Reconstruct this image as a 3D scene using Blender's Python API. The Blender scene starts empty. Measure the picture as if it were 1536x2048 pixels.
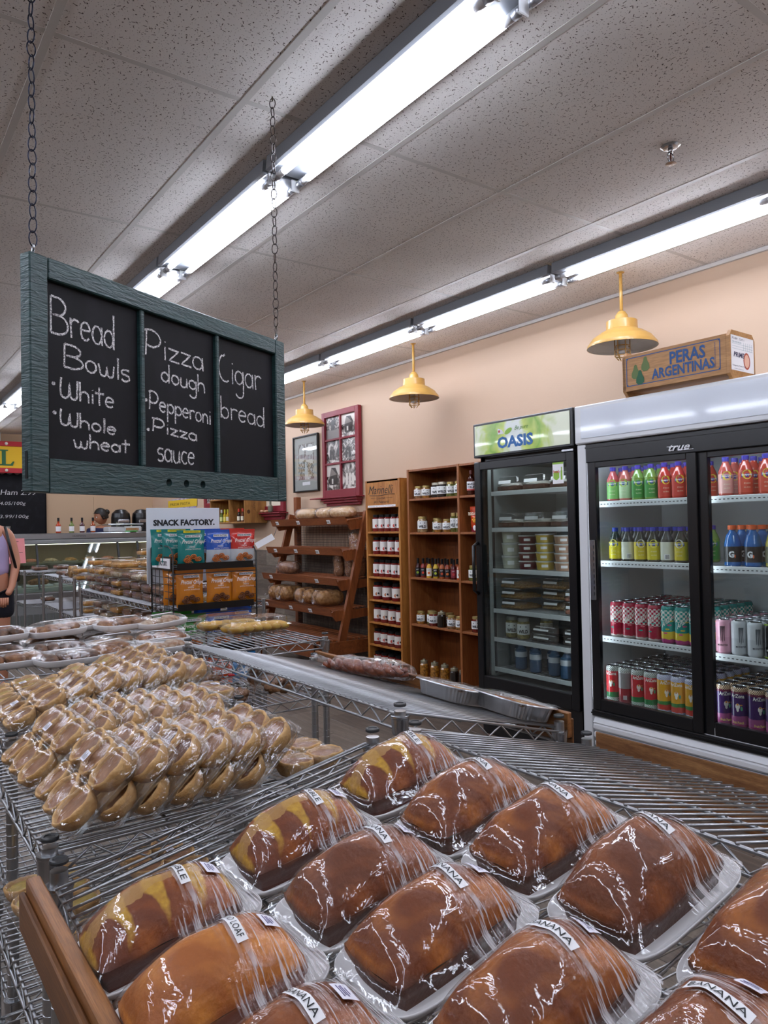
import bpy, math, random
from mathutils import Vector, Matrix
random.seed(7)
SC = bpy.context.scene
COL = SC.collection
PI = math.pi

# ------------------------------------------------------------ camera, world, exposure
CAMZ = 1.33
_p, _r, _y = math.radians(1.1357), math.radians(-1.0994), math.radians(36.003)
_fw = Vector((math.sin(_y)*math.cos(_p), math.cos(_y)*math.cos(_p), math.sin(_p)))
_r0 = Vector((math.cos(_y), -math.sin(_y), 0)); _u0 = _r0.cross(_fw)
_rt = _r0*math.cos(_r)+_u0*math.sin(_r); _up = -_r0*math.sin(_r)+_u0*math.cos(_r)
cd = bpy.data.cameras.new('camera'); cam = bpy.data.objects.new('camera', cd); COL.objects.link(cam)
cam.matrix_world = Matrix(((_rt.x, _up.x, -_fw.x, 0), (_rt.y, _up.y, -_fw.y, 0), (_rt.z, _up.z, -_fw.z, CAMZ), (0, 0, 0, 1)))
cd.sensor_fit = 'HORIZONTAL'; cd.sensor_width = 36; cd.lens = 36*1467/1536; cd.clip_start = .02
SC.camera = cam
W = bpy.data.worlds.new('world'); SC.world = W; W.use_nodes = True
W.node_tree.nodes['Background'].inputs[0].default_value = (.8, .85, 1, 1)
W.node_tree.nodes['Background'].inputs[1].default_value = .3
vs = SC.view_settings
SC.display_settings.display_device = 'sRGB'
vs.view_transform = 'Standard'; vs.look = 'None'; vs.gamma = 1; vs.use_curve_mapping = False
vs.exposure = 0.88
TUBE = 17.0          # strength of the fluorescent tubes
cy = SC.cycles
cy.use_denoising = True; cy.max_bounces = 8; cy.transparent_max_bounces = 24; cy.diffuse_bounces = 4
cy.glossy_bounces = 4; cy.transmission_bounces = 4; cy.caustics_reflective = False; cy.caustics_refractive = False
cy.sample_clamp_indirect = 4

# ------------------------------------------------------------ materials
def srgb(h):
    if not isinstance(h, str): return tuple(h)+((1,) if len(h) == 3 else ())
    h = h.lstrip('#'); o = []
    for i in (0, 2, 4):
        c = int(h[i:i+2], 16)/255
        o.append(c/12.92 if c <= .04045 else ((c+.055)/1.055)**2.4)
    return tuple(o)+(1,)
MATS = {}
class NT:
    def __init__(s, name):
        m = bpy.data.materials.new(name); m.use_nodes = True; s.m = m; s.t = m.node_tree; s.n = s.t.nodes; s.l = s.t.links
        s.b = s.n['Principled BSDF']; s.out = s.n['Material Output']
    def node(s, ty, **k):
        n = s.n.new(ty)
        for a, v in k.items():
            if a.startswith('i_'): n.inputs[a[2:].replace('_', ' ')].default_value = v
            else: setattr(n, a, v)
        return n
    def link(s, a, b): s.l.new(a, b)
    def math(s, op, a, b=None, c=None):
        n = s.n.new('ShaderNodeMath'); n.operation = op
        for i, v in enumerate((a, b, c)):
            if v is None: continue
            if isinstance(v, (int, float)): n.inputs[i].default_value = v
            else: s.link(v, n.inputs[i])
        return n.outputs[0]
    def mix(s, f, a, b):
        n = s.n.new('ShaderNodeMix'); n.data_type = 'RGBA'
        for i, v in ((0, f), (6, a), (7, b)):
            if isinstance(v, (int, float)): n.inputs[i].default_value = v
            elif isinstance(v, tuple): n.inputs[i].default_value = v
            elif isinstance(v, str): n.inputs[i].default_value = srgb(v)
            else: s.link(v, n.inputs[i])
        return n.outputs[2]
    def coord(s, scale=(1, 1, 1), kind='Object', rot=(0, 0, 0)):
        if kind == 'World': o = s.n.new('ShaderNodeNewGeometry').outputs['Position']
        else: o = s.n.new('ShaderNodeTexCoord').outputs[kind]
        mp = s.n.new('ShaderNodeMapping'); mp.inputs['Scale'].default_value = scale; mp.inputs['Rotation'].default_value = rot
        s.link(o, mp.inputs[0]); return mp.outputs[0]
    def noise(s, v, scale, detail=3, dist=0, out='Fac'):
        n = s.n.new('ShaderNodeTexNoise'); n.inputs['Scale'].default_value = scale; n.inputs['Detail'].default_value = detail
        n.inputs['Distortion'].default_value = dist; s.link(v, n.inputs['Vector']); return n.outputs[out]
    def ramp(s, f, stops):
        n = s.n.new('ShaderNodeValToRGB'); e = n.color_ramp.elements
        while len(e) < len(stops): e.new(.5)
        for el, (p, c) in zip(e, stops): el.position = p; el.color = srgb(c) if isinstance(c, str) else (c, c, c, 1)
        s.link(f, n.inputs[0]); return n.outputs[0]
    def bump(s, h, st, dist=.01):
        n = s.n.new('ShaderNodeBump'); n.inputs['Strength'].default_value = st; n.inputs['Distance'].default_value = dist
        s.link(h, n.inputs['Height']); return n.outputs[0]
def M(name, col='#888888', rough=.5, metal=0, noise=None, bump=None, emis=0, coat=0, alpha=None, spec=None, kind='Object', trans=0):
    """noise=(scale, colour2[, stretch]); bump=(scale, strength[, stretch])"""
    if name in MATS: return MATS[name]
    t = NT(name); b = t.b
    b.inputs['Base Color'].default_value = srgb(col); b.inputs['Roughness'].default_value = rough; b.inputs['Metallic'].default_value = metal
    if coat: b.inputs['Coat Weight'].default_value = coat; b.inputs['Coat Roughness'].default_value = .05
    if spec is not None: b.inputs['Specular IOR Level'].default_value = spec
    if trans: b.inputs['Transmission Weight'].default_value = trans
    if noise:
        v = t.coord(noise[2] if len(noise) > 2 else (1, 1, 1), kind)
        f = t.ramp(t.noise(v, noise[0], 4), [(.35, 0.), (.65, 1.)])
        t.link(t.mix(f, srgb(col), srgb(noise[1])), b.inputs['Base Color'])
    if bump:
        v = t.coord(bump[2] if len(bump) > 2 else (1, 1, 1), kind)
        t.link(t.bump(t.noise(v, bump[0], 4), bump[1]), b.inputs['Normal'])
    if emis: b.inputs['Emission Color'].default_value = srgb(col); b.inputs['Emission Strength'].default_value = emis
    if alpha is not None: b.inputs['Alpha'].default_value = alpha
    MATS[name] = t.m; return t.m
def wood(name, c1, c2, axis=0, scale=9, rough=.45, stretch=14, bump=.15):
    if name in MATS: return MATS[name]
    t = NT(name); sc = [stretch]*3; sc[axis] = 1.0
    v = t.coord(tuple(sc)); n1 = t.noise(v, scale*.35, 5, .8)
    f = t.ramp(n1, [(.3, 0.), (.7, 1.)])
    n2 = t.ramp(t.noise(v, scale*3.2, 4, .3), [(.38, 0.), (.62, 1.)])
    t.link(t.mix(t.math('MULTIPLY', n2, .40), t.mix(f, c1, c2), tuple(q*.55 for q in srgb(c2)[:3])+(1,)), t.b.inputs['Base Color'])
    t.b.inputs['Roughness'].default_value = rough
    t.link(t.bump(n1, bump, .003), t.b.inputs['Normal'])
    MATS[name] = t.m; return t.m
def clear(name, tint='#ffffff', f0=.04, gl=.9, rough=.06, streak=None, st=.5, haze=0., hazecol='#ffffff'):
    """thin clear plastic or glass: see-through, with its own reflections"""
    if name in MATS: return MATS[name]
    t = NT(name); t.n.remove(t.b)
    tr = t.node('ShaderNodeBsdfTransparent'); tr.inputs[0].default_value = srgb(tint)
    g = t.node('ShaderNodeBsdfGlossy'); g.inputs['Roughness'].default_value = rough; g.inputs['Color'].default_value = (1, 1, 1, 1)
    lw = t.node('ShaderNodeLayerWeight'); lw.inputs['Blend'].default_value = .5
    f = t.math('MINIMUM', t.math('ADD', t.math('MULTIPLY', t.math('POWER', lw.outputs['Facing'], 3.5), gl), f0), 1.0)
    if streak:
        v = t.coord(streak); h = t.noise(v, 1.0, 3, .6); nb = t.bump(h, st, .01); t.link(nb, g.inputs['Normal']); 
    mx = t.node('ShaderNodeMixShader'); t.link(f, mx.inputs[0]); t.link(tr.outputs[0], mx.inputs[1]); t.link(g.outputs[0], mx.inputs[2])
    o = mx.outputs[0]
    if haze:
        d = t.node('ShaderNodeBsdfDiffuse'); d.inputs[0].default_value = srgb(hazecol)
        m2 = t.node('ShaderNodeMixShader')
        if streak:
            v2 = t.coord(tuple(q*1.3 for q in streak)); hh = t.ramp(t.noise(v2, 1.0, 2, .3), [(.52, 0.), (.75, 1.)])
            t.link(t.math('MULTIPLY', hh, haze), m2.inputs[0])
        else: m2.inputs[0].default_value = haze
        t.link(o, m2.inputs[1]); t.link(d.outputs[0], m2.inputs[2]); o = m2.outputs[0]
    t.link(o, t.out.inputs[0]); MATS[name] = t.m; return t.m

# ------------------------------------------------------------ mesh builder
TXT = {}
def text2d(s, shear=0., bold=0.):
    k = (s, shear, bold)
    if k in TXT: return TXT[k]
    c = bpy.data.curves.new('t', 'FONT'); c.body = s; c.size = 1; c.resolution_u = 2; c.shear = shear; c.offset = bold
    o = bpy.data.objects.new('t', c); me = o.to_mesh()
    vs_ = [(v.co.x, v.co.y) for v in me.vertices]; fs = [tuple(p.vertices) for p in me.polygons]
    o.to_mesh_clear(); bpy.data.objects.remove(o); bpy.data.curves.remove(c)
    x0 = min(v[0] for v in vs_); x1 = max(v[0] for v in vs_); y0 = min(v[1] for v in vs_); y1 = max(v[1] for v in vs_)
    TXT[k] = ([((x-x0)/(x1-x0), (y-y0)/(y1-y0)) for x, y in vs_], fs, (x1-x0)/(y1-y0)); return TXT[k]
class MB:
    def __init__(s): s.v = []; s.f = []; s.mi = []; s.sm = []; s.T = None
    def add(s, vs_, fs, mi=0, sm=False):
        b = len(s.v)
        if s.T is not None: vs_ = [tuple(s.T @ Vector(p)) for p in vs_]
        s.v += [tuple(p) for p in vs_]
        for f in fs: s.f.append(tuple(b+i for i in f)); s.mi.append(mi); s.sm.append(sm)
        return s
    def box(s, x0, x1, y0, y1, z0, z1, mi=0):
        return s.add([(x0, y0, z0), (x1, y0, z0), (x1, y1, z0), (x0, y1, z0), (x0, y0, z1), (x1, y0, z1), (x1, y1, z1), (x0, y1, z1)],
                     [(0, 3, 2, 1), (4, 5, 6, 7), (0, 1, 5, 4), (1, 2, 6, 5), (2, 3, 7, 6), (3, 0, 4, 7)], mi)
    def bbox(s, x0, x1, y0, y1, z0, z1, b=.003, mi=0):
        """box with chamfered edges"""
        x = (x0, x0+b, x1-b, x1); y = (y0, y0+b, y1-b, y1)
        def ring(zz, e): 
            X0, X1 = (x[1], x[2]) if e else (x[0], x[3]); Y0, Y1 = (y[1], y[2]) if e else (y[0], y[3])
            if e: return [(X0, Y0, zz), (X1, Y0, zz), (X1, Y0, zz), (X1, Y1, zz), (X1, Y1, zz), (X0, Y1, zz), (X0, Y1, zz), (X0, Y0, zz)]
            return [(x[1], Y0, zz), (x[2], Y0, zz), (X1, y[1], zz), (X1, y[2], zz), (x[2], Y1, zz), (x[1], Y1, zz), (X0, y[2], zz), (X0, y[1], zz)]
        R = [ring(z0, 1), ring(z0+b, 0), ring(z1-b, 0), ring(z1, 1)]
        vv = sum(R, []); ff = []
        for i in range(3):
            for j in range(8): ff.append((i*8+j, i*8+(j+1) % 8, i*8+8+(j+1) % 8, i*8+8+j))
        ff.append((31, 30, 29, 28, 27, 26, 25, 24)[::-1]); ff.append(tuple(range(8))[::-1])
        return s.add(vv, ff, mi)
    def obj_box(s, c, ax, ay, az, mi=0):
        c = Vector(c); ax, ay, az = Vector(ax), Vector(ay), Vector(az); q = []
        for k in (-1, 1):
            for a, b in ((-1, -1), (1, -1), (1, 1), (-1, 1)): q.append(tuple(c+ax*a+ay*b+az*k))
        return s.add(q, [(0, 3, 2, 1), (4, 5, 6, 7), (0, 1, 5, 4), (1, 2, 6, 5), (2, 3, 7, 6), (3, 0, 4, 7)], mi)
    def bar(s, a, b, w, h, up=(0, 0, 1), mi=0):
        a, b = Vector(a), Vector(b); d = (b-a); n = d.normalized(); u = Vector(up); sd = n.cross(u).normalized(); uu = sd.cross(n)
        return s.obj_box((a+b)/2, d/2, sd*w/2, uu*h/2, mi)
    def tube(s, pts, r, n=6, mi=0, closed=False, caps=True):
        P = [Vector(p) for p in pts]; N = len(P); vv = []; ff = []
        up = Vector((.13, .21, .97)); prev = None
        for i, p in enumerate(P):
            if closed: d = P[(i+1) % N]-P[i-1]
            else: d = P[min(i+1, N-1)]-P[max(i-1, 0)]
            d.normalize()
            a = (prev if prev is not None else (up if abs(d.dot(up)) < .95 else Vector((1, 0, 0))))
            a = (a-d*a.dot(d)).normalized(); prev = a; b = d.cross(a)
            rr = r[i] if isinstance(r, (list, tuple)) else r
            for j in range(n):
                t = 2*PI*j/n; vv.append(tuple(p+a*rr*math.cos(t)+b*rr*math.sin(t)))
        for i in range(N if closed else N-1):
            i2 = (i+1) % N
            for j in range(n): ff.append((i*n+j, i*n+(j+1) % n, i2*n+(j+1) % n, i2*n+j))
        if caps and not closed: ff.append(tuple(range(n))[::-1]); ff.append(tuple((N-1)*n+j for j in range(n)))
        return s.add(vv, ff, mi, True)
    def lathe(s, prof, n=16, mi=0, c=(0, 0, 0), sx=1, sy=1, mis=None, power=2):
        vv = []; k = len(prof)
        for r, z in prof:
            for j in range(n):
                t = 2*PI*j/n; cc, ss = math.cos(t), math.sin(t)
                if power != 2:
                    e = 2/power; cc = math.copysign(abs(cc)**e, cc); ss = math.copysign(abs(ss)**e, ss)
                vv.append((c[0]+r*cc*sx, c[1]+r*ss*sy, c[2]+z))
        for i in range(k-1):
            m_ = mis[i] if mis else mi
            s.add([vv[i*n+j] for j in range(n)]+[vv[i*n+n+j] for j in range(n)], [(j, (j+1) % n, n+(j+1) % n, n+j) for j in range(n)], m_, True)
        if prof[0][0] > 1e-5: s.add(vv[:n], [tuple(range(n))[::-1]], mis[0] if mis else mi)
        if prof[-1][0] > 1e-5: s.add(vv[-n:], [tuple(range(n))], mis[-1] if mis else mi)
        return s
    def grid(s, fn, nu, nv, mi=0, closeu=False, sm=True):
        vv = [fn(i/nu, j/nv) for i in range(nu+(0 if closeu else 1)) for j in range(nv+1)]; ff = []; k = nv+1; N = nu if closeu else nu+1
        for i in range(nu):
            for j in range(nv):
                i2 = (i+1) % N; ff.append((i*k+j, i2*k+j, i2*k+j+1, i*k+j+1))
        return s.add(vv, ff, mi, sm)
    def blob(s, c, r, n=10, m=7, mi=0, jit=0., rnd=None):
        rnd = rnd or random; J = [[1+rnd.uniform(-jit, jit) for _ in range(m+1)] for _ in range(n)]
        def fn(u, v):
            i = int(round(u*n)) % n; j = int(round(v*m)); t = 2*PI*u; p = PI*(v-.5); q = J[i][j] if 0 < j < m else 1
            return (c[0]+r[0]*math.cos(p)*math.cos(t)*q, c[1]+r[1]*math.cos(p)*math.sin(t)*q, c[2]+r[2]*math.sin(p)*q)
        return s.grid(fn, n, m, mi, True)
    def prism(s, poly, z0, z1, mi=0, ax='z'):
        n = len(poly)
        def m(p, z): return (p[0], p[1], z) if ax == 'z' else ((p[0], z, p[1]) if ax == 'y' else (z, p[0], p[1]))
        return s.add([m(p, z0) for p in poly]+[m(p, z1) for p in poly],
                     [tuple(range(n))[::-1], tuple(range(n, 2*n))]+[(i, (i+1) % n, n+(i+1) % n, n+i) for i in range(n)], mi)
    def text(s, t, o, xd, yd, h, w=None, mi=0, shear=0., bold=0., wrap=None):
        """flat lettering: o = lower-left corner; wrap=(radius) bends it round the z axis, o=(angle, z)"""
        P, F, asp = text2d(t, shear, bold); w = w or h*asp
        if wrap:
            vv = []
            for x, y in P:
                a = o[0]+(x*w+y*h*xd)/wrap; vv.append((wrap*math.cos(a), wrap*math.sin(a), o[1]+y*h+x*w*yd))
        else:
            o, xd, yd = Vector(o), Vector(xd), Vector(yd); vv = [tuple(o+xd*x*w+yd*y*h) for x, y in P]
        return s.add(vv, F, mi)
    def mesh(s, mats, name='m'):
        me = bpy.data.meshes.new(name); me.from_pydata(s.v, [], s.f)
        for m in (mats if isinstance(mats, (list, tuple)) else [mats]): me.materials.append(m)
        me.polygons.foreach_set('material_index', s.mi); me.polygons.foreach_set('use_smooth', s.sm); me.update(); return me
    def put(s, name, mats, parent=None, *a, **k): return put(name, s.mesh(mats, name), parent, *a, **k)
def put(name, me, parent=None, loc=None, rot=None, kind=None, label=None, scale=None):
    o = bpy.data.objects.new(name, me); COL.objects.link(o)
    if parent is not None: o.parent = parent
    if loc is not None: o.location = loc
    if rot is not None: o.rotation_euler = rot
    if scale is not None: o.scale = scale
    if kind: o['kind'] = kind
    if label: o['label'] = label
    return o
KIDS = {}
def thing(name, label, cat, loc=(0, 0, 0), rz=0, group=None, rot=None):
    o = bpy.data.objects.new(name, None); COL.objects.link(o); o.empty_display_size = .05
    o.location = loc; o.rotation_euler = rot or (0, 0, rz); o['label'] = label; o['category'] = cat
    if group: o['group'] = group
    return o
def tag(o, label, cat, group=None):
    o['label'] = label; o['category'] = cat
    if group: o['group'] = group
    return o
def tree(o):
    """children of every object, once"""
    d = {}
    for x in bpy.data.objects:
        if x.parent is not None: d.setdefault(x.parent.name, []).append(x)
    return d
def snap(o):
    """freeze a thing as a template (name, data, loc, rot, scale, kids, props)"""
    d = tree(o)
    def rec(x): return (x, [rec(c) for c in d.get(x.name, [])])
    return rec(o)
def dup(tp, loc, rz=0, label=None, group=None, rot=None, scale=None, parts=True):
    def rec(t, par):
        c = t[0].copy(); COL.objects.link(c)
        if par is not None: c.parent = par
        for k in t[1]: rec(k, c)
        return c
    r = rec(tp, None) if parts else rec((tp[0], []), None)
    r.location = loc; r.rotation_euler = rot or (0, 0, rz)
    if scale: r.scale = scale
    if label: r['label'] = label
    if group: r['group'] = group
    return r
def kill(tp):
    for k in tp[1]: kill(k)
    bpy.data.objects.remove(tp[0])
def structure(o, kind='structure'): o['kind'] = kind; return o
NTH = ['first', 'second', 'third', 'fourth', 'fifth', 'sixth', 'seventh', 'eighth', 'ninth', 'tenth', 'eleventh', 'twelfth', 'thirteenth', 'fourteenth', 'fifteenth', 'sixteenth']
def lerp(a, b, t): return a+(b-a)*t

# shared materials
m_chrome = M('chrome', '#b4b6ba', .25, 1)
m_wire = M('chrome_wire', '#a8a9ac', .32, .9)
m_post = M('chrome_post', '#b2b5b8', .3, 1)
m_black = M('black_plastic', '#0c0d10', .35)
m_blackm = M('black_metal', '#08090b', .3)
m_white = M('white_plastic', '#e6e8ea', .4)
m_paper = M('white_paper', '#f2f2f4', .6)
m_ink = M('black_ink', '#101216', .6)
m_grayink = M('grey_ink', '#70727a', .6)
m_foam = M('white_foam', '#eceaea', .55)
m_glass = clear('fridge_glass', '#f1f5f4', .035, .8, .0)
m_pane = clear('case_glass', '#e6efec', .05, .8, .02)
m_clam = clear('clear_plastic', '#f8fafa', .07, .7, .06, (30, 30, 30), .3, .05)
def film_mat():
    t = NT('cling_film'); t.n.remove(t.b)
    tr = t.node('ShaderNodeBsdfTransparent'); g = t.node('ShaderNodeBsdfGlossy'); g.inputs['Roughness'].default_value = .05
    v = t.coord((300, 11, 30), rot=(0, 0, .45)); w = t.coord((1, 1, 1)); sx = t.node('ShaderNodeSeparateXYZ'); t.link(w, sx.inputs[0])
    lim = t.ramp(t.math('ADD', t.math('MULTIPLY', sx.outputs[0], 9.0), t.math('ADD', t.noise(w, 22, 2), -.05)), [(.45, 0.), (.75, 1.)])
    st = t.noise(v, 1.0, 2, .3); cr = t.noise(w, 26, 3, 1.)
    h = t.math('ADD', t.math('MULTIPLY', t.math('MULTIPLY', st, lim), .5), t.math('MULTIPLY', cr, .55))
    t.link(t.bump(h, .8, .005), g.inputs['Normal'])
    lw = t.node('ShaderNodeLayerWeight'); lw.inputs['Blend'].default_value = .5
    f = t.math('MINIMUM', t.math('ADD', t.math('MULTIPLY', t.math('POWER', lw.outputs['Facing'], 3.5), .45), .07), 1.0)
    mx = t.node('ShaderNodeMixShader'); t.link(f, mx.inputs[0]); t.link(tr.outputs[0], mx.inputs[1]); t.link(g.outputs[0], mx.inputs[2])
    d = t.node('ShaderNodeBsdfDiffuse'); d.inputs[0].default_value = srgb('#f2eef0'); m2 = t.node('ShaderNodeMixShader')
    k = t.ramp(st, [(.51, 0.), (.64, 1.)]); t.link(t.math('MULTIPLY', t.math('MULTIPLY', k, lim), .5), m2.inputs[0])  # white streak highlights of the wrap, painted as diffuse colour on its +x half
    t.link(mx.outputs[0], m2.inputs[1]); t.link(d.outputs[0], m2.inputs[2]); t.link(m2.outputs[0], t.out.inputs[0]); return t.m
m_film = film_mat()
m_film2 = clear('cling_film_fine', '#fcfcfc', .07, .45, .05, (25, 130, 25), .35, .10)
m_bag = clear('poly_bag', '#f6f6f6', .07, .7, .06, (38, 38, 38), .8, .07)
# ============================================================ SETTING
CZ = 2.773; WX = 3.93; BY = 11.75; LX = -5.2; FY = -3.2
m_wall = M('cream_wall_paint', '#c6aa91', .6, bump=(60, .05), kind='World')
m_wallb = M('beige_wall_paint', '#c6a98a', .6, bump=(60, .05), kind='World')
def tile_mat():
    t = NT('fissured_ceiling_tile'); base = srgb('#ece8e4')
    cur = None
    for sc, ln, wd, ph in ((46, .30, .055, 0), (38, .12, .07, 3.3), (95, .12, .09, 7.7)):
        mp = t.coord((sc, sc, 0.0001), 'World'); 
        ad = t.node('ShaderNodeVectorMath', operation='ADD'); ad.inputs[1].default_value = (ph, ph*2, 0); t.link(mp, ad.inputs[0])
        vo = t.node('ShaderNodeTexVoronoi', voronoi_dimensions='2D'); vo.inputs['Scale'].default_value = 1; t.link(ad.outputs[0], vo.inputs['Vector'])
        su = t.node('ShaderNodeVectorMath', operation='SUBTRACT'); t.link(ad.outputs[0], su.inputs[0]); t.link(vo.outputs['Position'], su.inputs[1])
        se = t.node('ShaderNodeSeparateColor'); t.link(vo.outputs['Color'], se.inputs[0])
        vr = t.node('ShaderNodeVectorRotate', rotation_type='Z_AXIS'); t.link(su.outputs[0], vr.inputs['Vector']); t.link(t.math('MULTIPLY', se.outputs[0], 6.28), vr.inputs['Angle'])
        xyz = t.node('ShaderNodeSeparateXYZ'); t.link(vr.outputs[0], xyz.inputs[0])
        a = t.math('LESS_THAN', t.math('ABSOLUTE', xyz.outputs[0]), t.math('MULTIPLY', se.outputs[1], ln))
        b = t.math('LESS_THAN', t.math('ABSOLUTE', xyz.outputs[1]), wd)
        k = t.math('MULTIPLY', t.math('MULTIPLY', a, b), t.math('GREATER_THAN', se.outputs[2], .25))
        cur = k if cur is None else t.math('MAXIMUM', cur, k)
    v = t.coord((1, 1, 1), 'World')
    blot = t.ramp(t.noise(v, 1.6, 3), [(.35, 0.), (.7, 1.)])
    c = t.mix(blot, base, srgb('#e0dad6'))
    c = t.mix(cur, c, srgb('#5b514a'))
    t.link(c, t.b.inputs['Base Color']); t.b.inputs['Roughness'].default_value = .85
    h = t.math('ADD', t.math('MULTIPLY', cur, -1.0), t.math('MULTIPLY', t.noise(v, 160, 2), .4)); t.link(t.bump(h, .35, .002), t.b.inputs['Normal'])
    return t.m
m_tile = tile_mat()
m_tee = M('painted_steel_tee', '#c9c5c0', .45)
m_floorp = wood('grey_vinyl_plank', '#7b6e63', '#5d524a', 1, 6, .4, 12)
m_floorp2 = wood('grey_vinyl_plank_light', '#8b7d70', '#6a5f55', 1, 6, .4, 12)

floor = structure(MB().box(LX, WX+.1, FY, BY+.1, -.06, -.004).put('floor', M('floor_base', '#4a423b', .6)))
pm = MB().bbox(0, .176, 0, 1.21, -.004, 0, .0015).mesh([m_floorp]); pm2 = MB().bbox(0, .176, 0, 1.21, -.004, 0, .0015).mesh([m_floorp2])
x = -1.22; i = 0
while x < 3.9:
    y = .1-random.random()*1.1
    while y < 9.0:
        put('plank', random.choice((pm, pm2)), floor, (x, y, 0))
        y += 1.213
    x += .178; i += 1
ceiling = structure(MB().box(LX, WX, FY, BY, CZ+.03, CZ+.08).put('ceiling', M('plenum_board', '#8a8683', .9)))
gx0, gy0, sx, sy = .468-.6096*9, 2.240-1.2139*4, .6096, 1.2139
tm = MB().box(-sx/2+.011, sx/2-.011, -sy/2+.011, sy/2-.011, .001, .014).mesh([m_tile])
rm = MB().box(-.012, .012, FY, BY, -.001, .006).mesh([m_tee])
cm = MB().box(-sx/2+.012, sx/2-.012, -.011, .011, 0, .006).mesh([m_tee])
for i in range(16):
    xx = gx0+i*sx
    if LX < xx < WX: put('grid_bar', rm, ceiling, (xx, 0, CZ))
    for j in range(14):
        yy = gy0+j*sy
        cx, cy_ = xx+sx/2, yy+sy/2
        if LX-.3 < cx < WX+.3 and cx > -2.6 and yy < BY+.6:
            if yy < BY-.1 and yy > FY: put('cross_tee', cm, ceiling, (cx, yy, CZ))
            put('ceiling_tile', tm, ceiling, (cx, cy_, CZ))
wall_right = structure(MB().box(WX, WX+.1, FY, BY, 0, CZ+.05).put('wall_right', m_wall))
wall_back = structure(MB().box(LX, WX+.1, BY, BY+.1, 0, CZ+.05).put('wall_back', m_wallb))
wall_left = structure(MB().box(LX-.1, LX, FY, BY, 0, CZ+.05).put('wall_left', m_wall))
wall_front = structure(MB().box(LX, WX+.1, FY-.1, FY, 0, CZ+.05).put('wall_front', m_wall))
t1 = structure(MB().box(WX-.02, WX, FY, BY, CZ-.022, CZ-.001).put('trim_1', m_tee))
# plank wainscot low on the right-hand wall
mw = [wood('wainscot_plank_a', '#85776b', '#63574d', 1, 5, .5, 10), wood('wainscot_plank_b', '#978a7c', '#6f6459', 1, 5, .5, 10)]
for r in range(6):
    y = 5.4-random.random()
    while y < 10.6:
        MB().bbox(WX-.010, WX, y, y+1.20, .012+r*.179, .012+r*.179+.176, .0015).put('plank', mw[(r+int(y)) % 2], wall_right); y += 1.203
# panel seams on the back wall
for k, xx in enumerate((1.9, 2.25, 3.03)):
    structure(MB().box(xx-.012, xx+.012, BY-.012, BY, 0, CZ-.9).put('trim_%d' % (k+2), m_wallb))

# ------------------------------------------------------------ strip lights
m_house = M('white_enamel_housing', '#85898f', .35)
m_tubee = M('lit_tube', '#eaf0ff', .4, emis=TUBE)
m_tubecap = M('tube_end_cap', '#a5a8ae', .3, .6); m_tubeclr = M('tube_frosted_end', '#e3e4e8', .3)
hm = MB(); SL = 1.205
hm.prism([(-.088, .0), (-.094, -.056), (-.082, -.060), (-.070, -.054), (.070, -.054), (.082, -.060), (.094, -.056), (.088, 0)], 0, SL, ax='y')

hme = hm.mesh([m_house])
def tubem(half):
    b = MB(); seg = [(.0, .04, .0135, 1), (.04, .075, .013, 2), (.075, SL-.075, .0135, 0), (SL-.075, SL-.04, .013, 2), (SL-.04, SL, .0135, 1)]
    return seg
tb = MB(); tb.tube([(0, .072, 0), (0, SL-.072, 0)], .0135, 12); tbm = tb.mesh([m_tubee])
tc = MB(); tc.tube([(0, 0, 0), (0, .034, 0)], .0150, 12, 0).tube([(0, .034, 0), (0, .072, 0)], .0133, 12, 1); tcm = tc.mesh([m_tubecap, m_tubeclr])
so = MB().bbox(-.018, .018, -.012, -.004, -.020, .03, .003).tube([(-.017, 0, -.005), (-.017, 0, -.012), (.017, 0, -.012)], .003, 5); som = so.mesh([m_white])
lt = thing('strip_light', 'x', 'ceiling light')
put('housing', hme, lt)
for dx in (-.052, .052):
    u = put('fluorescent_tube', tbm, lt, (dx, 0, -.076))
    put('end_cap', tcm, u); put('end_cap', tcm, u, (0, SL, 0), (0, 0, PI))
    put('socket', som, lt, (dx, .006, -.076))
T = snap(lt)
W_ = ['white twin-tube strip light %s, %s' ]
ROW1 = ['overhead section running past the top edge', 'section above the chalkboard chain', 'section just beyond the chalkboard chain', 'section hidden partly by the chalkboard', 'section behind the chalkboard', 'section seen over the distant shop', 'section nearest the deli signs', 'last far section']
n1 = 0
for rx, rn, y0 in ((1.395, 'middle row', 1.32-1.235*3), (3.235, 'row beside the cream wall', 1.50-1.235*3), (-.55, 'row over the unseen aisle', 1.4-1.235*3), (-2.5, 'row by the far aisle', 1.4-1.235*3)):
    for k in range(11):
        yy = y0+k*1.235
        if yy > BY-1.3: continue
        d = yy; nm = NTH[max(0, k-2)] if k >= 3 else NTH[k]
        vis = k >= 3 and rx > 0
        if not vis and k % 2: pass
        lab = ('white twin-tube ceiling light, %s along the %s' % (nm, rn)) if vis else ('white twin-tube ceiling light behind the viewer, %s of the %s' % (NTH[k], rn))
        if rx < 0: lab = 'white twin-tube ceiling light, %s of the %s' % (NTH[k], rn)
        dup(T, (rx, yy, CZ-.001), 0, lab, 'fluorescent strip lights')
kill(T)
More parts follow.
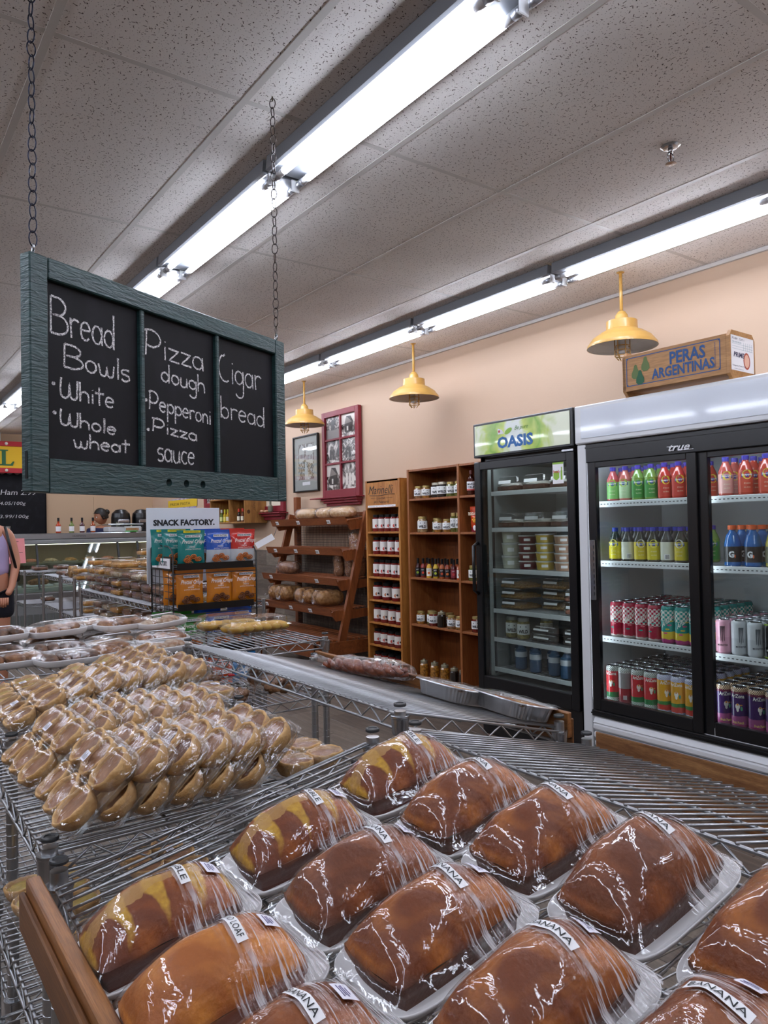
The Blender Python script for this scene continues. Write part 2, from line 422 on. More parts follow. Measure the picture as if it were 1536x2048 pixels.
# sprinkler
sp = thing('sprinkler', 'chrome fire sprinkler head under a ceiling tile', 'sprinkler', (2.56, 1.6, CZ+.004))
MB().lathe([(.012, 0), (.036, 0), (.037, -.004), (.028, -.010), (.014, -.012)], 20).put('escutcheon', m_chrome, sp)
b = MB(); b.tube([(0, 0, -.01), (0, 0, -.03)], .009, 10)
b.tube([(.009, 0, -.028), (.02, 0, -.04), (.017, 0, -.058), (.002, 0, -.068)], .0028, 6).tube([(-.009, 0, -.028), (-.02, 0, -.04), (-.017, 0, -.058), (-.002, 0, -.068)], .0028, 6)
b.put('yoke', m_chrome, sp)
MB().lathe([(.001, -.068), (.02, -.07), (.021, -.072), (.001, -.074)], 14).put('deflector', m_chrome, sp)
MB().tube([(0, 0, -.03), (0, 0, -.068)], .003, 6).put('bulb', M('red_bulb', '#552018', .2), sp)

# ------------------------------------------------------------ pendant lamps
m_yel = M('yellow_enamel', '#c79a4e', .38, coat=.3); m_yin = M('pale_shade_inside', '#d9d6cf', .5)
pl = thing('pendant_lamp', 'x', 'lamp')
MB().tube([(0, 0, 0), (0, 0, -.235)], .0095, 12).lathe([(.022, -.001), (.022, -.004), (.012, -.008)], 14).put('rod', m_yel, pl)
MB().lathe([(.012, -.225), (.022, -.232), (.034, -.250), (.040, -.275), (.040, -.279), (.07, -.281), (.086, -.286), (.088, -.335), (.092, -.340), (.12, -.352), (.165, -.382), (.193, -.418), (.197, -.430), (.198, -.436), (.195, -.436), (.19, -.422), (.16, -.388), (.115, -.358), (.085, -.345), (.0, -.34)], 40, mis=[0]*14+[1]*5).put('lamp_shade', [m_yel, m_yin], pl)
b = MB()
for z in (-.43, -.455, -.485): b.tube([(.042*math.cos(a*PI/8), .042*math.sin(a*PI/8), z) for a in range(16)], .0028, 5, closed=True)
for a in range(6):
    c, s_ = math.cos(a*PI/3), math.sin(a*PI/3); b.tube([(.042*c, .042*s_, -.36), (.042*c, .042*s_, -.485), (.02*c, .02*s_, -.51)], .003, 5)
b.put('cage', m_yel, pl)
bl = MB().lathe([(.018, -.36), (.02, -.38), (.03, -.41), (.032, -.44), (.02, -.47), (0, -.478)], 14).put('bulb', M('frosted_bulb', '#cfd0d0', .3), pl)
T = snap(pl)
for (y, lb) in ((2.587, 'yellow pendant lamp over the wooden pear crate'), (4.52, 'yellow pendant lamp above the wooden jar shelves'), (6.25, 'yellow pendant lamp in front of the framed grey print')):
    dup(T, (3.6, y, CZ-.001), 0, lb, 'yellow pendant lamps')
kill(T)

# ============================================================ CHALKBOARD SIGN
SA = math.radians(63.8); SD = Vector((math.sin(SA), math.cos(SA), 0)); SN = Vector((math.cos(SA), -math.sin(SA), 0))
sgo = Vector((1.172, 2.16, 1.95))-SD*.952           # top left front corner; local x along the board, -y out of its face, z up
sign = thing('chalkboard_sign', 'green-framed three-pane chalkboard listing breads, hanging on chains', 'sign', sgo, rot=(0, 0, PI/2-SA))
def green():
    t = NT('crackled_green_paint'); v = t.coord((1, 1, 5)); n = t.noise(v, 30, 5, .8)
    t.link(t.mix(t.ramp(t.noise(v, 8, 3), [(.35, 0.), (.7, 1.)]), srgb('#1f3a3b'), srgb('#2b4a4b')), t.b.inputs['Base Color'])
    t.b.inputs['Roughness'].default_value = .38; t.link(t.bump(n, .55, .006), t.b.inputs['Normal']); return t.m
m_green = green()
def slate():
    t = NT('slate_board'); v = t.coord((1, 1, 1)); n = t.noise(v, 7, 5, 1.2)
    t.link(t.mix(t.ramp(n, [(.5, 0.), (.85, 1.)]), srgb('#0f0e13'), srgb('#1f1e25')), t.b.inputs['Base Color']); t.b.inputs['Roughness'].default_value = .65; t.b.inputs['Specular IOR Level'].default_value = .25; return t.m
m_slate = slate()
TH = .034; SH = .53; SW = .952
def rail(nm, x0, x1, z0, z1, d0=0., d1=TH): return MB().bbox(x0, x1, d0, d1, z0, z1, .003).put(nm, m_green, sign)
rail('side_rail', 0, .047, -SH, 0); rail('side_rail', SW-.05, SW, -SH, 0)
rail('top_rail', .047, SW-.05, -.048, 0)
b = MB(); zc = -.4915; hx = [.413, .479, .545]; xs = [.047]+sum([[h-.0125, h+.0125] for h in hx], [])+[SW-.05]
z0, z1 = -SH, -.4535
for a in range(0, len(xs), 2): b.box(xs[a], xs[a+1], 0, TH, z0, z1)
for h in hx:      # three real round holes: fans from the square cut-out to the hole rim
    n = 16; q = []
    for yy in (0, TH):
        for k in range(n):
            t = 2*PI*k/n; cx, cz = math.cos(t), math.sin(t); m_ = max(abs(cx), abs(cz))
            q.append((h+cx*.0105, yy, zc+cz*.0105)); sx_, sz_ = cx/m_, cz/m_
            q.append((h+sx_*.0125, yy, (zc+sz_*.0125)))
    f = []
    for k in range(n):
        k2 = (k+1) % n
        f.append((2*k, 2*k+1, 2*k2+1, 2*k2)); f.append((2*n+2*k, 2*n+2*k2, 2*n+2*k2+1, 2*n+2*k+1)); f.append((2*k, 2*k2, 2*n+2*k2, 2*n+2*k))
    b.add(q, f); b.box(h-.0125, h+.0125, 0, TH, z0, zc-.0125); b.box(h-.0125, h+.0125, 0, TH, zc+.0125, z1)
b.put('bottom_rail', m_green, sign)
rail('glazing_bar', .322, .337, -.4535, -.048, .003, TH); rail('glazing_bar', .614, .628, -.4535, -.048, .003, TH)
for x0, x1 in ((.047, .322), (.337, .614), (.628, SW-.05)): MB().box(x0, x1, .016, .022, -.456, -.046).put('slate_panel', m_slate, sign)
b = MB().bbox(.02, .035, -.002, .002, -.47, -.41, .001); 
MB().box(-.001, .0005, .012, .020, -.5, -.44).put('sash_slot', M('dark_slot', '#0a0f10', .8), sign)
def chalk():
    t = NT('chalk'); v = t.coord((1, 1, 1)); n = t.ramp(t.noise(v, 420, 2), [(.42, 0.), (.55, 1.)])
    t.link(t.mix(n, srgb('#8a888c'), srgb('#efeeee')), t.b.inputs['Base Color']); t.b.inputs['Roughness'].default_value = .95; return t.m
m_chalk = chalk()
A = lambda cx, cy, rx, ry, a0, a1, n=10: [(cx+rx*math.cos(math.radians(lerp(a0, a1, k/n))), cy+ry*math.sin(math.radians(lerp(a0, a1, k/n)))) for k in range(n+1)]
G = {'B': (.75, [[(.05, 1), (.03, 0)], [(.05, 1)]+A(.28, .75, .33, .24, 80, -80)+[(.1, .5)]+A(.3, .25, .4, .26, 80, -90)+[(.03, 0)]]),
 'r': (.42, [[(.05, .55), (.08, 0)], [(.07, .35)]+A(.25, .36, .18, .17, 170, 40)]),
 'e': (.5, [[(.05, .3), (.42, .32)]+A(.24, .28, .2, .26, 15, 320)]),
 'a': (.52, [A(.23, .27, .2, .26, 40, 400), [(.43, .53), (.45, 0)]]),
 'd': (.55, [A(.23, .26, .2, .25, 30, 390), [(.45, 1), (.45, -.02)]]),
 'o': (.5, [A(.24, .27, .2, .26, 90, 450)]),
 'w': (.68, [[(.02, .52), (.08, .2)]+A(.2, .15, .12, .15, 200, 340)+[(.34, .45), (.36, .2)]+A(.48, .15, .12, .15, 200, 340)+[(.62, .54)]]),
 'l': (.2, [[(.1, 1), (.1, 0)], [(.115, .98), (.11, 0)]]),
 's': (.42, [[(.36, .5)]+A(.2, .4, .15, .13, 60, 240)+A(.2, .14, .17, .15, 80, -150)]),
 'W': (.8, [[(.05, 1), (.02, .5)]+A(.2, .25, .17, .25, 190, 350)+[(.4, .8), (.42, .4)]+A(.58, .25, .15, .25, 200, 350)+[(.74, 1)]]),
 'h': (.52, [[(.05, 1), (.06, 0)], [(.06, .3)]+A(.25, .3, .18, .23, 170, 0)+[(.44, 0)]]),
 'i': (.2, [[(.1, .52), (.1, 0)], [(.1, .74), (.105, .70)]]),
 't': (.45, [[(.2, .95), (.2, .0)], [(.0, .62), (.42, .64)]]),
 'P': (.68, [[(.12, 1), (.08, 0)], [(.04, .93)]+A(.28, .68, .34, .32, 110, -100)+[(.1, .42)]]),
 'z': (.48, [[(.03, .5), (.42, .48), (.05, .04), (.45, .02)]]),
 'u': (.5, [[(.05, .52), (.06, .2)]+A(.22, .16, .16, .16, 190, 340)+[(.41, .52), (.43, 0)]]),
 'g': (.52, [A(.23, .28, .2, .24, 30, 390), [(.44, .53), (.46, -.2)]+A(.26, -.25, .2, .2, 10, -160)]),
 'p': (.52, [[(.06, .53), (.05, -.45)], A(.26, .28, .2, .24, 180, -170)]),
 'n': (.5, [[(.06, .52), (.07, 0)], [(.07, .3)]+A(.24, .3, .17, .22, 170, 0)+[(.42, 0)]]),
 'C': (.62, [[(.34, .98), (.26, .9)]+A(.36, .5, .32, .48, 120, 300)]),
 'c': (.42, [A(.24, .27, .2, .26, 50, 310)]),
 'b': (.52, [[(.05, 1), (.06, 0)], A(.25, .26, .19, .25, 160, -160)]),
 '.': (.2, [A(.1, .1, .05, .05, 0, 360, 6)])}
def scribe(mb, word, x0, z0, x1, z1, h, lw, y=.0155, mi=0, tail=None):
    tot = sum(G[c][0] for c in word); k = (x1-x0)/tot; x = x0
    for c in word:
        adv, st = G[c]
        for line in st:
            P = [(x+px*k, lerp(z0, z1, (x+px*k-x0)/(x1-x0))+pz*h) for px, pz in line]
            Q = []
            for i in range(len(P)-1):      # resample so the hand wobbles
                a, b_ = P[i], P[i+1]; d = math.hypot(b_[0]-a[0], b_[1]-a[1]); nn = max(1, int(d/.008))
                for j in range(nn): Q.append((lerp(a[0], b_[0], j/nn), lerp(a[1], b_[1], j/nn)))
            Q.append(P[-1]); Q = [(q[0]+random.uniform(-1, 1)*lw*.10, q[1]+random.uniform(-1, 1)*lw*.10) for q in Q]
            vv = []
            for i, q in enumerate(Q):
                a, b_ = Q[max(i-1, 0)], Q[min(i+1, len(Q)-1)]; dx, dz = b_[0]-a[0], b_[1]-a[1]; L_ = math.hypot(dx, dz) or 1
                w = lw*random.uniform(.8, 1.1)/2; nx, nz = -dz/L_*w, dx/L_*w
                vv += [(q[0]+nx, y, q[1]+nz), (q[0]-nx, y, q[1]-nz)]
            mb.add(vv, [(2*i, 2*i+1, 2*i+3, 2*i+2) for i in range(len(Q)-1)], mi)
        x += adv*k
o_ = .04
for wd, x0, z0, x1, z1, h in (('Bread', .022, -.163, .212, -.166, .084), ('Bowls', .057, -.236, .258, -.240, .054), ('White', .047, -.308, .207, -.315, .046), ('Whole', .046, -.371, .212, -.381, .036),
        ('wheat', .082, -.421, .255, -.423, .036), ('Pizza', .303, -.158, .536, -.163, .070), ('dough', .363, -.218, .540, -.226, .05), ('Pepperoni', .317, -.299, .562, -.314, .05), ('Pizza', .327, -.356, .504, -.368, .036),
        ('sauce', .346, -.433, .492, -.437, .064), ('Cigar', .594, -.178, .805, -.178, .085), ('bread', .601, -.287, .822, -.294, .065)):
    b = MB(); scribe(b, wd, x0+o_, z0, x1+o_, z1, h, .0052); b.put('chalk_word', m_chalk, sign)
b = MB()
for x, z in ((.029, -.278), (.031, -.344), (.309, -.275), (.315, -.352)): b.lathe([(0, 0), (.0045, 0)], 8, c=(0, 0, 0)) if 0 else scribe(b, '.', x+o_-.006, z-.006, x+o_+.008, z-.006, .04, .005)
b.put('chalk_bullets', m_chalk, sign)
# chains
m_chain = M('dark_steel_chain', '#202130', .35, .8); m_chain2 = M('brown_steel_chain', '#3a302c', .35, .8)
def chain(px, pz0, z1, m, label, open_end=True):
    P = sgo+SD*px+Vector((-math.cos(SA), math.sin(SA), 0))*.017
    t = thing('hanging_chain', label, 'chain', (P.x, P.y, pz0))
    # screw eye
    MB().tube([(0, 0, -.012), (0, 0, .006)], .0022, 6).tube([(0, .008*math.sin(a*PI/6), .014-.008*math.cos(a*PI/6)) for a in range(12)], .0022, 6, closed=True).put('screw_eye', m_chrome, t)
    z = .034; k = 0; W2, H2, rr = .0098, .0172, .0016
    L_ = MB(); pts = [(W2*math.cos(a*PI/7), 0, H2*math.sin(a*PI/7)) for a in range(14)]; L_.tube(pts, rr, 6, closed=True); lm = L_.mesh([m])
    while pz0+z < z1-.004:
        put('link', lm, t, (0, 0, z), (0, 0, (k % 2)*PI/2+.5+random.uniform(-.35, .35))); z += (H2-rr)*2-.0006; k += 1
    MB().tube([(0, 0, z1-pz0-.014), (0, 0, z1-pz0+.01)], .003, 6).put('ceiling_hook', M('rusty_hook', '#4d4234', .7), t)
chain(.022, 1.952, CZ, m_chain, 'dark blue steel chain holding the sign end closest to the viewer')
chain(.93, 1.952, CZ, m_chain2, 'brown steel chain holding the sign end above the wall lamps')
# ============================================================ WIRE RACKS
def post_mesh(h):
    b = MB(); prof = [(.0, .0), (.014, .001), (.015, .012), (.009, .02), (.0125, .024)]; z = .05
    while z < h-.03: prof += [(.0125, z), (.0118, z+.0006), (.0118, z+.0018), (.0125, z+.0024)]; z += .0254
    prof += [(.0125, h-.016), (.0, h-.0155)]
    return b.lathe(prof, 14).mesh([m_post])
cap_me = MB().lathe([(.0126, -.006), (.0134, -.005), (.0134, -.002), (.0125, 0), (.009, .0), (.008, -.0015), (0, -.0015)], 18).mesh([M('grey_cap_plastic', '#2c2e30', .45)])
slv_me = MB().lathe([(.0155, -.03), (.0175, -.027), (.0190, .004), (.0200, .006), (.0200, .010), (.0165, .0105), (.0125, .0105)], 18).mesh([m_chrome])
def rack(name, label, x0, x1, y0, y1, levels, tops, pitch=.0235, group='chrome wire shelving units', wires='x'):
    """levels: (z at x0, z at x1); tops: post heights at x0 and at x1"""
    t = thing(name, label, 'shelving unit', (0, 0, 0), 0, group)
    for px, hz in ((x0, tops[0]), (x1, tops[1])):
        me = post_mesh(hz)
        for py in (y0+.012, y1-.012):
            qx = px+(.013 if px == x0 else -.013)
            p = put('post', me, t, (qx, py, 0)); put('post_cap', cap_me, p, (0, 0, hz))
            for za, zb in levels: put('corner_sleeve', slv_me, p, (0, 0, lerp(za, zb, (qx-x0)/(x1-x0))-.012))
    for za, zb in levels:
        Z = lambda x: lerp(za, zb, (x-x0)/(x1-x0))
        f = MB(); xa, xb, ya, yb = x0+.006, x1-.006, y0+.004, y1-.004
        C = [(xa+.02, ya, Z(xa)), (xb-.02, ya, Z(xb)), (xb, ya+.02, Z(xb)), (xb, yb-.02, Z(xb)), (xb-.02, yb, Z(xb)), (xa+.02, yb, Z(xa)), (xa, yb-.02, Z(xa)), (xa, ya+.02, Z(xa))]
        f.tube(C, .0032, 6, closed=True); f.tube([(a, b, c-.032) for a, b, c in C], .0032, 6, closed=True)
        for (ax_, ay_, bx_, by_) in ((xa+.03, ya, xb-.03, ya), (xb, ya+.03, xb, yb-.03), (xb-.03, yb, xa+.03, yb), (xa, yb-.03, xa, ya+.03)):
            L_ = math.hypot(bx_-ax_, by_-ay_); n = max(2, int(L_/.036)); Q = []
            for i in range(n+1):
                u = i/n; xx, yy = lerp(ax_, bx_, u), lerp(ay_, by_, u); Q.append((xx, yy, Z(xx)-(.002 if i % 2 else .030)))
            f.tube(Q, .0023, 5)
        sh = f.put('shelf', m_wire, t)
        w = MB()
        if wires == 'x':
            n = int((yb-ya-.02)/pitch)
            for i in range(n+1):
                yy = ya+.012+i*(yb-ya-.024)/n; w.tube([(xa-.004, yy, Z(xa)+.0045), (xb+.004, yy, Z(xb)+.0045)], .0021, 5)
            for k in (1, 2) if x1-x0 < .8 else (1, 2, 3, 4, 5):
                xx = lerp(xa, xb, k/(3 if x1-x0 < .8 else 6)); w.tube([(xx, ya, Z(xx)-.001), (xx, yb, Z(xx)-.001)], .0032, 5)
        else:
            n = int((xb-xa-.02)/pitch)
            for i in range(n+1):
                xx = xa+.012+i*(xb-xa-.024)/n; w.tube([(xx, ya-.004, Z(xx)+.0045), (xx, yb+.004, Z(xx)+.0045)], .0021, 5)
            for k in (1, 2): yy = lerp(ya, yb, k/3); w.tube([(xa, yy, Z(xa)-.001), (xb, yy, Z(xb)-.001)], .0032, 5)
        w.put('wire_deck', m_wire, sh, kind='stuff')
    return t
# R1 loaf rack, R5 and R4 empty sloping racks, R2/R3 tart racks, R6 high rack
R1 = (.225, .800, -.09, 1.145); R1Z = (.829, .926)
R5 = (.895, 1.445, -.06, 1.170); R5Z = (.921, .786)
R4 = (.915, 1.435, 1.222, 2.440); R4Z = (.940, .814)
R2 = (.228, .815, 1.195, 1.775); R3 = (.275, .852, 1.820, 2.415); R6 = (.300, 1.530, 2.490, 3.110)
rack('wire_rack', 'sloping chrome wire rack loaded with film-wrapped loaf cakes', *R1, [(.30, .30), (.56, .58), R1Z], (R1Z[0]+.036, R1Z[1]+.028))
rack('wire_rack', 'empty sloping chrome wire rack beside the drinks fridge', *R5, [(.30, .30), (.56, .52), R5Z], (R5Z[0]+.02, R5Z[1]+.04))
rack('wire_rack', 'sloping chrome wire rack holding two foil trays and a bagged pastry', *R4, [(.30, .30), (.50, .50), R4Z], (R4Z[0]+.02, R4Z[1]+.04))
rack('wire_rack', 'chrome wire rack under the front stacks of tart packs', *R2, [(.30, .30), (.56, .56), (.849, .849)], (.872, .872))
rack('wire_rack', 'chrome wire rack under the rear stacks of tart packs', *R3, [(.30, .30), (.56, .56), (.856, .856)], (.884, .884), pitch=.03, wires='x')
rack('wire_rack', 'wide chrome wire rack of foam-tray pastries before the snack stand', *R6, [(.30, .30), (.668, .668), (.887, .887)], (.915, .915), pitch=.028, wires='y')

# boards along the low edges
m_oak = wood('honey_oak_board', '#ad7542', '#6f421f', 1, 10, .4, 20)
bd = thing('shelf_ledge', 'honey-oak retaining board along the loaf rack, ends by the dark post caps', 'board', (.196, -.10, 0))
MB().bbox(-.008, .010, 0, 1.195, .800, .866, .002).put('board', m_oak, bd)
MB().bbox(-.0165, -.0085, 0, 1.195, .800, .850, .002).put('backing_strip', wood('darker_oak', '#8a5a30', '#5f3a1c', 1, 7, .5, 16), bd)
bd = thing('shelf_ledge', 'honey-oak retaining board behind the two foil trays', 'board', (1.462, 1.235, 0))
MB().bbox(-.006, .010, 0, 1.245, .788, .852, .002).put('board', m_oak, bd)
MB().bbox(.0105, .018, 0, 1.245, .770, .835, .002).put('backing_strip', MATS['darker_oak'], bd)

# ============================================================ LOAF CAKES
def crust(name, gold, dark, side, marble=False, berry=False):
    t = NT(name); v = t.coord((1, 1, 1)); sep = t.node('ShaderNodeSeparateXYZ'); t.link(v, sep.inputs[0])
    big = t.ramp(t.noise(v, 13, 3, .8), [(.40, 0.), (.60, 1.)])
    c = t.mix(big, srgb(dark), srgb(gold))
    fine = t.ramp(t.noise(v, 160, 4), [(.35, 0.), (.75, 1.)])
    c = t.mix(t.math('MULTIPLY', fine, .45), c, srgb(dark))
    if marble:
        wv = t.math('ADD', t.math('MULTIPLY', sep.outputs[0], 150.0), t.math('MULTIPLY', t.noise(v, 24, 3), 4.5))
        s1 = t.math('SINE', wv)
        env = t.math('ADD', t.math('MULTIPLY', t.math('ABSOLUTE', sep.outputs[1]), -30.0), .92)
        k = t.ramp(t.math('ADD', s1, env), [(.45, 0.), (.85, 1.)])
        c = t.mix(t.math('MULTIPLY', k, .9), c, t.mix(fine, srgb('#b98a24'), srgb('#dcae35')))
        cr = t.math('LESS_THAN', t.math('ABSOLUTE', t.math('ADD', sep.outputs[1], t.math('MULTIPLY', t.math('SUBTRACT', t.noise(v, 40, 3), .5), .05))), .009)
        c = t.mix(t.math('MULTIPLY', cr, .7), c, srgb('#b98e52'))
    if berry:
        sp_ = t.node('ShaderNodeTexVoronoi'); sp_.inputs['Scale'].default_value = 26; t.link(v, sp_.inputs['Vector'])
        c = t.mix(t.ramp(sp_.outputs['Distance'], [(.14, 1.), (.2, 0.)]), c, srgb('#8d1230'))
    # sides lose the gold where they stood in the tin
    zz = t.math('ADD', sep.outputs[2], t.math('MULTIPLY', t.noise(v, 35, 2), .014))
    sd = t.ramp(t.math('MULTIPLY', zz, 12.0), [(.36, 1.), (.50, 0.)])
    c = t.mix(sd, c, srgb(side))
    t.link(c, t.b.inputs['Base Color']); t.b.inputs['Roughness'].default_value = .5
    h = t.math('ADD', t.noise(v, 170, 4), t.math('MULTIPLY', t.noise(v, 24, 4), 1.5)); t.link(t.bump(h, .32, .004), t.b.inputs['Normal'])
    return t.m
m_brown = crust('golden_brown_crust', '#b76a1c', '#73360e', '#4c230f')
m_choc = crust('dark_brown_crust', '#9d5620', '#6b3413', '#47210f')
m_marb = crust('marbled_crust', '#a85c1f', '#713410', '#4d2213', marble=True)
m_gold = crust('pale_golden_crust', '#d98a36', '#a65c20', '#7a3a19', berry=True)
LL, LW = .172, .104
def loaf_h(u, v, hc, he, rg, seed):
    """crown height for u, v in -1..1"""
    d = (1-abs(u)**2.8)**.9*(1-abs(v)**2.2)
    return he+(hc-he)*max(0, d)**.72+rg*math.sin(7*u+seed)*math.sin(5*v+seed*2)*.0016+rg*.0035*math.exp(-((v-.12*math.sin(3*u+seed))/.22)**2)*math.exp(-(u/.5)**2)
def loaf_mesh(mat, seed, hc=.074, he=.027, L=LL, Wd=LW):
    rnd = random.Random(seed); b = MB(); N, K = 26, 18
    def sup(u, v):            # square -> rounded rectangle
        a = 1-.06*abs(u*v)**2.5
        return u*a, v*a
    def top(i, j):
        u, v = i*2-1, j*2-1; x, y = sup(u, v); return (x*L/2, y*Wd/2, loaf_h(u, v, hc, he, 1, seed))
    b.grid(top, N, K)
    ring = [(-1+2*i/N, -1) for i in range(N)]+[(1, -1+2*j/K) for j in range(K)]+[(1-2*i/N, 1) for i in range(N)]+[(-1, 1-2*j/K) for j in range(K)]
    M_ = len(ring)
    def side(i, j):
        u, v = ring[int(round(i*M_)) % M_]; x, y = sup(u, v); k = (1, .985, .955, .90, .86)[int(round(j*4))]; z = (he, he*.80, he*.55, .012, .0)[int(round(j*4))]
        bl = 1.012 if int(round(j*4)) == 1 else 1
        return (x*L/2*(k*.4+.6)*bl, y*Wd/2*k*bl, z)
    b.grid(side, M_, 4, closeu=True)
    return b.mesh([mat])
def tray_mesh(L=.212, Wd=.138, mat=None, h=.015):
    b = MB(); N = 36
    P = [(0, .004, .70), (.5, .004, .78), (1, .003, .82), (2, .010, .93), (3, h, .99), (3.6, h+.001, 1.0), (4, h-.002, 1.0), (4.5, .006, .94), (5, .0005, .84), (6, .0, .6)]
    def fn(i, j):
        t = 2*PI*i; k = int(round(j*(len(P)-1))); _, z, s_ = P[k]
        c, s = math.cos(t), math.sin(t); e = .45; x = math.copysign(abs(c)**e, c); y = math.copysign(abs(s)**e, s)
        ins = (1-s_)*Wd*.5
        return (x*(L/2-ins), y*(Wd/2-ins), z)
    b.grid(fn, N, len(P)-1, closeu=True)
    return b.add([fn(i/N, 0) for i in range(N)], [tuple(range(N))], 0).mesh([mat or m_foam])
def film_mesh(seed, hc=.074, he=.027, L=LL, Wd=LW, TL=.212, TW=.138, rim=.0165, mat=None):
    b = MB(); N, K = 34, 26
    def fn(i, j):
        u, v = i*2-1, j*2-1; x, y = u*TL/2, v*TW/2
        a = 1-.10*abs(u*v)**4; x *= a; y *= a
        gx, gy = x/(L/2), y/(Wd/2)
        if abs(gx) <= 1 and abs(gy) <= 1: z = loaf_h(gx, gy, hc, he, 1, seed)+.0022
        else:
            ex = max(0, abs(x)-L/2)/(TL/2-L/2); ey = max(0, abs(y)-Wd/2)/(TW/2-Wd/2); e = min(1, max(ex, ey))
            z0 = loaf_h(max(-1, min(1, gx)), max(-1, min(1, gy)), hc, he, 1, seed)+.0022
            z = z0+(rim-z0)*e**.62+.0012*math.sin(60*y+9*x)*(1-e)*e
        return (x, y, z)
    b.grid(fn, N, K)
    return b.mesh([mat or m_film])
trm = tray_mesh()
def strip_mesh(txt, seed, hc, he, u0=.16, wid=.0115, ln=.52):
    b = MB(); n = 10; L, Wd = LL, LW
    Hh = lambda x, y: loaf_h(x/(L/2), y/(Wd/2), hc, he, 1, seed)
    b.grid(lambda i, j: (u0*L+(j-.5)*wid, (-.5+i)*ln*Wd, Hh(u0*L+(j-.5)*wid, (-.5+i)*ln*Wd)+.0036), n, 1, 0)
    if txt:
        P, F, asp = text2d(txt); w = ln*Wd*.88; vv = []
        for px, py in P:
            y = -(px-.5)*w; x = u0*L+(py-.5)*wid*.62; vv.append((x, y, Hh(x, y)+.0042))
        b.add(vv, F, 1)
    return b.mesh([m_paper, m_ink])
def price_mesh(seed, hc, he, x=.064, y=-.008, w=.022, h=.016):
    b = MB(); L, Wd = LL, LW
    Hh = lambda px, py: loaf_h(max(-1, min(1, px/(L/2))), max(-1, min(1, py/(Wd/2))), hc, he, 1, seed)+.0045
    b.grid(lambda i, j: (x+(i-.5)*h, y+(j-.5)*w, Hh(x+(i-.5)*h, y+(j-.5)*w)), 3, 3, 0)
    for k, (dx, ww) in enumerate(((-.0035, .7), (-.0012, .55), (.0008, .7), (.0032, .4))):
        px = x+dx; b.add([(px-.0006, y-w*ww/2, Hh(px-.0006, y-w*ww/2)+.0003), (px+.0006, y-w*ww/2, Hh(px+.0006, y-w*ww/2)+.0003), (px+.0006, y+w*ww/2, Hh(px+.0006, y+w*ww/2)+.0003), (px-.0006, y+w*ww/2, Hh(px-.0006, y+w*ww/2)+.0003)], [(0, 1, 2, 3)], 1)
    return b.mesh([M('price_sticker', '#eeecf8', .5), M('violet_ink', '#5f5a86', .6)])
R1T = math.atan2(R1Z[1]-R1Z[0], R1[1]-R1[0])
LOAVES = [ # x centre, y centre, crust, strip text, crown, label
 (.500, .888, m_marb, 'MARBLE', .074, 'marbled yellow-and-brown loaf beside the dark rack post, farthest of the middle column'),
 (.700, .922, m_marb, 'MARBLE', .077, 'marbled yellow-swirled loaf highest up near the peak of the rack'),
 (.300, .858, m_marb, 'MARBLE', .072, 'marbled loaf with squiggles nearest the oak board corner'),
 (.500, .733, m_choc, 'BANANA', .074, 'dark brown loaf below the middle marbled loaf'),
 (.698, .767, m_brown, 'BANANA', .076, 'brown cracked loaf just in front of the topmost marbled loaf'),
 (.702, .630, m_brown, 'BANANA', .074, 'golden brown loaf third down the column beside the empty rack'),
 (.698, .489, m_choc, 'BANANA', .082, 'big dark brown square-ended loaf with a cracked hump, fourth beside the empty rack'),
 (.500, .602, m_brown, 'BANANA', .072, 'shiny golden brown loaf in the heart of the rack, tag ending in ANA'),
 (.300, .705, m_gold, 'ALMOND LOAF', .074, 'pale golden almond loaf with one red berry'),
 (.497, .455, m_brown, 'BANANA', .076, 'brown loaf at the bottom centre, foam tray corner showing at its side'),
 (.300, .560, m_choc, 'BANANA', .070, 'dark loaf cut off by the bottom edge below the almond loaf'),
 (.700, .338, m_brown, 'BANANA', .080, 'large glossy brown loaf cut off at the lower corner by the fridge side'),
 (.530, .318, m_choc, 'BANANA', .066, 'loaf whose crown just peeks in at the very bottom')]
for i, (lx, ly, mt, tx, hc, lab) in enumerate(LOAVES):
    z = lerp(R1Z[0], R1Z[1], (lx-R1[0])/(R1[1]-R1[0]))+.0075
    t = thing('loaf_cake', lab, 'loaf cake', (lx, ly, z), group='film-wrapped loaf cakes on the sloping rack', rot=(0, -R1T, random.uniform(-.03, .03)))
    he = .027
    put('foam_tray', trm, t); put('loaf', loaf_mesh(mt, i+1, hc, he), t, (-.004, 0, .004)); put('film_wrap', film_mesh(i+1, hc, he), t, (-.004, 0, .0045))
    put('name_strip', strip_mesh(tx, i+1, hc, he), t, (-.004, 0, .0045)); put('price_sticker', price_mesh(i+1, hc, he), t, (-.004, 0, .0045))

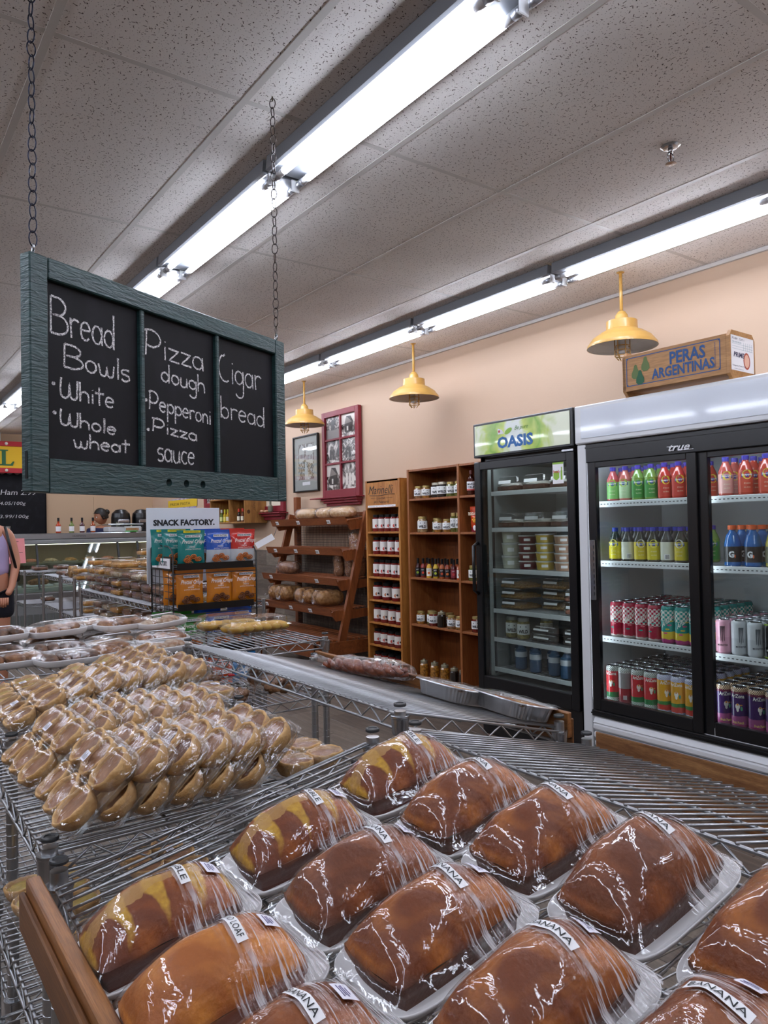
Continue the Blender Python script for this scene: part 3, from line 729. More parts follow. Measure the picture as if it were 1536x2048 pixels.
# ============================================================ TART PACKS
m_pastry = M('pale_pastry', '#d6ae76', .55, noise=(60, '#c0935a'), bump=(120, .25))
def filling(name, c1, c2):
    if name in MATS: return MATS[name]
    t = NT(name); v = t.coord((1, 1, 1)); t.link(t.mix(t.ramp(t.noise(v, 45, 4), [(.35, 0.), (.65, 1.)]), srgb(c1), srgb(c2)), t.b.inputs['Base Color'])
    t.b.inputs['Roughness'].default_value = .5; t.link(t.bump(t.noise(v, 220, 3), .3, .002), t.b.inputs['Normal']); MATS[name] = t.m; return t.m
m_butter = filling('baked_butter_filling', '#a3714a', '#865634'); m_meat = filling('dark_filling', '#5c321d', '#7c4d2c'); m_lemon = filling('lemon_filling', '#cdb05a', '#a98a3a'); m_pecan = filling('pecan_filling', '#7a4a26', '#9a6b3c')
def tart_meshes(fill, seed, R=.0368, h=.029):
    rnd = random.Random(seed); wob = [rnd.uniform(-.0022, .0022) for _ in range(20)]; hz = [rnd.uniform(-.002, .003) for _ in range(20)]
    P = [(.0, .0), (.60, .0), (.76, .08*h), (.90, .36*h), (.985, .72*h), (1.0, .90*h), (.985, h), (.94, h*1.05), (.89, h*1.03), (.85, h*.93), (.82, h*.78), (.78, h*.70)]
    def fn(i, j):
        k = int(round(j*(len(P)-1))); t = 2*PI*i; r, z = P[k]; q = R*r+(.0009*math.sin(5*t+wob[0]*2000)+.0007*math.sin(11*t+wob[1]*2000))*(r > .7)
        return (q*math.cos(t), q*math.sin(t), z+(.0011*math.sin(3*t+wob[2]*2000)+.0008*math.sin(8*t+wob[3]*2000))*(k > 3))
    b = MB().grid(fn, 28, len(P)-1, closeu=True)
    f = MB(); f.grid(lambda i, j: (R*.84*j*math.cos(2*PI*i), R*.84*j*math.sin(2*PI*i), h*.80-.002*(1-j*j)), 16, 4, closeu=True)
    return b.mesh([m_pastry]), f.mesh([fill])
def tart_pack(fill, nu, nv, seed, flat=False):
    """film pack: u along the slope, v along the depth; local z is the pack's face"""
    d = .0735; U, V = nu*d+.010, nv*d+.010
    t = thing('tart_pack', 'x', 'tart pack', group='film-wrapped tart packs')
    ms = [tart_meshes(fill, seed*5+k) for k in range(3)]
    rnd = random.Random(seed)
    for a in range(nu):
        for c in range(nv):
            m1, m2 = rnd.choice(ms); o = put('tart', m1, t, ((a-(nu-1)/2)*d, (c-(nv-1)/2)*d, .004), (rnd.uniform(-.06, .06), rnd.uniform(-.06, .06), rnd.uniform(0, 6))); put('filling', m2, o)
    # clear tray with raised lip, film drawn over the rims
    b = MB(); N = 32
    def rr(i, s, zz):
        q = 2*PI*i/N; c_, s_ = math.cos(q), math.sin(q); e = .28; return (math.copysign(abs(c_)**e, c_)*U/2*s, math.copysign(abs(s_)**e, s_)*V/2*s, zz)
    P = [(.0, .0), (.93, .0), (.965, .006), (.98, .012), (1.03, .013), (1.035, .012)]
    b.grid(lambda i, j: rr(round(i*N), *P[int(round(j*5))]), N, 5, closeu=True)
    b.put('clear_tray', m_clam, t)
    f = MB()
    def fn(i, j):
        u, v = i*2-1, j*2-1; e = max(abs(u), abs(v)); s_ = 1-.04*abs(u*v)**5
        z = .0365+.001*math.sin(9*u+seed)*math.sin(7*v) if e < .86 else lerp(.0365, .010, ((e-.86)/.14)**1.3)
        # sag between the tarts
        gx = abs(math.cos(PI*(u*U/2/d+(.5 if nu % 2 == 0 else 0)))); gy = abs(math.cos(PI*(v*V/2/d+(.5 if nv % 2 == 0 else 0)))); z -= .006*(1-gx)**3 if e < .86 else 0; z -= .006*(1-gy)**3 if e < .86 else 0
        return (u*U/2*s_*1.01, v*V/2*s_*1.01, z)
    f.grid(fn, 24, 30); f.put('film_wrap', m_film2, t)
    s = MB().box(-.009, .009, -.012, .012, .0382, .0385); 
    for k in range(4): s.box(-.006, .006 if k % 2 else .002, -.008+k*.005, -.0065+k*.005, .0385, .0387, 1)
    s.put('price_sticker', [M('price_sticker', '#eeecf8', .5), m_ink], t, (U*.16*(1 if seed % 2 else -1), V*.1, -.001))
    return t
def lean(tp, x, y, z, deg, label, U, rz=0.):
    """pack standing on its lower long edge, face turned to -x and up; x, y = foot of the slope"""
    a = math.radians(deg); cx = x+math.cos(a)*U/2; cz = z+math.sin(a)*U/2
    return dup(tp, (cx, y, cz), label=label, rot=(0, -a, rz))
packs = [tart_pack(m_butter, 2, 3, 1), tart_pack(m_meat, 2, 3, 2), tart_pack(m_lemon, 2, 3, 3), tart_pack(m_pecan, 2, 3, 4), tart_pack(m_butter, 1, 2, 5), tart_pack(m_butter, 2, 2, 6)]
T_ = [snap(p) for p in packs]
zz = .849+.008
U = .157
names = ['leaning pack of six tarts lowest on the front rack, whole face in view', 'leaning tart pack second in the front file', 'leaning tart pack third in the front file, shine across its top', 'leaning tart pack fourth in the front file', 'leaning tart pack fifth in the front file', 'leaning tart pack sixth in the front file, last before the flat ones']
for k, (x, dg) in enumerate(((.247, 42), (.306, 43), (.362, 43), (.418, 43), (.474, 43), (.530, 42))):
    lean(T_[1 if k == 2 else 0], x+.018, 1.283, zz, dg, names[k], U, random.uniform(-.03, .03))
names = ['leaning tart pack at the outer corner of the front rack, behind the lowest one', 'tart pack behind the second of the front file', 'orange-tinged tart pack behind the third of the front file', 'tart pack behind the fourth of the front file', 'tart pack behind the fifth of the front file', 'tart pack behind the sixth of the front file']
for k, (x, dg) in enumerate(((.240, 40), (.300, 44), (.358, 46), (.414, 46), (.468, 46), (.522, 44))):
    lean(T_[3 if k == 2 else 0], x+.014, 1.535, zz, dg, names[k], U, random.uniform(-.03, .03))
dup(T_[5], (.715, 1.285, zz), .1, 'flat tart pack lying at the peak-side end of the front file')
dup(T_[4], (.700, 1.455, zz), .0, 'small flat pack of two tarts lying behind the front file', rot=(0, 0, .05))
# rear rack
zr = .856+.008
rear = [(.285, 1.955, 24, 3, 'tart pack with dark crumbly filling at the near corner of the rear rack'), (.365, 1.955, 33, 1, 'tart pack second along the near edge of the rear rack'), (.435, 1.95, 38, 3, 'tart pack third along the near edge of the rear rack'),
        (.495, 1.95, 41, 0, 'tart pack fourth along the near edge of the rear rack'), (.551, 1.95, 42, 0, 'tart pack fifth along the near edge of the rear rack'), (.607, 1.95, 42, 1, 'tart pack sixth along the near edge of the rear rack'), (.663, 1.95, 41, 0, 'tart pack last along the near edge of the rear rack'),
        (.285, 2.20, 12, 2, 'yellow lemon tart pack nearest the frame edge'), (.420, 2.20, 20, 2, 'yellow lemon tart pack in the middle of three'), (.515, 2.20, 28, 2, 'yellow lemon tart pack closest to the taller tart stacks'), (.585, 2.195, 37, 0, 'tart pack at the back of the rear rack beside the lemon ones'),
        (.643, 2.195, 40, 0, 'tart pack last at the back of the rear rack')]
for x, y, dg, k, lab in rear: lean(T_[k], x, y, zr, dg, lab, U, random.uniform(-.03, .03))
dup(T_[4], (.808, 1.93, zr), .1, 'flat pack of two deep pies at the end of the rear rack')
# shelf under the front rack
zl = .56+.008
for x, y, k, lab in ((.33, 1.36, 3, 'tart pack on the lower shelf by the oak board corner'), (.545, 1.33, 1, 'tart pack with dark filling on the lower shelf, seen through the wires'), (.33, 1.63, 2, 'yellow tart pack on the lower shelf under the front rack'), (.56, 1.63, 0, 'pale tart pack deepest on the lower shelf under the front rack')):
    dup(T_[k], (x, y, zl), .0, lab, rot=(0, -.05, .05))
for q in T_: kill(q)
# ============================================================ DRINKS FRIDGE (two sliding doors)
m_fwhite = M('fridge_white', '#d9dbde', .35, coat=.2); m_fblack = M('fridge_black', '#0b0c10', .28); m_liner = M('fridge_liner', '#c3c8ca', .4); m_led = M('cool_led', '#e8f2ff', .4, emis=9.0)
m_lens = M('sign_lens', '#d4dae4', .12, coat=.6); m_dgrey = M('dark_grey', '#2a2c2f', .5); m_shelfw = M('shelf_white', '#dde0e2', .4)
F = thing('drinks_fridge', 'tall two-door drinks fridge with blank white lightbox and black door frames', 'fridge', (0, 0, 0))
fy0, fy1, fx, fb = 1.20, 2.53, 3.12, 3.84
b = MB(); b.box(fx, fb, fy1-.035, fy1, .10, 1.73); b.box(fx, fb, fy0, fy0+.035, .10, 1.73); b.box(fb-.04, fb, fy0, fy1, .10, 1.73); b.box(fx, fb, fy0, fy1, 1.69, 1.745); b.box(fx, fb, fy0, fy1, .30, .40); b.box(fx+.1, fb, fy0, fy1, .06, .30)
b.bbox(fx-.012, fx+.03, 2.472, fy1, .06, 1.74, .004); b.put('cabinet', m_fwhite, F)
for px in (3.2, 3.75):
    for py in (fy0+.05, fy1-.05): MB().lathe([(.02, 0), (.02, .06)], 10, c=(px, py, 0)).put('foot', m_fblack, F)
b = MB(); b.box(fb-.046, fb-.041, fy0+.036, fy1-.036, .40, 1.69); b.box(fx+.02, fb-.045, fy1-.041, fy1-.036, .40, 1.69); b.put('liner', m_liner, F)
b = MB(); b.bbox(fx-.03, fx+.10, fy0, fy1, 1.742, 1.942, .006); o = b.put('lightbox', m_fwhite, F); MB().box(fx-.034, fx-.0305, fy0+.02, fy1-.045, 1.768, 1.922).put('sign_lens', m_lens, o)
b = MB(); b.bbox(fx-.02, fx+.02, fy0+.003, 2.470, 1.640, 1.738, .004); b.box(fx-.024, fx-.020, fy0+.003, 2.470, 1.715, 1.722); b.put('header', m_fblack, F)
b = MB(); b.bbox(fx-.02, fx+.02, fy0+.003, 2.470, .332, .364, .004); b.box(fx-.026, fx-.02, fy0+.003, 2.47, .345, .352); b.put('sill_rail', m_fblack, F)
MB().box(fx+.013, fx+.02, 2.462, 2.470, .364, 1.64).put('jamb', m_fblack, F)
def door(nm, y0, y1, dx, kw):
    o = thing(nm, 'd', 'd'); 
    for k in ('label', 'category'): del o[k]
    o.parent = F; b = MB(); z0, z1 = .366, 1.642
    b.bbox(fx-.018+dx, fx+.012+dx, y0, y0+.05, z0, z1, .003).bbox(fx-.018+dx, fx+.012+dx, y1-.05, y1, z0, z1, .003).bbox(fx-.018+dx, fx+.012+dx, y0+.05, y1-.05, z0, z0+.06, .003).bbox(fx-.018+dx, fx+.012+dx, y0+.05, y1-.05, z1-.03, z1, .003)
    b.put('door_frame', m_fblack, o); MB().box(fx-.006+dx, fx-.002+dx, y0+.048, y1-.048, z0+.05, z1-.02).put('glass', m_glass, o)
    return o
D1 = door('sliding_door', 1.855, 2.462, 0, 1); D2 = door('sliding_door', fy0+.01, 1.860, .016, 2)
b = MB(); b.bbox(fx-.026, fx-.019, 2.420, 2.455, .93, 1.24, .003); 
for k in range(9): b.box(fx-.030, fx-.026, 2.428, 2.447, .955+k*.03, .972+k*.03)
b.put('recessed_handle', M('bright_handle', '#9aa0a6', .2, .9), D1)
b = MB().text('true', (fx-.026, 1.985, 1.655), (0, -1, 0), (0, 0, 1), .030, .108, 0, shear=.4, bold=.02); b.box(fx-.0265, fx-.0255, 1.86, 1.94, 1.655, 1.6575).box(fx-.0265, fx-.0255, 1.95, 1.995, 1.676, 1.6785); b.put('lettering', m_chrome, F)
MB().box(fx+.03, fx+.05, 1.875, 1.895, .40, 1.69).put('mullion', m_chrome, F)
MB().box(fx+.022, fx+.030, 1.862, 1.880, .42, 1.64).put('glow_strip', m_led, F); MB().box(fx+.022, fx+.030, 2.452, 2.462, .42, 1.64).put('glow_strip', m_led, F); MB().box(fx+.022, fx+.04, fy0+.05, 2.43, 1.672, 1.684).put('glow_strip', m_led, F)
for y0, y1 in ((1.896, 2.482), (fy0+.045, 1.872)):
    for k, z in enumerate((1.437, 1.125 if y0 > 1.5 else 1.117, .731 if y0 > 1.5 else .719)):
        s_ = MB()
        for i in range(int((y1-y0)/.03)+1): s_.box(fx+.085, fb-.05, y0+i*.03, y0+i*.03+.004, z-.006, z-.002)
        s_.bbox(fx+.078, fx+.09, y0, y1, z-.028, z+.004, .003); so_ = s_.put('fridge_shelf', m_shelfw, F)
        tk = MB()
        for i in range(int((y1-y0)/.02)): tk.box(fx+.0768, fx+.0779, y0+.01+i*.02, y0+.02+i*.02, z-.014, z-.010)
        tk.put('price_rail_slots', m_dgrey, so_)
for yy in (2.470, 1.900, 1.866, 2.2, 1.55):
    b = MB(); xx = fx+.06 if yy in (2.47, 1.9, 1.866) else fb-.052
    if xx < 3.4: b.box(xx, xx+.018, yy-.002, yy+.002, .41, 1.68)
    else: b.box(xx, xx+.004, yy-.012, yy+.012, .41, 1.68)
    po = b.put('pilaster', m_chrome if xx > 3.4 else m_shelfw, F)
    q = MB()
    for k in range(50):
        z = .43+k*.025
        if xx > 3.4: q.box(xx-.0008, xx-.0001, yy-.003, yy+.003, z, z+.008)
        else: q.box(xx+.006, xx+.012, yy-.0028, yy+.0028, z, z+.008)
    q.put('pilaster_slots', m_dgrey, po)
b = MB()
for k in range(3): b.bbox(fx-.030+k*.006, fx+.02, fy0, 2.462, .262-k*.044, .300-k*.044, .010)
b.prism([(fx-.028, .302), (fx+.02, .302), (fx+.02, .331), (fx-.008, .331)], fy0, 2.455, ax='y'); b.box(fx-.0, fx+.02, fy0, 2.46, .02, .20); b.put('base_grille', m_fwhite, F)
kb = thing('kick_board', 'wood-grain board propped in front of the big fridge base', 'board', (3.082, 1.25, 0))
MB().bbox(-.012, .0, 0, 1.175, .0, .262, .002).put('board', wood('kick_board_wood', '#a87a4c', '#6f4526', 1, 9, .5, 9), kb)

# ---- cans and bottles
def band(name, stops, rough=.25, metal=0., pat=None, coat=.3):
    """colour by height (Generated z), constant bands; pat=(z0, z1, colA, colB, scale) small checks in a band"""
    if name in MATS: return MATS[name]
    t = NT(name); g = t.coord((1, 1, 1), 'Generated'); s_ = t.node('ShaderNodeSeparateXYZ'); t.link(g, s_.inputs[0])
    n = t.node('ShaderNodeValToRGB'); n.color_ramp.interpolation = 'CONSTANT'; e = n.color_ramp.elements
    while len(e) < len(stops): e.new(.5)
    for el, (p, c) in zip(e, stops): el.position = p; el.color = srgb(c)
    wob = t.math('ADD', s_.outputs[2], t.math('MULTIPLY', t.math('SUBTRACT', t.noise(g, 5, 2), .5), .06)); t.link(wob, n.inputs[0]); c = n.outputs[0]
    for (z0, z1, ca, cb, sc) in (pat or ()):
        oc = t.coord((sc, sc, sc)); ck = t.node('ShaderNodeTexChecker'); ck.inputs['Scale'].default_value = 1; ck.inputs['Color1'].default_value = srgb(ca); ck.inputs['Color2'].default_value = srgb(cb)
        o2 = t.node('ShaderNodeSeparateXYZ'); t.link(oc, o2.inputs[0]); an = t.math('ARCTAN2', o2.outputs[1], o2.outputs[0]); cm = t.node('ShaderNodeCombineXYZ'); t.link(t.math('MULTIPLY', an, sc*.036), cm.inputs[0]); t.link(o2.outputs[2], cm.inputs[1]); cm.inputs[2].default_value = .5
        t.link(cm.outputs[0], ck.inputs['Vector'])
        m_ = t.math('MULTIPLY', t.math('GREATER_THAN', s_.outputs[2], z0), t.math('LESS_THAN', s_.outputs[2], z1)); c = t.mix(m_, c, ck.outputs[0])
    t.link(c, t.b.inputs['Base Color']); t.b.inputs['Roughness'].default_value = rough; t.b.inputs['Metallic'].default_value = metal; t.b.inputs['Coat Weight'].default_value = coat
    MATS[name] = t.m; return t.m
VA = math.radians(213)        # the side of a can that faces the aisle
m_alu = M('aluminium', '#b9bcc0', .25, 1)
def can_me(mat, r=.0355, h=.183): return MB().lathe([(.0, .003), (r*.72, .002), (r*.82, 0), (r*.97, .008), (r, .014), (r, h-.016), (r*.97, h-.011), (r*.84, h-.003)], 18).mesh([mat])
def lid_me(r=.0355, h=.183):
    b = MB().lathe([(r*.84, h-.003), (r*.86, h), (r*.80, h+.0005), (r*.76, h-.003), (0, h-.003)], 16); b.bbox(-.008, .010, -.006, .006, h-.003, h-.0018, .0005); return b.mesh([m_alu])
lidm = lid_me(); lid2 = lid_me(.0330, .157)
def can(key, mat, texts, r=.0355, h=.183, lid=None, extra=None):
    t = thing('drink_can', 'x', 'can'); put('can_body', can_me(mat, r, h), t); put('lid', lid or lidm, t)
    b = MB(); mats = [m_paper]
    for tx, z, hh, w, col, rise in texts:
        m_ = M('ink_'+col.strip('#'), col, .5)
        if m_ not in mats: mats.append(m_)
        b.text(tx, (VA-w/2/r, z), 0, rise, hh, w, mats.index(m_), wrap=r+.0004, bold=.02)
    if extra: extra(b, mats, r)
    if b.v: b.put('lettering', mats, t)
    return snap(t)
def patch(b, r, z, w, h, mi, da=0., n=10, shape='oval'):
    """a small printed patch on the curved side"""
    vv = []
    for k in range(n):
        a = 2*PI*k/n; vv.append((VA+da+w/2*math.cos(a)/r, z+h/2*math.sin(a)))
    if shape == 'box': vv = [(VA+da-w/2/r, z-h/2), (VA+da, z-h/2), (VA+da+w/2/r, z-h/2), (VA+da+w/2/r, z+h/2), (VA+da, z+h/2), (VA+da-w/2/r, z+h/2)]
    b.add([(r*math.cos(a), r*math.sin(a), zz_) for a, zz_ in vv], [tuple(range(len(vv)))], mi)
def skull(b, mats, r):
    ms = [M('ink_ece6dc', '#ece6dc', .5), M('ink_d9882f', '#d9882f', .5), M('ink_3f8f6a', '#3f8f6a', .5)]; k = len(mats); mats += ms
    patch(b, r+.0005, .098, .020, .026, k); patch(b, r+.0005, .084, .011, .020, k); patch(b, r+.0008, .106, .010, .009, k+1); patch(b, r+.0005, .088, .010, .020, k+2, .45); patch(b, r+.0005, .104, .014, .005, k+1, .38)
def claws(col):
    def f(b, mats, r):
        k = len(mats); mats.append(M('ink_'+col.strip('#'), col, .5))
        for dx in (-.007, 0, .007):
            a = VA+dx/r; b.add([((r+.0005)*math.cos(a+q), (r+.0005)*math.sin(a+q), z) for q, z in ((-.10, .125), (.12, .127), (.05, .095), (.07, .062), (-.02, .050+abs(dx)), (-.07, .09))], [(0, 1, 2, 3, 4, 5)], k)
    return f
AR = [('AriZona', .135, .017, .058, '#f0ece4', 0)]
ARD = [('AriZona', .075, .026, .070, '#f2eee6', .8)]
def swirl(c1, c2):
    def f(b, mats, r):
        k = len(mats); mats += [M('ink_'+c1.strip('#'), c1, .5), M('ink_'+c2.strip('#'), c2, .5)]
        for q in range(5): patch(b, r+.0003, .05+.02*q, .022, .008, k+q % 2, (-.5+.27*q))
    return f
CN = {
 'checkred': can('a', band('can_check_red', [(0, '#c9bfb8'), (.08, '#a8213c'), (.45, '#b02a44')], pat=[(.42, .90, '#b52440', '#e9e2dc', 90)]), ARD, extra=swirl('#2b8f86', '#e06a77')),
 'teal': can('b', band('can_teal', [(0, '#b3387a'), (.12, '#e2c53a'), (.32, '#2c9a90'), (.9, '#2f8a82')], pat=[(.6, .90, '#2c9a90', '#e9e6dc', 90)]), ARD, extra=swirl('#d44a80', '#e2c53a')),
 'red': can('c', band('can_red', [(0, '#cfd3cf'), (.10, '#2f7a44'), (.26, '#c5222c'), (.88, '#c9ccc8')], pat=[(.86, 1., '#3a4a3e', '#dfe2de', 200), (.0, .12, '#2c5a3a', '#d9dcd8', 200)]), AR, extra=skull),
 'redback': can('d', band('can_red_back', [(0, '#7d1a26'), (.2, '#9a1c2a'), (.42, '#8f8a8a'), (.86, '#c9ccc8')], pat=[(.88, 1., '#3a4a3e', '#dfe2de', 200)]), [('|||||||||', .02, .022, .018, '#ece8e8', 0)]),
 'yellow': can('e', band('can_yellow', [(0, '#a9a9bb'), (.06, '#c23a2c'), (.2, '#3f7f3c'), (.30, '#e0a21c'), (.86, '#b9b9d0')], pat=[(.87, 1., '#8a8ab0', '#e2e2ee', 200)]), AR, extra=skull),
 'purple': can('f', band('can_purple', [(0, '#8a2a5c'), (.10, '#9a4a7c'), (.30, '#3b1a5a'), (.84, '#6a1f3c'), (.9, '#c9a088')], pat=[(.90, 1., '#5a3a34', '#e8c9a4', 200)]), AR+[('Fruit Punch', .02, .012, .05, '#e2c860', 0)], extra=skull),
 'pink': can('g', band('can_pink', [(0, '#d79aae'), (.5, '#dfa3b6')]), [('MONSTER', .036, .009, .046, '#2a1a20', 0)], .0330, .157, lid2, claws('#4a3038')),
 'white': can('h', band('can_white', [(0, '#c9ccd0'), (.5, '#d6d8dc')]), [('MONSTER', .036, .009, .046, '#26262a', 0)], .0330, .157, lid2, claws('#5f656c')),
 'black': can('i', band('can_black', [(0, '#0e1012'), (.03, '#8fae2a'), (.08, '#0e1012'), (.95, '#8fae2a')]), [('MONSTER', .036, .009, .046, '#e6e6e6', 0)], .0330, .157, lid2, claws('#8ccf2e')),
 'blue': can('j', band('can_blue', [(0, '#1f6fae'), (.5, '#2b86c8')]), [('MONSTER', .036, .009, .046, '#e6e6e6', 0)], .0330, .157, lid2, claws('#e8eef2')),
}
def bottle(key, liquid, lab, cap, h=.178, r=.0325, brand=None, lab_z=(.012, .10), badge='#e7d63c', cat='bottle', capr=.0155):
    t = thing('drink_bottle', 'x', cat); liq = M('liquid_'+liquid.strip('#'), liquid, .12, coat=.6)
    z0, z1 = lab_z
    pr = [(r*.86, 0), (r, .006), (r, z0)]+[(r*1.005, z0), (r*1.005, (z0+z1)/2), (r*1.0, z1)]+[(r*.98, z1+.012), (r*.72, h-.045), (.0145, h-.026), (.0135, h-.016)]
    b = MB().lathe(pr, 18, mis=[0, 0, 1, 1, 1, 0, 0, 0, 0]); b.put('bottle_body', [liq, M('lab_'+lab.strip('#'), lab, .4, coat=.3)], t)
    MB().lathe([(capr, h-.020), (capr, h-.002), (capr-.002, h), (0, h)], 16).put('cap', M('cap_'+cap.strip('#'), cap, .4), t)
    if brand == 'snapple':
        b = MB(); mats = [M('ink_'+badge.strip('#'), badge, .5), M('ink_1d3f9a', '#1d3f9a', .5), m_paper, M('ink_e8e2c4', '#e8e2c4', .5)]
        patch(b, r+.0010, .092, .042, .042, 0, n=16); patch(b, r+.0016, .088, .050, .015, 1, shape='box'); b.text('Snapple', (VA-.022/r, .0835), 0, .06, .010, .044, 2, wrap=r+.0022, bold=.02)
        for q in range(2): b.text('tea drink' if q else 'all natural', (VA-.014/r, .05-q*.018), 0, 0, .007, .028, 3, wrap=r+.001)
        b.put('label_print', mats, t)
    if brand == 'back':
        b = MB(); mats = [m_paper, m_ink]; patch(b, r+.0012, .028, .026, .026, 0, shape='box')
        for q in range(6): patch(b, r+.0016, .028, .0016, .020, 1, (-.25+.1*q), shape='box')
        b.put('label_print', mats, t)
    if brand == 'G':
        b = MB(); mats = [M('ink_eef0f4', '#eef0f4', .5), M('ink_e8622a', '#e8622a', .5)]; b.text('G', (VA-.022/r, .04), 0, 0, .030, .024, 0, wrap=r+.001, bold=.05); patch(b, r+.0012, .046, .006, .016, 1, .12); b.put('label_print', mats, t)
    return snap(t)
BT = {
 'kiwi1': bottle('1', '#c2585c', '#7fbf6a', '#3a2f9a', brand='snapple', badge='#a9c23a'), 'kiwi2': bottle('2', '#c86a62', '#b9d6a8', '#3a2f9a', brand='snapple', badge='#a9c23a'),
 'green': bottle('3', '#7aa04a', '#2f8a35', '#4a3aa6', brand='snapple', badge='#9ab83a'), 'redb': bottle('5', '#c4382e', '#c93528', '#4a3aa6', brand='snapple'), 'pinkw': bottle('6', '#c0584e', '#d9a39c', '#3f3aa0', brand='snapple'),
 'coral': bottle('7', '#b8402f', '#c9472f', '#4038a2', brand='snapple'), 'lemon': bottle('8', '#3a3f3a', '#d6c81e', '#2436a8', h=.174, brand='snapple', badge='#e6de6a'),
 'lemonw': bottle('9', '#4a4f4e', '#dfe0cc', '#2436a8', h=.174, brand='back'), 'lemony': bottle('10', '#40443e', '#d9c42a', '#3b36a8', h=.174, brand='snapple', badge='#e8e8e0'),
 'gblue': bottle('11', '#1d66b0', '#11151c', '#e2622c', h=.186, r=.037, brand='G', lab_z=(.02, .09), capr=.019), 'gyel': bottle('12', '#b5a82a', '#6a6a4e', '#e2622c', h=.186, r=.037, brand='back', lab_z=(.02, .09), capr=.019),
 'gor': bottle('13', '#c8641c', '#c9b8a8', '#e2622c', h=.186, r=.037, brand='G', lab_z=(.02, .09), capr=.019),
 'water': bottle('14', '#35587a', '#c6ccd4', '#b9c2cc', h=.20, r=.034, lab_z=(.095, .135), capr=.014)}
def row(tps, y_start, dy, z, x0, depth, dx, names, what, grp, cat_back):
    """front row individually named, rows behind share a label"""
    for i, k in enumerate(tps):
        y = y_start-i*dy; nm = names[i]
        dup(TPL[k], (x0, y, z), random.uniform(-.35, .35), nm, grp)
        for d in range(1, depth): dup(TPL[k], (x0+d*dx, y+random.uniform(-.002, .002), z), random.uniform(-.5, .5), cat_back, grp+', rows behind')
TPL = dict(CN); TPL.update(BT)
o9 = ['nearest the hinge-side wall', 'second along', 'third along', 'fourth along', 'fifth along', 'sixth along', 'seventh along, partly hidden by the door stile']
row(['kiwi1', 'kiwi2', 'green', 'green', 'redb', 'redb', 'coral'], 2.410, .0755, 1.4395, 3.245, 3, .075,
    ['lime and red juice bottle at the far end of the top shelf', 'pale green juice bottle second on the top shelf', 'bright green juice bottle third on the top shelf', 'darker green juice bottle fourth on the top shelf', 'orange-red juice bottle fifth on the top shelf', 'bright red juice bottle sixth on the top shelf', 'coral juice bottle half hidden by the middle door stile'], '', 'juice bottles, top shelf of the far door', 'juice bottle with purple cap behind the front row, top shelf, far door')
row(['pinkw', 'coral', 'coral', 'redb', 'green'], 1.795, .092, 1.4395, 3.245, 3, .075,
    ['pink-and-white juice bottle beside the middle stile, top shelf', 'coral juice bottle second from the middle stile, top shelf', 'coral juice bottle third from the middle stile, top shelf', 'deep red juice bottle fourth from the middle stile, top shelf', 'green juice bottle at the frame edge, top shelf'], '', 'juice bottles, top shelf of the near door', 'juice bottle with purple cap behind the front row, top shelf, near door')
row(['lemon', 'lemonw', 'lemony', 'lemon', 'lemonw', 'lemony', 'green'], 2.405, .0755, 1.1275, 3.245, 3, .075,
    ['bright yellow-labelled tea bottle at the far end of the second shelf', 'white barcode-side tea bottle second on the second shelf', 'half yellow tea bottle third on the second shelf', 'yellow-labelled tea bottle fourth on the second shelf', 'white barcode-side tea bottle fifth on the second shelf', 'half yellow tea bottle sixth on the second shelf', 'green-labelled bottle half hidden by the stile, second shelf'], '', 'tea bottles, second shelf', 'tea bottle with blue cap behind the front row, second shelf')
row(['gblue', 'gblue', 'gyel', 'gor'], 1.775, .094, 1.1195, 3.25, 3, .082,
    ['blue sports drink bottle with orange cap closest to the middle stile', 'blue sports drink bottle second from the middle stile', 'yellow-green sports drink bottle with barcode side out', 'orange sports drink bottle at the frame edge'], '', 'sports drinks, second shelf', 'sports drink bottle with orange cap behind the front row')
row(['checkred', 'checkred', 'checkred', 'checkred', 'teal', 'teal', 'teal'], 2.405, .0745, .7335, 3.245, 7, .0745,
    ['maroon checkered can at the far end of the third shelf', 'maroon checkered can second on the third shelf', 'maroon checkered can third on the third shelf', 'maroon checkered can fourth on the third shelf', 'teal and yellow can fifth on the third shelf', 'teal and yellow can sixth on the third shelf', 'teal can tucked behind the stile on the third shelf'], '', 'checkered tall cans, third shelf', 'tall can behind the front row on the third shelf')
row(['pink', 'white', 'white', 'black', 'blue'], 1.822, .0735, .7215, 3.235, 6, .070,
    ['pink energy drink can beside the middle stile', 'silver-white energy drink can next to the pink one', 'silver-white energy drink can next to the black one', 'black energy drink can with green claw marks', 'blue energy drink can at the frame edge'], '', 'energy drink cans', 'energy drink can behind the front row')
row(['red', 'redback', 'red', 'red', 'yellow', 'yellow', 'yellow'], 2.425, .0748, .4010, 3.225, 7, .0748,
    ['red tall can at the far end of the bottom shelf', 'dark red can turned to its grey barcode side', 'red watermelon can third on the bottom shelf', 'red watermelon can beside the yellow cans', 'yellow mango can beside the red cans', 'yellow mango can second from the red ones', 'yellow can mostly hidden behind the stile'], '', 'tall cans, bottom shelf of the far door', 'tall can behind the front row, bottom shelf, far door')
row(['purple']*5, 1.825, .0762, .4010, 3.225, 7, .0748,
    ['purple fruit punch can closest to the middle stile', 'purple fruit punch can second from the middle stile', 'purple fruit punch can third from the middle stile', 'purple fruit punch can fourth from the middle stile', 'purple fruit punch can beyond the frame edge'], '', 'purple cans, bottom shelf', 'purple can behind the front row, bottom shelf')

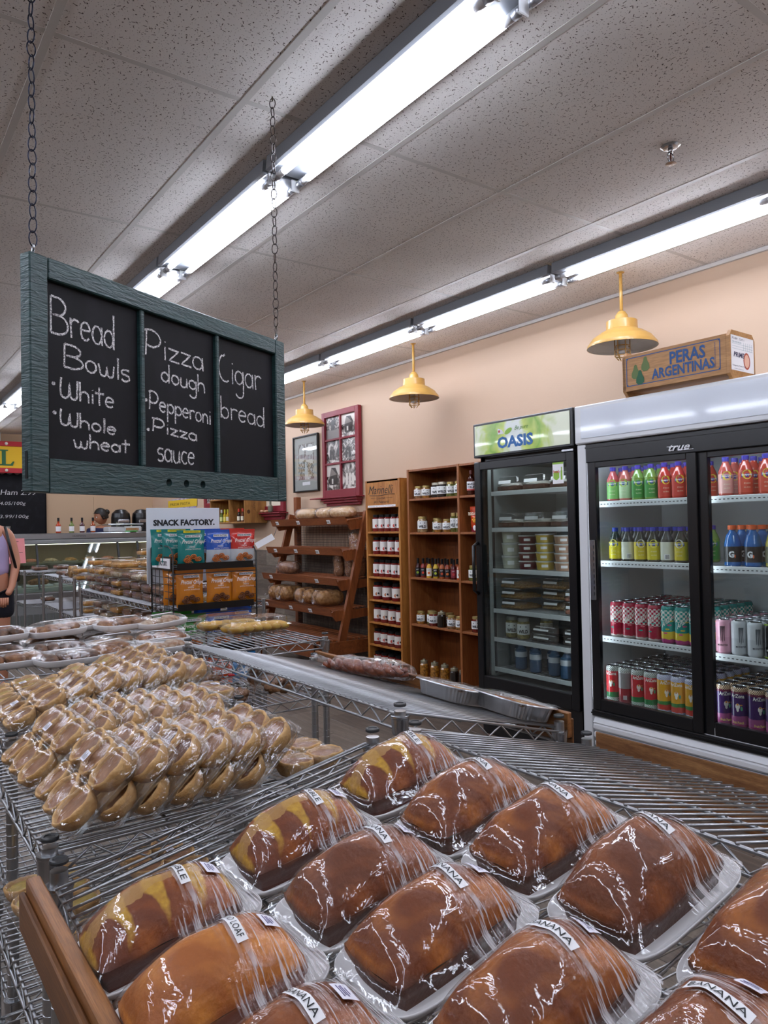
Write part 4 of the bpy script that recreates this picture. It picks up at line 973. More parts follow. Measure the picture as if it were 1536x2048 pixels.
# ---- wooden pear crate on the fridge
m_ply = wood('crate_plywood', '#c4935c', '#a87643', 1, 5, .5, 9); m_blueink = M('crate_blue', '#24518a', .6); m_pear = M('pear_green', '#5f7340', .6); m_pear2 = M('pear_dark_green', '#1f5a3a', .6)
cr = thing('fruit_crate', 'plywood pear crate lettered PERAS ARGENTINAS on top of the big fridge', 'crate', (3.105, 1.70, 1.943), rot=(0, 0, .02))
b = MB(); b.bbox(0, .008, 0, .525, .028, .205, .001); b.bbox(.215, .223, 0, .525, .028, .205, .001); b.put('side_panel', m_ply, cr); MB().box(.008, .215, 0, .525, .03, .038).put('base_panel', m_ply, cr)
end = [(.0, .03), (.03, .0), (.19, .0), (.223, .03), (.223, .195), (.20, .222), (.02, .222), (.0, .195)]
for y in (-.016, .510):
    b = MB(); b.prism(end, y, y+.016, ax='y'); b.put('end_panel', m_ply, cr)
b = MB()
for z, y0, y1 in ((.052, .035, .495), (.188, .035, .495)): b.box(-.0012, -.0002, y0, y1, z-.0018, z+.0018)
for y in (.028, .502): b.box(-.0012, -.0002, y-.0018, y+.0018, .059, .181)
for (yy, z, a) in ((.031, .055, 0), (.031, .185, 0), (.499, .055, 0), (.499, .185, 0)): b.box(-.0012, -.0002, yy-.004, yy+.004, z-.004, z+.004)
b.text('PERAS', (-.0015, .270, .118), (0, -1, 0), (0, 0, 1), .060, .175, 0, bold=.03); b.text('ARGENTINAS', (-.0015, .365, .064), (0, -1, 0), (0, 0, 1), .050, .312, 0, bold=.03)
b.text('INDUSTRIA ARGENTINA', (-.0015, .047, .065), (0, 0, 1), (0, 1, 0), .006, .112, 0); b.put('lettering', m_blueink, cr)
def pear(y, z, s_, k): return [(-.0014-.0001*k, y+s_*px, z+s_*pz) for px, pz in ((-.3, -1), (.3, -1), (.62, -.7), (.6, -.2), (.32, .35), (.22, .8), (0, .95), (-.22, .8), (-.32, .35), (-.6, -.2), (-.62, -.7))]
b = MB(); b.add(pear(.452, .118, .036, 0), [tuple(range(11))], 0); b.add(pear(.398, .148, .036, 0), [tuple(range(11))], 0); b.add(pear(.428, .088, .036, 1), [tuple(range(11))], 1); b.put('pear_print', [m_pear, m_pear2], cr)
b = MB(); Y = -.0166
b.box(.01, .21, Y-.0006, Y, .045, .200, 0)
b.text('PS-889   CAT 1', (.020, Y-.001, .182), (1, 0, 0), (0, 0, 1), .009, .105, 1); b.text('WILLIAMS PEARS', (.020, Y-.001, .168), (1, 0, 0), (0, 0, 1), .006, .08, 2)
for k in range(3): b.box(.02, .2, Y-.001, Y-.0006, .163-k*.011, .1636-k*.011, 2)
for k in range(5): b.box(.12+k*.018, .1206+k*.018, Y-.001, Y-.0006, .140, .176, 2)
b.text('PRIME', (.030, Y-.001, .105), (1, 0, 0), (0, 0, 1), .022, .095, 1, shear=.2, bold=.03)
b.add([(.145+.030*math.cos(a*PI/8), Y-.0009, .095+.038*math.sin(a*PI/8)) for a in range(16)], [tuple(range(16))], 3); b.add([(.145+.022*math.cos(a*PI/8), Y-.0012, .095+.030*math.sin(a*PI/8)) for a in range(16)], [tuple(range(16))], 4)
b.text('Patagonian Fruits Trade', (.02, Y-.001, .062), (1, 0, 0), (0, 0, 1), .008, .12, 1); b.text('Product of Argentina', (.035, Y-.001, .050), (1, 0, 0), (0, 0, 1), .005, .08, 1)
b.put('paper_label', [m_paper, M('navy_ink', '#1c2450', .6), M('teal_ink', '#2d7f8a', .6), M('orange_ink', '#b5503a', .6), M('peach_ink', '#e8b8a0', .6)], cr)

# ============================================================ JUICE COOLER (one door)
K = thing('display_cooler', 'black single-door cooler with green and white OASIS sign', 'fridge', (0, 0, 0))
ky0, ky1 = 2.548, 3.318
b = MB(); b.box(3.16, 3.84, ky1-.04, ky1, .06, 1.94); b.box(3.16, 3.84, ky0, ky0+.03, .06, 1.94); b.box(3.80, 3.84, ky0, ky1, .06, 1.94); b.box(3.16, 3.84, ky0, ky1, 1.70, 1.74); b.box(3.16, 3.84, ky0, ky1, .22, .40); b.box(3.13, 3.16, ky0+.005, ky1-.005, .06, .34); b.box(3.12, 3.84, ky0, ky1, 1.938, 1.945); b.put('cabinet', m_fblack, K)
b = MB(); b.box(3.795, 3.799, ky0+.03, ky1-.04, .40, 1.70); b.box(3.17, 3.80, ky1-.046, ky1-.041, .40, 1.70); b.box(3.17, 3.80, ky0+.031, ky0+.035, .40, 1.70); b.put('liner', M('cooler_liner', '#9aa1a1', .45), K)
sb = MB().bbox(3.10, 3.16, ky0, ky1, 1.738, 1.945, .004).put('sign_box', m_fblack, K)
def oasis():
    t = NT('juice_sign_print'); v = t.coord((1, 1, 1)); n = t.noise(v, 9, 2, .8); s_ = t.node('ShaderNodeSeparateXYZ'); t.link(v, s_.inputs[0])
    dc = t.math('ABSOLUTE', t.math('SUBTRACT', s_.outputs[1], 2.97)); w = t.ramp(t.math('ADD', t.math('MULTIPLY', dc, 2.2), t.math('MULTIPLY', n, .55)), [(.40, '#e4ece6'), (.52, '#c9dc5e'), (.66, '#7fb32c'), (.80, '#b9d25a'), (.95, '#e9efd2')])
    t.link(w, t.b.inputs['Base Color']); t.b.inputs['Roughness'].default_value = .15; t.b.inputs['Coat Weight'].default_value = .5; return t.m
MB().box(3.096, 3.0995, ky0+.018, ky1-.018, 1.752, 1.930).put('sign_face', oasis(), sb)
b = MB(); b.text('OASIS', (3.0945, 3.105, 1.775), (0, -1, 0), (0, 0, 1), .070, .280, 0, bold=.04); b.text('Be pure', (3.0945, 2.965, 1.866), (0, -1, 0), (0, 0, 1), .030, .105, 4, shear=.4)
b.add([(3.0945, 3.015-.030*math.cos(a), 1.872+.016*math.sin(a)+.01*math.cos(a)) for a in [k*PI/6 for k in range(12)]], [tuple(range(12))], 1)
b.add([(3.0945, 3.10, 1.86), (3.0945, 3.05, 1.86), (3.0945, 3.065, 1.885), (3.0945, 3.10, 1.895)], [(0, 1, 2, 3)], 2); b.add([(3.094, 3.088+.008*math.cos(a*PI/5), 1.877+.008*math.sin(a*PI/5)) for a in range(10)], [tuple(range(10))], 3)
b.put('lettering', [M('oasis_blue', '#1563a8', .4), M('leaf_green', '#8dbb3a', .4), m_paper, M('logo_red', '#c02a34', .4), M('deep_green', '#4f8a24', .4)], sb)
o = thing('door', 'x', 'x'); del o['label'], o['category']; o.parent = K
b = MB(); z0, z1 = .332, 1.712
b.bbox(3.10, 3.15, ky0, ky0+.052, z0, z1, .004).bbox(3.10, 3.15, ky1-.05, ky1, z0, z1, .004).bbox(3.10, 3.15, ky0+.052, ky1-.05, z0, z0+.085, .004).bbox(3.10, 3.15, ky0+.052, ky1-.05, z1-.05, z1, .004); b.put('door_frame', m_fblack, o)
MB().box(3.112, 3.116, ky0+.05, ky1-.048, z0+.083, z1-.048).put('glass', clear('cooler_glass', '#e2e7e5', .04, .8, .0), o)
b = MB(); b.tube([(3.10, ky1-.02, 1.22), (3.065, ky1-.02, 1.20), (3.065, ky1-.02, .93), (3.10, ky1-.02, .91)], .011, 8); b.put('handle', m_fblack, o)
MB().bbox(3.11, 3.14, ky0+.01, ky0+.09, 1.714, 1.728, .002).put('hinge', m_chrome, o)
m_fill = M('fill_glow', '#f0f4ff', .4, emis=16.)  # glowing strips added to brighten the cooler inside, tucked behind the door frame
MB().box(3.17, 3.178, ky0+.06, ky1-.07, 1.675, 1.688).put('glow_strip', m_fill, K)
for y in (ky0+.037,): MB().box(3.165, 3.172, y, y+.007, .43, 1.66).put('glow_strip', m_fill, K)
for z in (1.527, 1.305, 1.056, .811, .636, .455):
    b = MB(); b.bbox(3.19, 3.20, ky0+.04, ky1-.05, z-.022, z+.004, .002)
    for k in range(24): b.box(3.20, 3.76, ky0+.045+k*.0285, ky0+.048+k*.0285, z-.004, z-.001)
    b.put('cooler_shelf', m_shelfw, K)
for y in (ky1-.05, ky0+.045): MB().box(3.20, 3.215, y-.002, y+.006, .42, 1.68).put('pilaster', m_dgrey, K)
MB().lathe([(.03, 0), (.032, .006), (.0, .008)], 16, sx=1, sy=.6).put('round_badge', m_chrome, K, (3.79, 2.98, 1.66), (0, -PI/2, 0))
cd_ = thing('promo_card', 'small green and white card reading fresh, stuck inside the cooler glass', 'card', (3.109, 2.70, 1.545))
b = MB(); b.box(-.001, 0, -.075, 0, 0, .118, 0); b.box(-.0014, -.001, -.075, 0, .106, .118, 1)
b.add([(-.0016, -.026+.020*math.cos(a*PI/6)*(1+.2*(a % 2)), .045+.026*math.sin(a*PI/6)) for a in range(12)], [tuple(range(12))], 1); b.box(-.0018, -.0015, -.068, -.056, .02, .07, 1); b.box(-.0018, -.0015, -.065, -.059, .07, .09, 1)
b.text('fresh', (-.002, -.004, .058), (0, -1, 0), (0, 0, 1), .017, .045, 2, bold=.02); b.put('card', [m_paper, M('leaf_green', '#8dbb3a', .4), M('logo_red', '#c02a34', .4)], cd_)

# ---- food boxes
def clam(name, cont, top, w=.15, d=.17, h=.055, lab=True, lid_h=.6, cat='food container', tint=None):
    t = thing(name, 'x', cat)
    MB().bbox(-d/2+.008, d/2-.008, -w/2+.008, w/2-.008, .004, h*.36, .006).put('base_layer', cont, t)
    b = MB(); b.grid(lambda i, j: (lerp(-d/2+.012, d/2-.012, i), lerp(-w/2+.012, w/2-.012, j), h*.36+h*.22*min(1, 6*min(i, 1-i, j, 1-j))+.002*math.sin(17*i+9*j)), 8, 8); b.put('topping', top, t)
    b = MB(); N = 20
    def fn(i, j):
        a = 2*PI*round(i*N)/N; c, s_ = math.cos(a), math.sin(a); e = .3; q, z = ((.98, 0), (1.0, h*.4), (1.06, h*.42), (1.0, h*.46), (.88, h), (.0, h+.002))[int(round(j*5))]
        return (math.copysign(abs(c)**e, c)*d/2*q, math.copysign(abs(s_)**e, s_)*w/2*q, z)
    b.grid(fn, N, 5, closeu=True, sm=False); b.put('clear_lid', m_clam, t)
    if lab: b = MB().box(-d*.47, -d*.47+.018, -w*.38, w*.30, h+.001, h+.0015); b.add([(-d*.5-.001, w*.34, h*.52), (-d*.5-.001, -w*.2, h*.52), (-d*.485-.001, -w*.2, h*.75), (-d*.485-.001, w*.34, h*.75)], [(0, 1, 2, 3)]); b.put('label', m_paper, t)
    return snap(t)
def tub(name, col, r=.052, h=.055):
    t = thing(name, 'x', 'tub'); MB().lathe([(r*.85, 0), (r*.97, h*.86)], 18).put('tub_body', M('tub_'+col.strip('#'), col, .4), t)
    MB().lathe([(r, h*.84), (r*1.02, h*.86), (r*1.02, h*.97), (r*.97, h*.985), (0, h*.97)], 18).put('lid', M('tub_lid', '#cfd3d2', .3), t)
    b = MB(); a0 = math.radians(215); b.grid(lambda i, j: (r*.945*math.cos(a0-.36+.72*i), r*.945*math.sin(a0-.36+.72*i), h*(.30+.3*j)), 4, 1); b.put('label', m_paper, t); return snap(t)
m_cake = M('chocolate_cake', '#4a2b20', .8, noise=(50, '#6b4030')); m_cream = M('whipped_cream', '#e6e0d6', .6, bump=(60, .5)); m_oat = M('crumble_top', '#c59a5e', .8, noise=(90, '#8f6234'), bump=(120, .8)); m_meatp = M('pink_meat', '#c98a72', .6, noise=(60, '#9a5a48'))
C1 = clam('cream_cake_box', m_cake, m_cream, .19, .2, .085)
for k, y in enumerate((3.165, 2.955, 2.745)):
    dup(C1, (3.32, y, 1.532), 0, ['boxed cream cake at the handle end of the cooler top shelf', 'boxed cream cake in the middle of the cooler top shelf', 'boxed cream cake below the fresh card'][k], 'boxed cream cakes')
    dup(C1, (3.32, y, 1.310), 0, ['boxed cream cake at the handle end of the cooler second shelf', 'boxed cream cake in the middle of the cooler second shelf', 'boxed cream cake at the hinge end of the cooler second shelf'][k], 'boxed cream cakes')
for key, col, y, n, hh, nm in (('w', '#c9cbb8', 3.185, 3, .078, 'tall cream white tub'), ('m', '#5e1420', 3.05, 4, .050, 'maroon beet-coloured tub'), ('y', '#cdb04a', 2.915, 4, .052, 'mustard yellow tub'), ('t', '#b08a72', 2.775, 4, .050, 'tan dip tub'), ('t2', '#b98f86', 2.66, 3, .05, 'pinkish dip tub')):
    tp = tub('dip_tub', col, .060 if key == 'w' else .056, hh)
    for q in range(n): dup(tp, (3.275, y, 1.061+q*(hh+.0006)), random.uniform(-.1, .1), nm+[' at the bottom of its stack', ' second from the bottom of its stack', ' third from the bottom of its stack', ' topmost of its stack'][q], 'dip tubs in the cooler')
    kill(tp)
C2 = clam('crumble_box', m_oat, m_oat, .19, .2, .060)
for q in range(3):
    dup(C2, (3.31, 3.145, .816+q*.0625), 0, 'box of oat crumble squares, %s of the stack beside the cooler handle' % ['bottom', 'middle', 'top'][q], 'crumble boxes'); dup(C2, (3.44, 2.93, .816+q*.0625), 0, 'box of oat crumble squares, %s of the stack set further back' % ['bottom', 'middle', 'top'][q], 'crumble boxes')
C3 = clam('meat_box', m_meatp, m_meatp, .15, .16, .07)
for q in range(2): dup(C3, (3.30, 2.675, .816+q*.072), 0, 'clear box of pink sliced meat, %s one at the hinge side' % ['lower', 'upper'][q], 'meat boxes')
m_darkc = M('dark_cookie', '#1c1416', .6)
C4 = clam('chocolate_box', m_darkc, m_darkc, .21, .18, .044)
for q in range(2):
    for j, y in enumerate((2.90, 2.665)): dup(C4, (3.31, y, .641+q*.046), 0, 'black chocolate box, %s, %s' % (['lower one', 'upper one'][q], ['in the middle of the shelf', 'at the hinge end of the shelf'][j]), 'chocolate boxes')
def jar(name, cont, r=.037, h=.10, lidc='#b9a468', lab='#e9eae8', lz=(.22, .72), spot=None, cat='jar', knob=False, va=220):
    t = thing(name, 'x', cat); cm_ = M('jar_'+cont.strip('#'), cont, .15, coat=.6, noise=(70, cont if cont in ('#1a1414', '#6e1512') else '#%02x%02x%02x' % tuple(min(255, int(int(cont[i:i+2], 16)*.6)) for i in (1, 3, 5))))
    MB().lathe([(r*.9, 0), (r, .005), (r, h*.74), (r*.78, h*.84)], 16).put('jar_body', cm_, t)
    prof = [(r*.80, h*.83), (r*.82, h*.84), (r*.82, h*.985), (r*.78, h), (0, h)]
    if knob: prof = prof[:-1]+[(r*.35, h*1.01), (r*.3, h*1.10), (0, h*1.11)]
    MB().lathe(prof, 16).put('lid', M('lid_'+lidc.strip('#'), lidc, .3, .6), t)
    if lab:
        b = MB(); a0 = math.radians(va); W_ = 1.15; b.grid(lambda i, j: ((r+.0006)*math.cos(a0-W_+2*W_*i), (r+.0006)*math.sin(a0-W_+2*W_*i), h*lerp(lz[0], lz[1], j)), 8, 1, 0)
        global VA; sv = VA; VA = a0
        if spot: patch(b, r+.001, h*(lz[0]+.13), r*.9, h*.20, 1); patch(b, r+.0014, h*(lz[0]+.16), r*.4, h*.12, 2, .25)
        else:
            b.text('WILD', (VA-.75, h*(lz[0]+.06)), 0, 0, h*.17, r*1.5, 1, wrap=r+.0012, bold=.05); patch(b, r+.001, h*(lz[1]-.13), r*1.1, h*.09, 2, n=8)
        VA = sv
        b.put('label', [M('lab_'+lab.strip('#'), lab, .5), M('ink_'+(spot or '#1a1c1e').strip('#'), spot or '#1a1c1e', .6), m_ink], t)
    return snap(t)
J = {'tan': jar('preserve_jar', '#a87a50'), 'amber': jar('preserve_jar', '#a8702a'), 'green': jar('preserve_jar', '#6f7434', h=.112), 'red': jar('preserve_jar', '#7a2418', h=.112), 'black': jar('preserve_jar', '#1a1414', .048, .118, lidc='#c9c4b0'),
     'veg': jar('preserve_jar', '#b57a2a', .036, .125, lidc='#a9a48c', lab='', knob=True), 'tallgreen': jar('preserve_jar', '#6a6a2a', .026, .145), 'tallred': jar('preserve_jar', '#6e1512', .026, .13), 'tallcream': jar('preserve_jar', '#b3946a', .042, .125), 'vegd': jar('preserve_jar', '#2a2018', .036, .115, lidc='#a9a48c', lab='', knob=True), 'nuts': jar('preserve_jar', '#a89a60', .040, .125, lidc='#b9bcb8')}
for k, (y, x) in enumerate(((3.19, 3.27), (3.095, 3.27), (3.03, 3.40))): dup(J['nuts'], (x, y, .641), 0, ['jar of nuts next to the cooler side wall', 'jar of nuts second from the cooler side wall', 'jar of nuts standing further back in the cooler'][k], 'nut jars')
k = 0
for (y, x) in ((3.19, 3.36), (3.11, 3.28), (3.05, 3.34), (2.985, 3.27), (2.93, 3.36), (2.85, 3.28), (2.80, 3.38), (2.745, 3.26), (2.69, 3.34), (2.655, 3.25)):
    dup(BT['water'], (x-.02, y, .460), 0, 'blue water bottle, %s from the handle side of the cooler floor' % NTH[k], 'water bottles on the cooler floor', scale=(1.05, 1.05, .78)); k += 1
for d in (C1, C2, C3, C4): kill(d)

# ============================================================ WOODEN JAR SHELVES
m_cherry = wood('cherry_laminate', '#8f5226', '#6b3716', 2, 6, .4, 12, .05)
m_edge = wood('cherry_edge', '#a8683a', '#8f5228', 2, 5, .4, 10, .03)
B = thing('shelf_unit', 'tall cherry-wood shelf unit of jars against the cream wall', 'shelving unit', (0, 0, 0))
bx0, bx1 = 3.62, 3.915
for y in (4.652, 4.050, 3.46): MB().bbox(bx0, bx1, y-.011, y+.011, 0, 1.782, .001).put('side_panel', m_edge, B)
MB().box(bx1-.006, bx1-.001, 3.46, 4.652, .05, 1.77).put('back_panel', m_cherry, B)
for y0, y1 in ((4.062, 4.640), (3.472, 4.038)):
    for z in (1.530, 1.262, .905, .535, .12, 1.764): MB().bbox(bx0+.003, bx1-.007, y0, y1, z, z+.016, .001).put('shelf', m_edge, B)
def on(k, y, z, lab, x=3.68, g='preserve jars', src=None): dup((src or J)[k], (x, y, z), random.uniform(-.2, .2), lab, g)
ct = 'top shelf'
for i, (k, y, x) in enumerate((('tan', 4.575, 3.67), ('amber', 4.48, 3.67), ('black', 4.385, 3.70), ('black', 4.290, 3.68), ('green', 4.185, 3.67), ('green', 4.095, 3.67))): on(k, y, 1.546, ['tan preserve jar at the far end of the top shelf', 'amber preserve jar second on the top shelf', 'squat black jar partly behind another on the top shelf', 'large black jar in the middle of the top shelf', 'green pickle jar on the top shelf', 'green pickle jar touching the upright, top shelf'][i], x)
for i, (k, y, x) in enumerate((('tallcream', 4.535, 3.67), ('green', 4.44, 3.74), ('amber', 4.345, 3.67), ('tan', 4.30, 3.76), ('amber', 4.235, 3.67), ('tallgreen', 4.160, 3.67), ('tallgreen', 4.100, 3.67))): on(k, y, 1.278, ['cream-filled jar on the second shelf', 'jar standing back on the second shelf', 'yellow pickle jar in the middle of the second shelf', 'tan jar hidden at the back of the second shelf', 'yellow pickle jar beside the tall spears', 'tall thin jar of green spears, further from the upright', 'tall thin jar of green spears, against the upright'][i], x)
for i, (k, y, x) in enumerate((('amber', 4.585, 3.68), ('green', 4.48, 3.70), ('red', 4.41, 3.66), ('amber', 4.33, 3.76), ('vegd', 4.31, 3.66), ('tan', 4.195, 3.66), ('amber', 4.11, 3.67))): on(k, y, .551, ['amber jar at the far end of the fourth shelf', 'green jar second on the fourth shelf', 'dark red relish jar on the fourth shelf', 'amber jar behind the front row on the fourth shelf', 'dark knob-lidded jar on the fourth shelf', 'tan jar on the fourth shelf', 'amber jar touching the upright on the fourth shelf'][i], x)
for i, (k, y) in enumerate((('veg', 4.56), ('veg', 4.43), ('veg', 4.31), ('vegd', 4.20), ('vegd', 4.10))): on(k, y, .136, ['mixed pickle jar at the far end of the bottom shelf', 'mixed pickle jar second on the bottom shelf', 'mixed pickle jar third on the bottom shelf', 'dark olive jar fourth on the bottom shelf', 'dark olive jar against the upright on the bottom shelf'][i])
def sauce(liq, lab, dot, capc='#101012', h=.152, r=.0225):
    t = thing('hot_sauce_bottle', 'x', 'bottle')
    MB().lathe([(r*.9, 0), (r, .004), (r, h*.52), (r*.8, h*.62), (.009, h*.74), (.009, h*.80)], 14).put('bottle_body', M('liq_'+liq.strip('#'), liq, .15, coat=.5), t)
    MB().lathe([(.0105, h*.72), (.0105, h*.985), (.008, h), (0, h)], 10).put('cap', M('cap_'+capc.strip('#'), capc, .3), t)
    b = MB(); a0 = math.radians(222); b.grid(lambda i, j: ((r+.0005)*math.cos(a0-1.1+2.2*i), (r+.0005)*math.sin(a0-1.1+2.2*i), h*(.10+.40*j)), 6, 1, 0)
    global VA; sv = VA; VA = a0; patch(b, r+.001, h*.26, r*.9, h*.13, 1); b.text('HOT', (VA-.5, h*.38), 0, 0, h*.06, r*.95, 2, wrap=r+.001); VA = sv
    b.put('label', [M('lab_'+lab.strip('#'), lab, .5), M('ink_'+dot.strip('#'), dot, .6), m_paper if lab != '#e6e2d6' else m_ink], t); return snap(t)
SB = {'a': sauce('#3a1410', '#141416', '#8fae2a'), 'b': sauce('#7a2014', '#141416', '#c8402a'), 'c': sauce('#c89a2c', '#e6e2d6', '#d86a2a'), 'd': sauce('#c0a030', '#141416', '#b8c82a'), 'e': sauce('#a0522a', '#141416', '#c8502a'), 'f': sauce('#8a3a20', '#141416', '#d8702a'), 'g': sauce('#4a1216', '#7d2030', '#c23a3a'), 'h': sauce('#a8481e', '#d8d4cc', '#b03a2a')}
for i, (k, y) in enumerate(zip('abcdefgh', (4.595, 4.53, 4.455, 4.375, 4.30, 4.235, 4.165, 4.100))):
    dup(SB[k], (3.665, y, .921), 0, ['hot sauce bottle with green dot label at the far end', 'hot sauce bottle with red dot label', 'yellow hot sauce bottle with white label', 'yellow hot sauce bottle with lime dot on black', 'orange hot sauce bottle with small red dot', 'orange hot sauce bottle with orange dot label', 'dark red hot sauce bottle with maroon label', 'orange hot sauce bottle with pale label by the upright'][i], 'hot sauce bottles')
    dup(SB['bafgehda'[i]], (3.745, y-.02, .921), 0, 'hot sauce bottle standing behind the front row', 'hot sauce bottles, back row')
SY = {}
t = thing('syrup_bottle', 'x', 'bottle'); MB().lathe([(.03, 0), (.034, .005), (.034, .10), (.026, .125), (.011, .15), (.011, .165)], 16).put('bottle_body', M('syrup_brown', '#3a1208', .12, coat=.6), t)
MB().lathe([(.0135, .155), (.0135, .182), (.0, .184)], 12).put('cap', M('syrup_cap', '#6a2a22', .4), t)
b = MB(); a0 = math.radians(225); b.grid(lambda i, j: (.0348*math.cos(a0-1.1+2.2*i), .0348*math.sin(a0-1.1+2.2*i), .035+.065*j), 6, 1, 0); b.grid(lambda i, j: (.0350*math.cos(a0-1.1+2.2*i), .0350*math.sin(a0-1.1+2.2*i), .035+.012*j), 6, 1, 1)
sv = VA; VA = a0; b.text('MAPLE', (VA-.8, .072), 0, 0, .016, .055, 2, wrap=.0356, bold=.03); b.text('SYRUP', (VA-.8, .052), 0, 0, .014, .055, 2, wrap=.0356, bold=.03); VA = sv
b.put('label', [m_paper, M('label_pink', '#c9605a', .5), m_ink], t); TP = snap(t)
for i, y in enumerate((3.965, 3.875)): dup(TP, (3.675, y, 1.546), 0, ['syrup bottle beside the upright on the top shelf', 'syrup bottle half hidden by the cooler'][i], 'syrup bottles')
kill(TP)
on('green', 3.965, .921, 'pickle jar on the third shelf beside the cooler handle'); on('tallcream', 3.875, .921, 'pale jar on the third shelf cut off by the cooler')
on('red', 3.945, .551, 'red vegetable jar on the fourth shelf of the narrow bay'); on('tan', 3.86, .551, 'tan jar on the fourth shelf cut off by the cooler')
pc = thing('snack_pouch', 'orange and magenta snack pouch on the narrow bay shelf', 'snack bag', (3.69, 3.925, 1.279), rot=(0, -.06, 0))
def pouch(W_, H_, D, mats, split, seed=1):
    b = MB(); rnd = random.Random(seed)
    def sh(sd):
        def f(i, j):
            z = j*H_; y = (.5-i)*W_*(1-.05*math.sin(PI*j)); bul = max(0, math.sin(PI*i))**.6*max(0, math.sin(PI*min(1, (j+.04)/.92)))**.7 if j < .90 else 0
            return (-sd*(D/2*bul+.0008+(.0015*math.sin(19*j+7*i+seed) if .05 < j < .9 and .05 < i < .95 else 0)), y, z)
        return f
    for sd in (1, -1):
        b.grid(sh(sd), 12, 16, 0)
    b.mi = [1 if sum(b.v[v][2] for v in f)/len(f) < H_*split else 0 for f in b.f]
    return b
pouch(.125, .185, .05, None, .17).put('pouch', [M('pouch_orange', '#d8481c', .3, coat=.3), M('pouch_magenta', '#8a1538', .3, coat=.3)], pc)
b = MB(); b.text('EGG-CE', (-.030, .052, .122), (0, -1, 0), (0, 0, 1), .024, .100, 0, bold=.05); b.text('Fluffy', (-.028, .048, .152), (0, -1, 0), (0, 0, 1), .012, .04, 2, shear=.2)
for k in range(5): b.lathe([(0, .0), (.014, .004), (.010, .010), (0, .012)], 8, 1, c=(0, 0, 0)) if 0 else b.blob((-.030, -.005+.012*(k % 3)-.012, .075+.012*(k//2)), (.006, .014, .009), 8, 5, 1)
b.blob((-.028, -.002, .030), (.004, .016, .020), 10, 6, 3); b.put('pouch_print', [M('cream_ink', '#f0dcc0', .5), M('crisp_orange', '#e0962c', .6), m_ink, m_paper], pc)
ob = thing('candle_tin', 'small orange tin beside the cooler foot', 'tin', (3.50, 3.62, .0)); MB().lathe([(.045, 0), (.05, .005), (.05, .155), (.052, .157), (.052, .20), (.048, .205), (0, .205)], 18).put('tin_body', M('orange_tin', '#c8581c', .4), ob)

# ============================================================ SAUCE STAND (Marinelli)
m_pine = wood('honey_pine', '#c98a44', '#a8652a', 2, 6, .4, 12, .06)
S = thing('sauce_stand', 'narrow honey-pine stand of red pasta sauce jars with a Marinelli header', 'shelving unit', (0, 0, 0))
sy0, sy1, sx0, sx1 = 4.735, 5.225, 3.60, 3.84
for y in (sy0, sy1-.022): MB().bbox(sx0, sx1, y, y+.022, 0, 1.724, .002).put('side_panel', m_pine, S)
MB().box(sx1-.01, sx1, sy0+.022, sy1-.022, .02, 1.70).put('back_panel', m_pine, S)
MB().bbox(sx0, sx0+.02, sy0+.023, sy1-.023, 1.488, 1.722, .002).put('header_board', m_pine, S); MB().box(sx0, sx1, sy0+.023, sy1-.023, 1.706, 1.722).put('top_panel', m_pine, S)
lv = [1.272, 1.079, .889, .694, .504, .314, .12]
for z in lv: MB().bbox(sx0+.004, sx1-.01, sy0+.023, sy1-.023, z, z+.016, .001).put('shelf', m_pine, S)
b = MB(); X_ = sx0-.001; b.text('Marinelli', (X_, 5.175, 1.605), (0, -1, 0), (0, 0, 1), .070, .355, 0, shear=.35); b.tube([(X_, 5.16, 1.597), (X_, 5.02, 1.590), (X_, 4.87, 1.600), (X_, 4.80, 1.596)], .0022, 4, 0); b.text('Gourmet', (X_, 5.055, 1.560), (0, -1, 0), (0, 0, 1), .022, .125, 0, shear=.35)
b.box(X_-.0003, X_+.0002, 5.07, 5.14, 1.569, 1.571, 0).box(X_-.0003, X_+.0002, 4.83, 4.92, 1.569, 1.571, 0); b.text('All Natural', (X_, 5.095, 1.527), (0, -1, 0), (0, 0, 1), .024, .215, 0); b.put('lettering', m_ink, S)
b = MB().box(X_-.0008, X_, 4.79, 5.185, 1.494, 1.511); b.text('Gluten Free   No Preservatives   No Added Sugar', (X_-.001, 5.17, 1.499), (0, -1, 0), (0, 0, 1), .008, .36, 1); b.put('header_strip', [m_paper, m_ink], S)
JR = {'r': jar('pasta_sauce_jar', '#6e1512', .040, .145, '#16181a', '#e8e2dc', (.20, .74), '#c8301c', va=229), 'm': jar('pasta_sauce_jar', '#6e1512', .044, .145, '#16181a', '#e4ddd4', (.20, .74), '#b5652a', va=229), 'b': jar('pasta_sauce_jar', '#7a1a12', .046, .130, '#16181a', '#e4ddd4', (.22, .74), '#c8401c', va=229)}
for li, (z, kk, n, st) in enumerate(((1.288, 'r', 5, .086), (1.095, 'r', 4, .105), (.905, 'r', 5, .086), (.710, 'm', 3, .135), (.520, 'm', 4, .105), (.330, 'b', 4, .098), (.136, 'b', 4, .098))):
    for q in range(n):
        y = sy1-.022-.065-q*st
        if y > sy0+.05: dup(JR[kk], (3.655, y, z), random.uniform(-.15, .15), 'red pasta sauce jar, %s from the far side, %s shelf down the sauce stand' % (NTH[q], NTH[li]), 'pasta sauce jars')
        if y > sy0+.05 and q < 3: dup(JR[kk], (3.75, y-.03, z), 0, 'red pasta sauce jar in the back row, %s shelf down' % NTH[li], 'pasta sauce jars, back row')
for d in list(J.values())+list(SB.values())+list(JR.values())+list(CN.values())+list(BT.values()): kill(d)
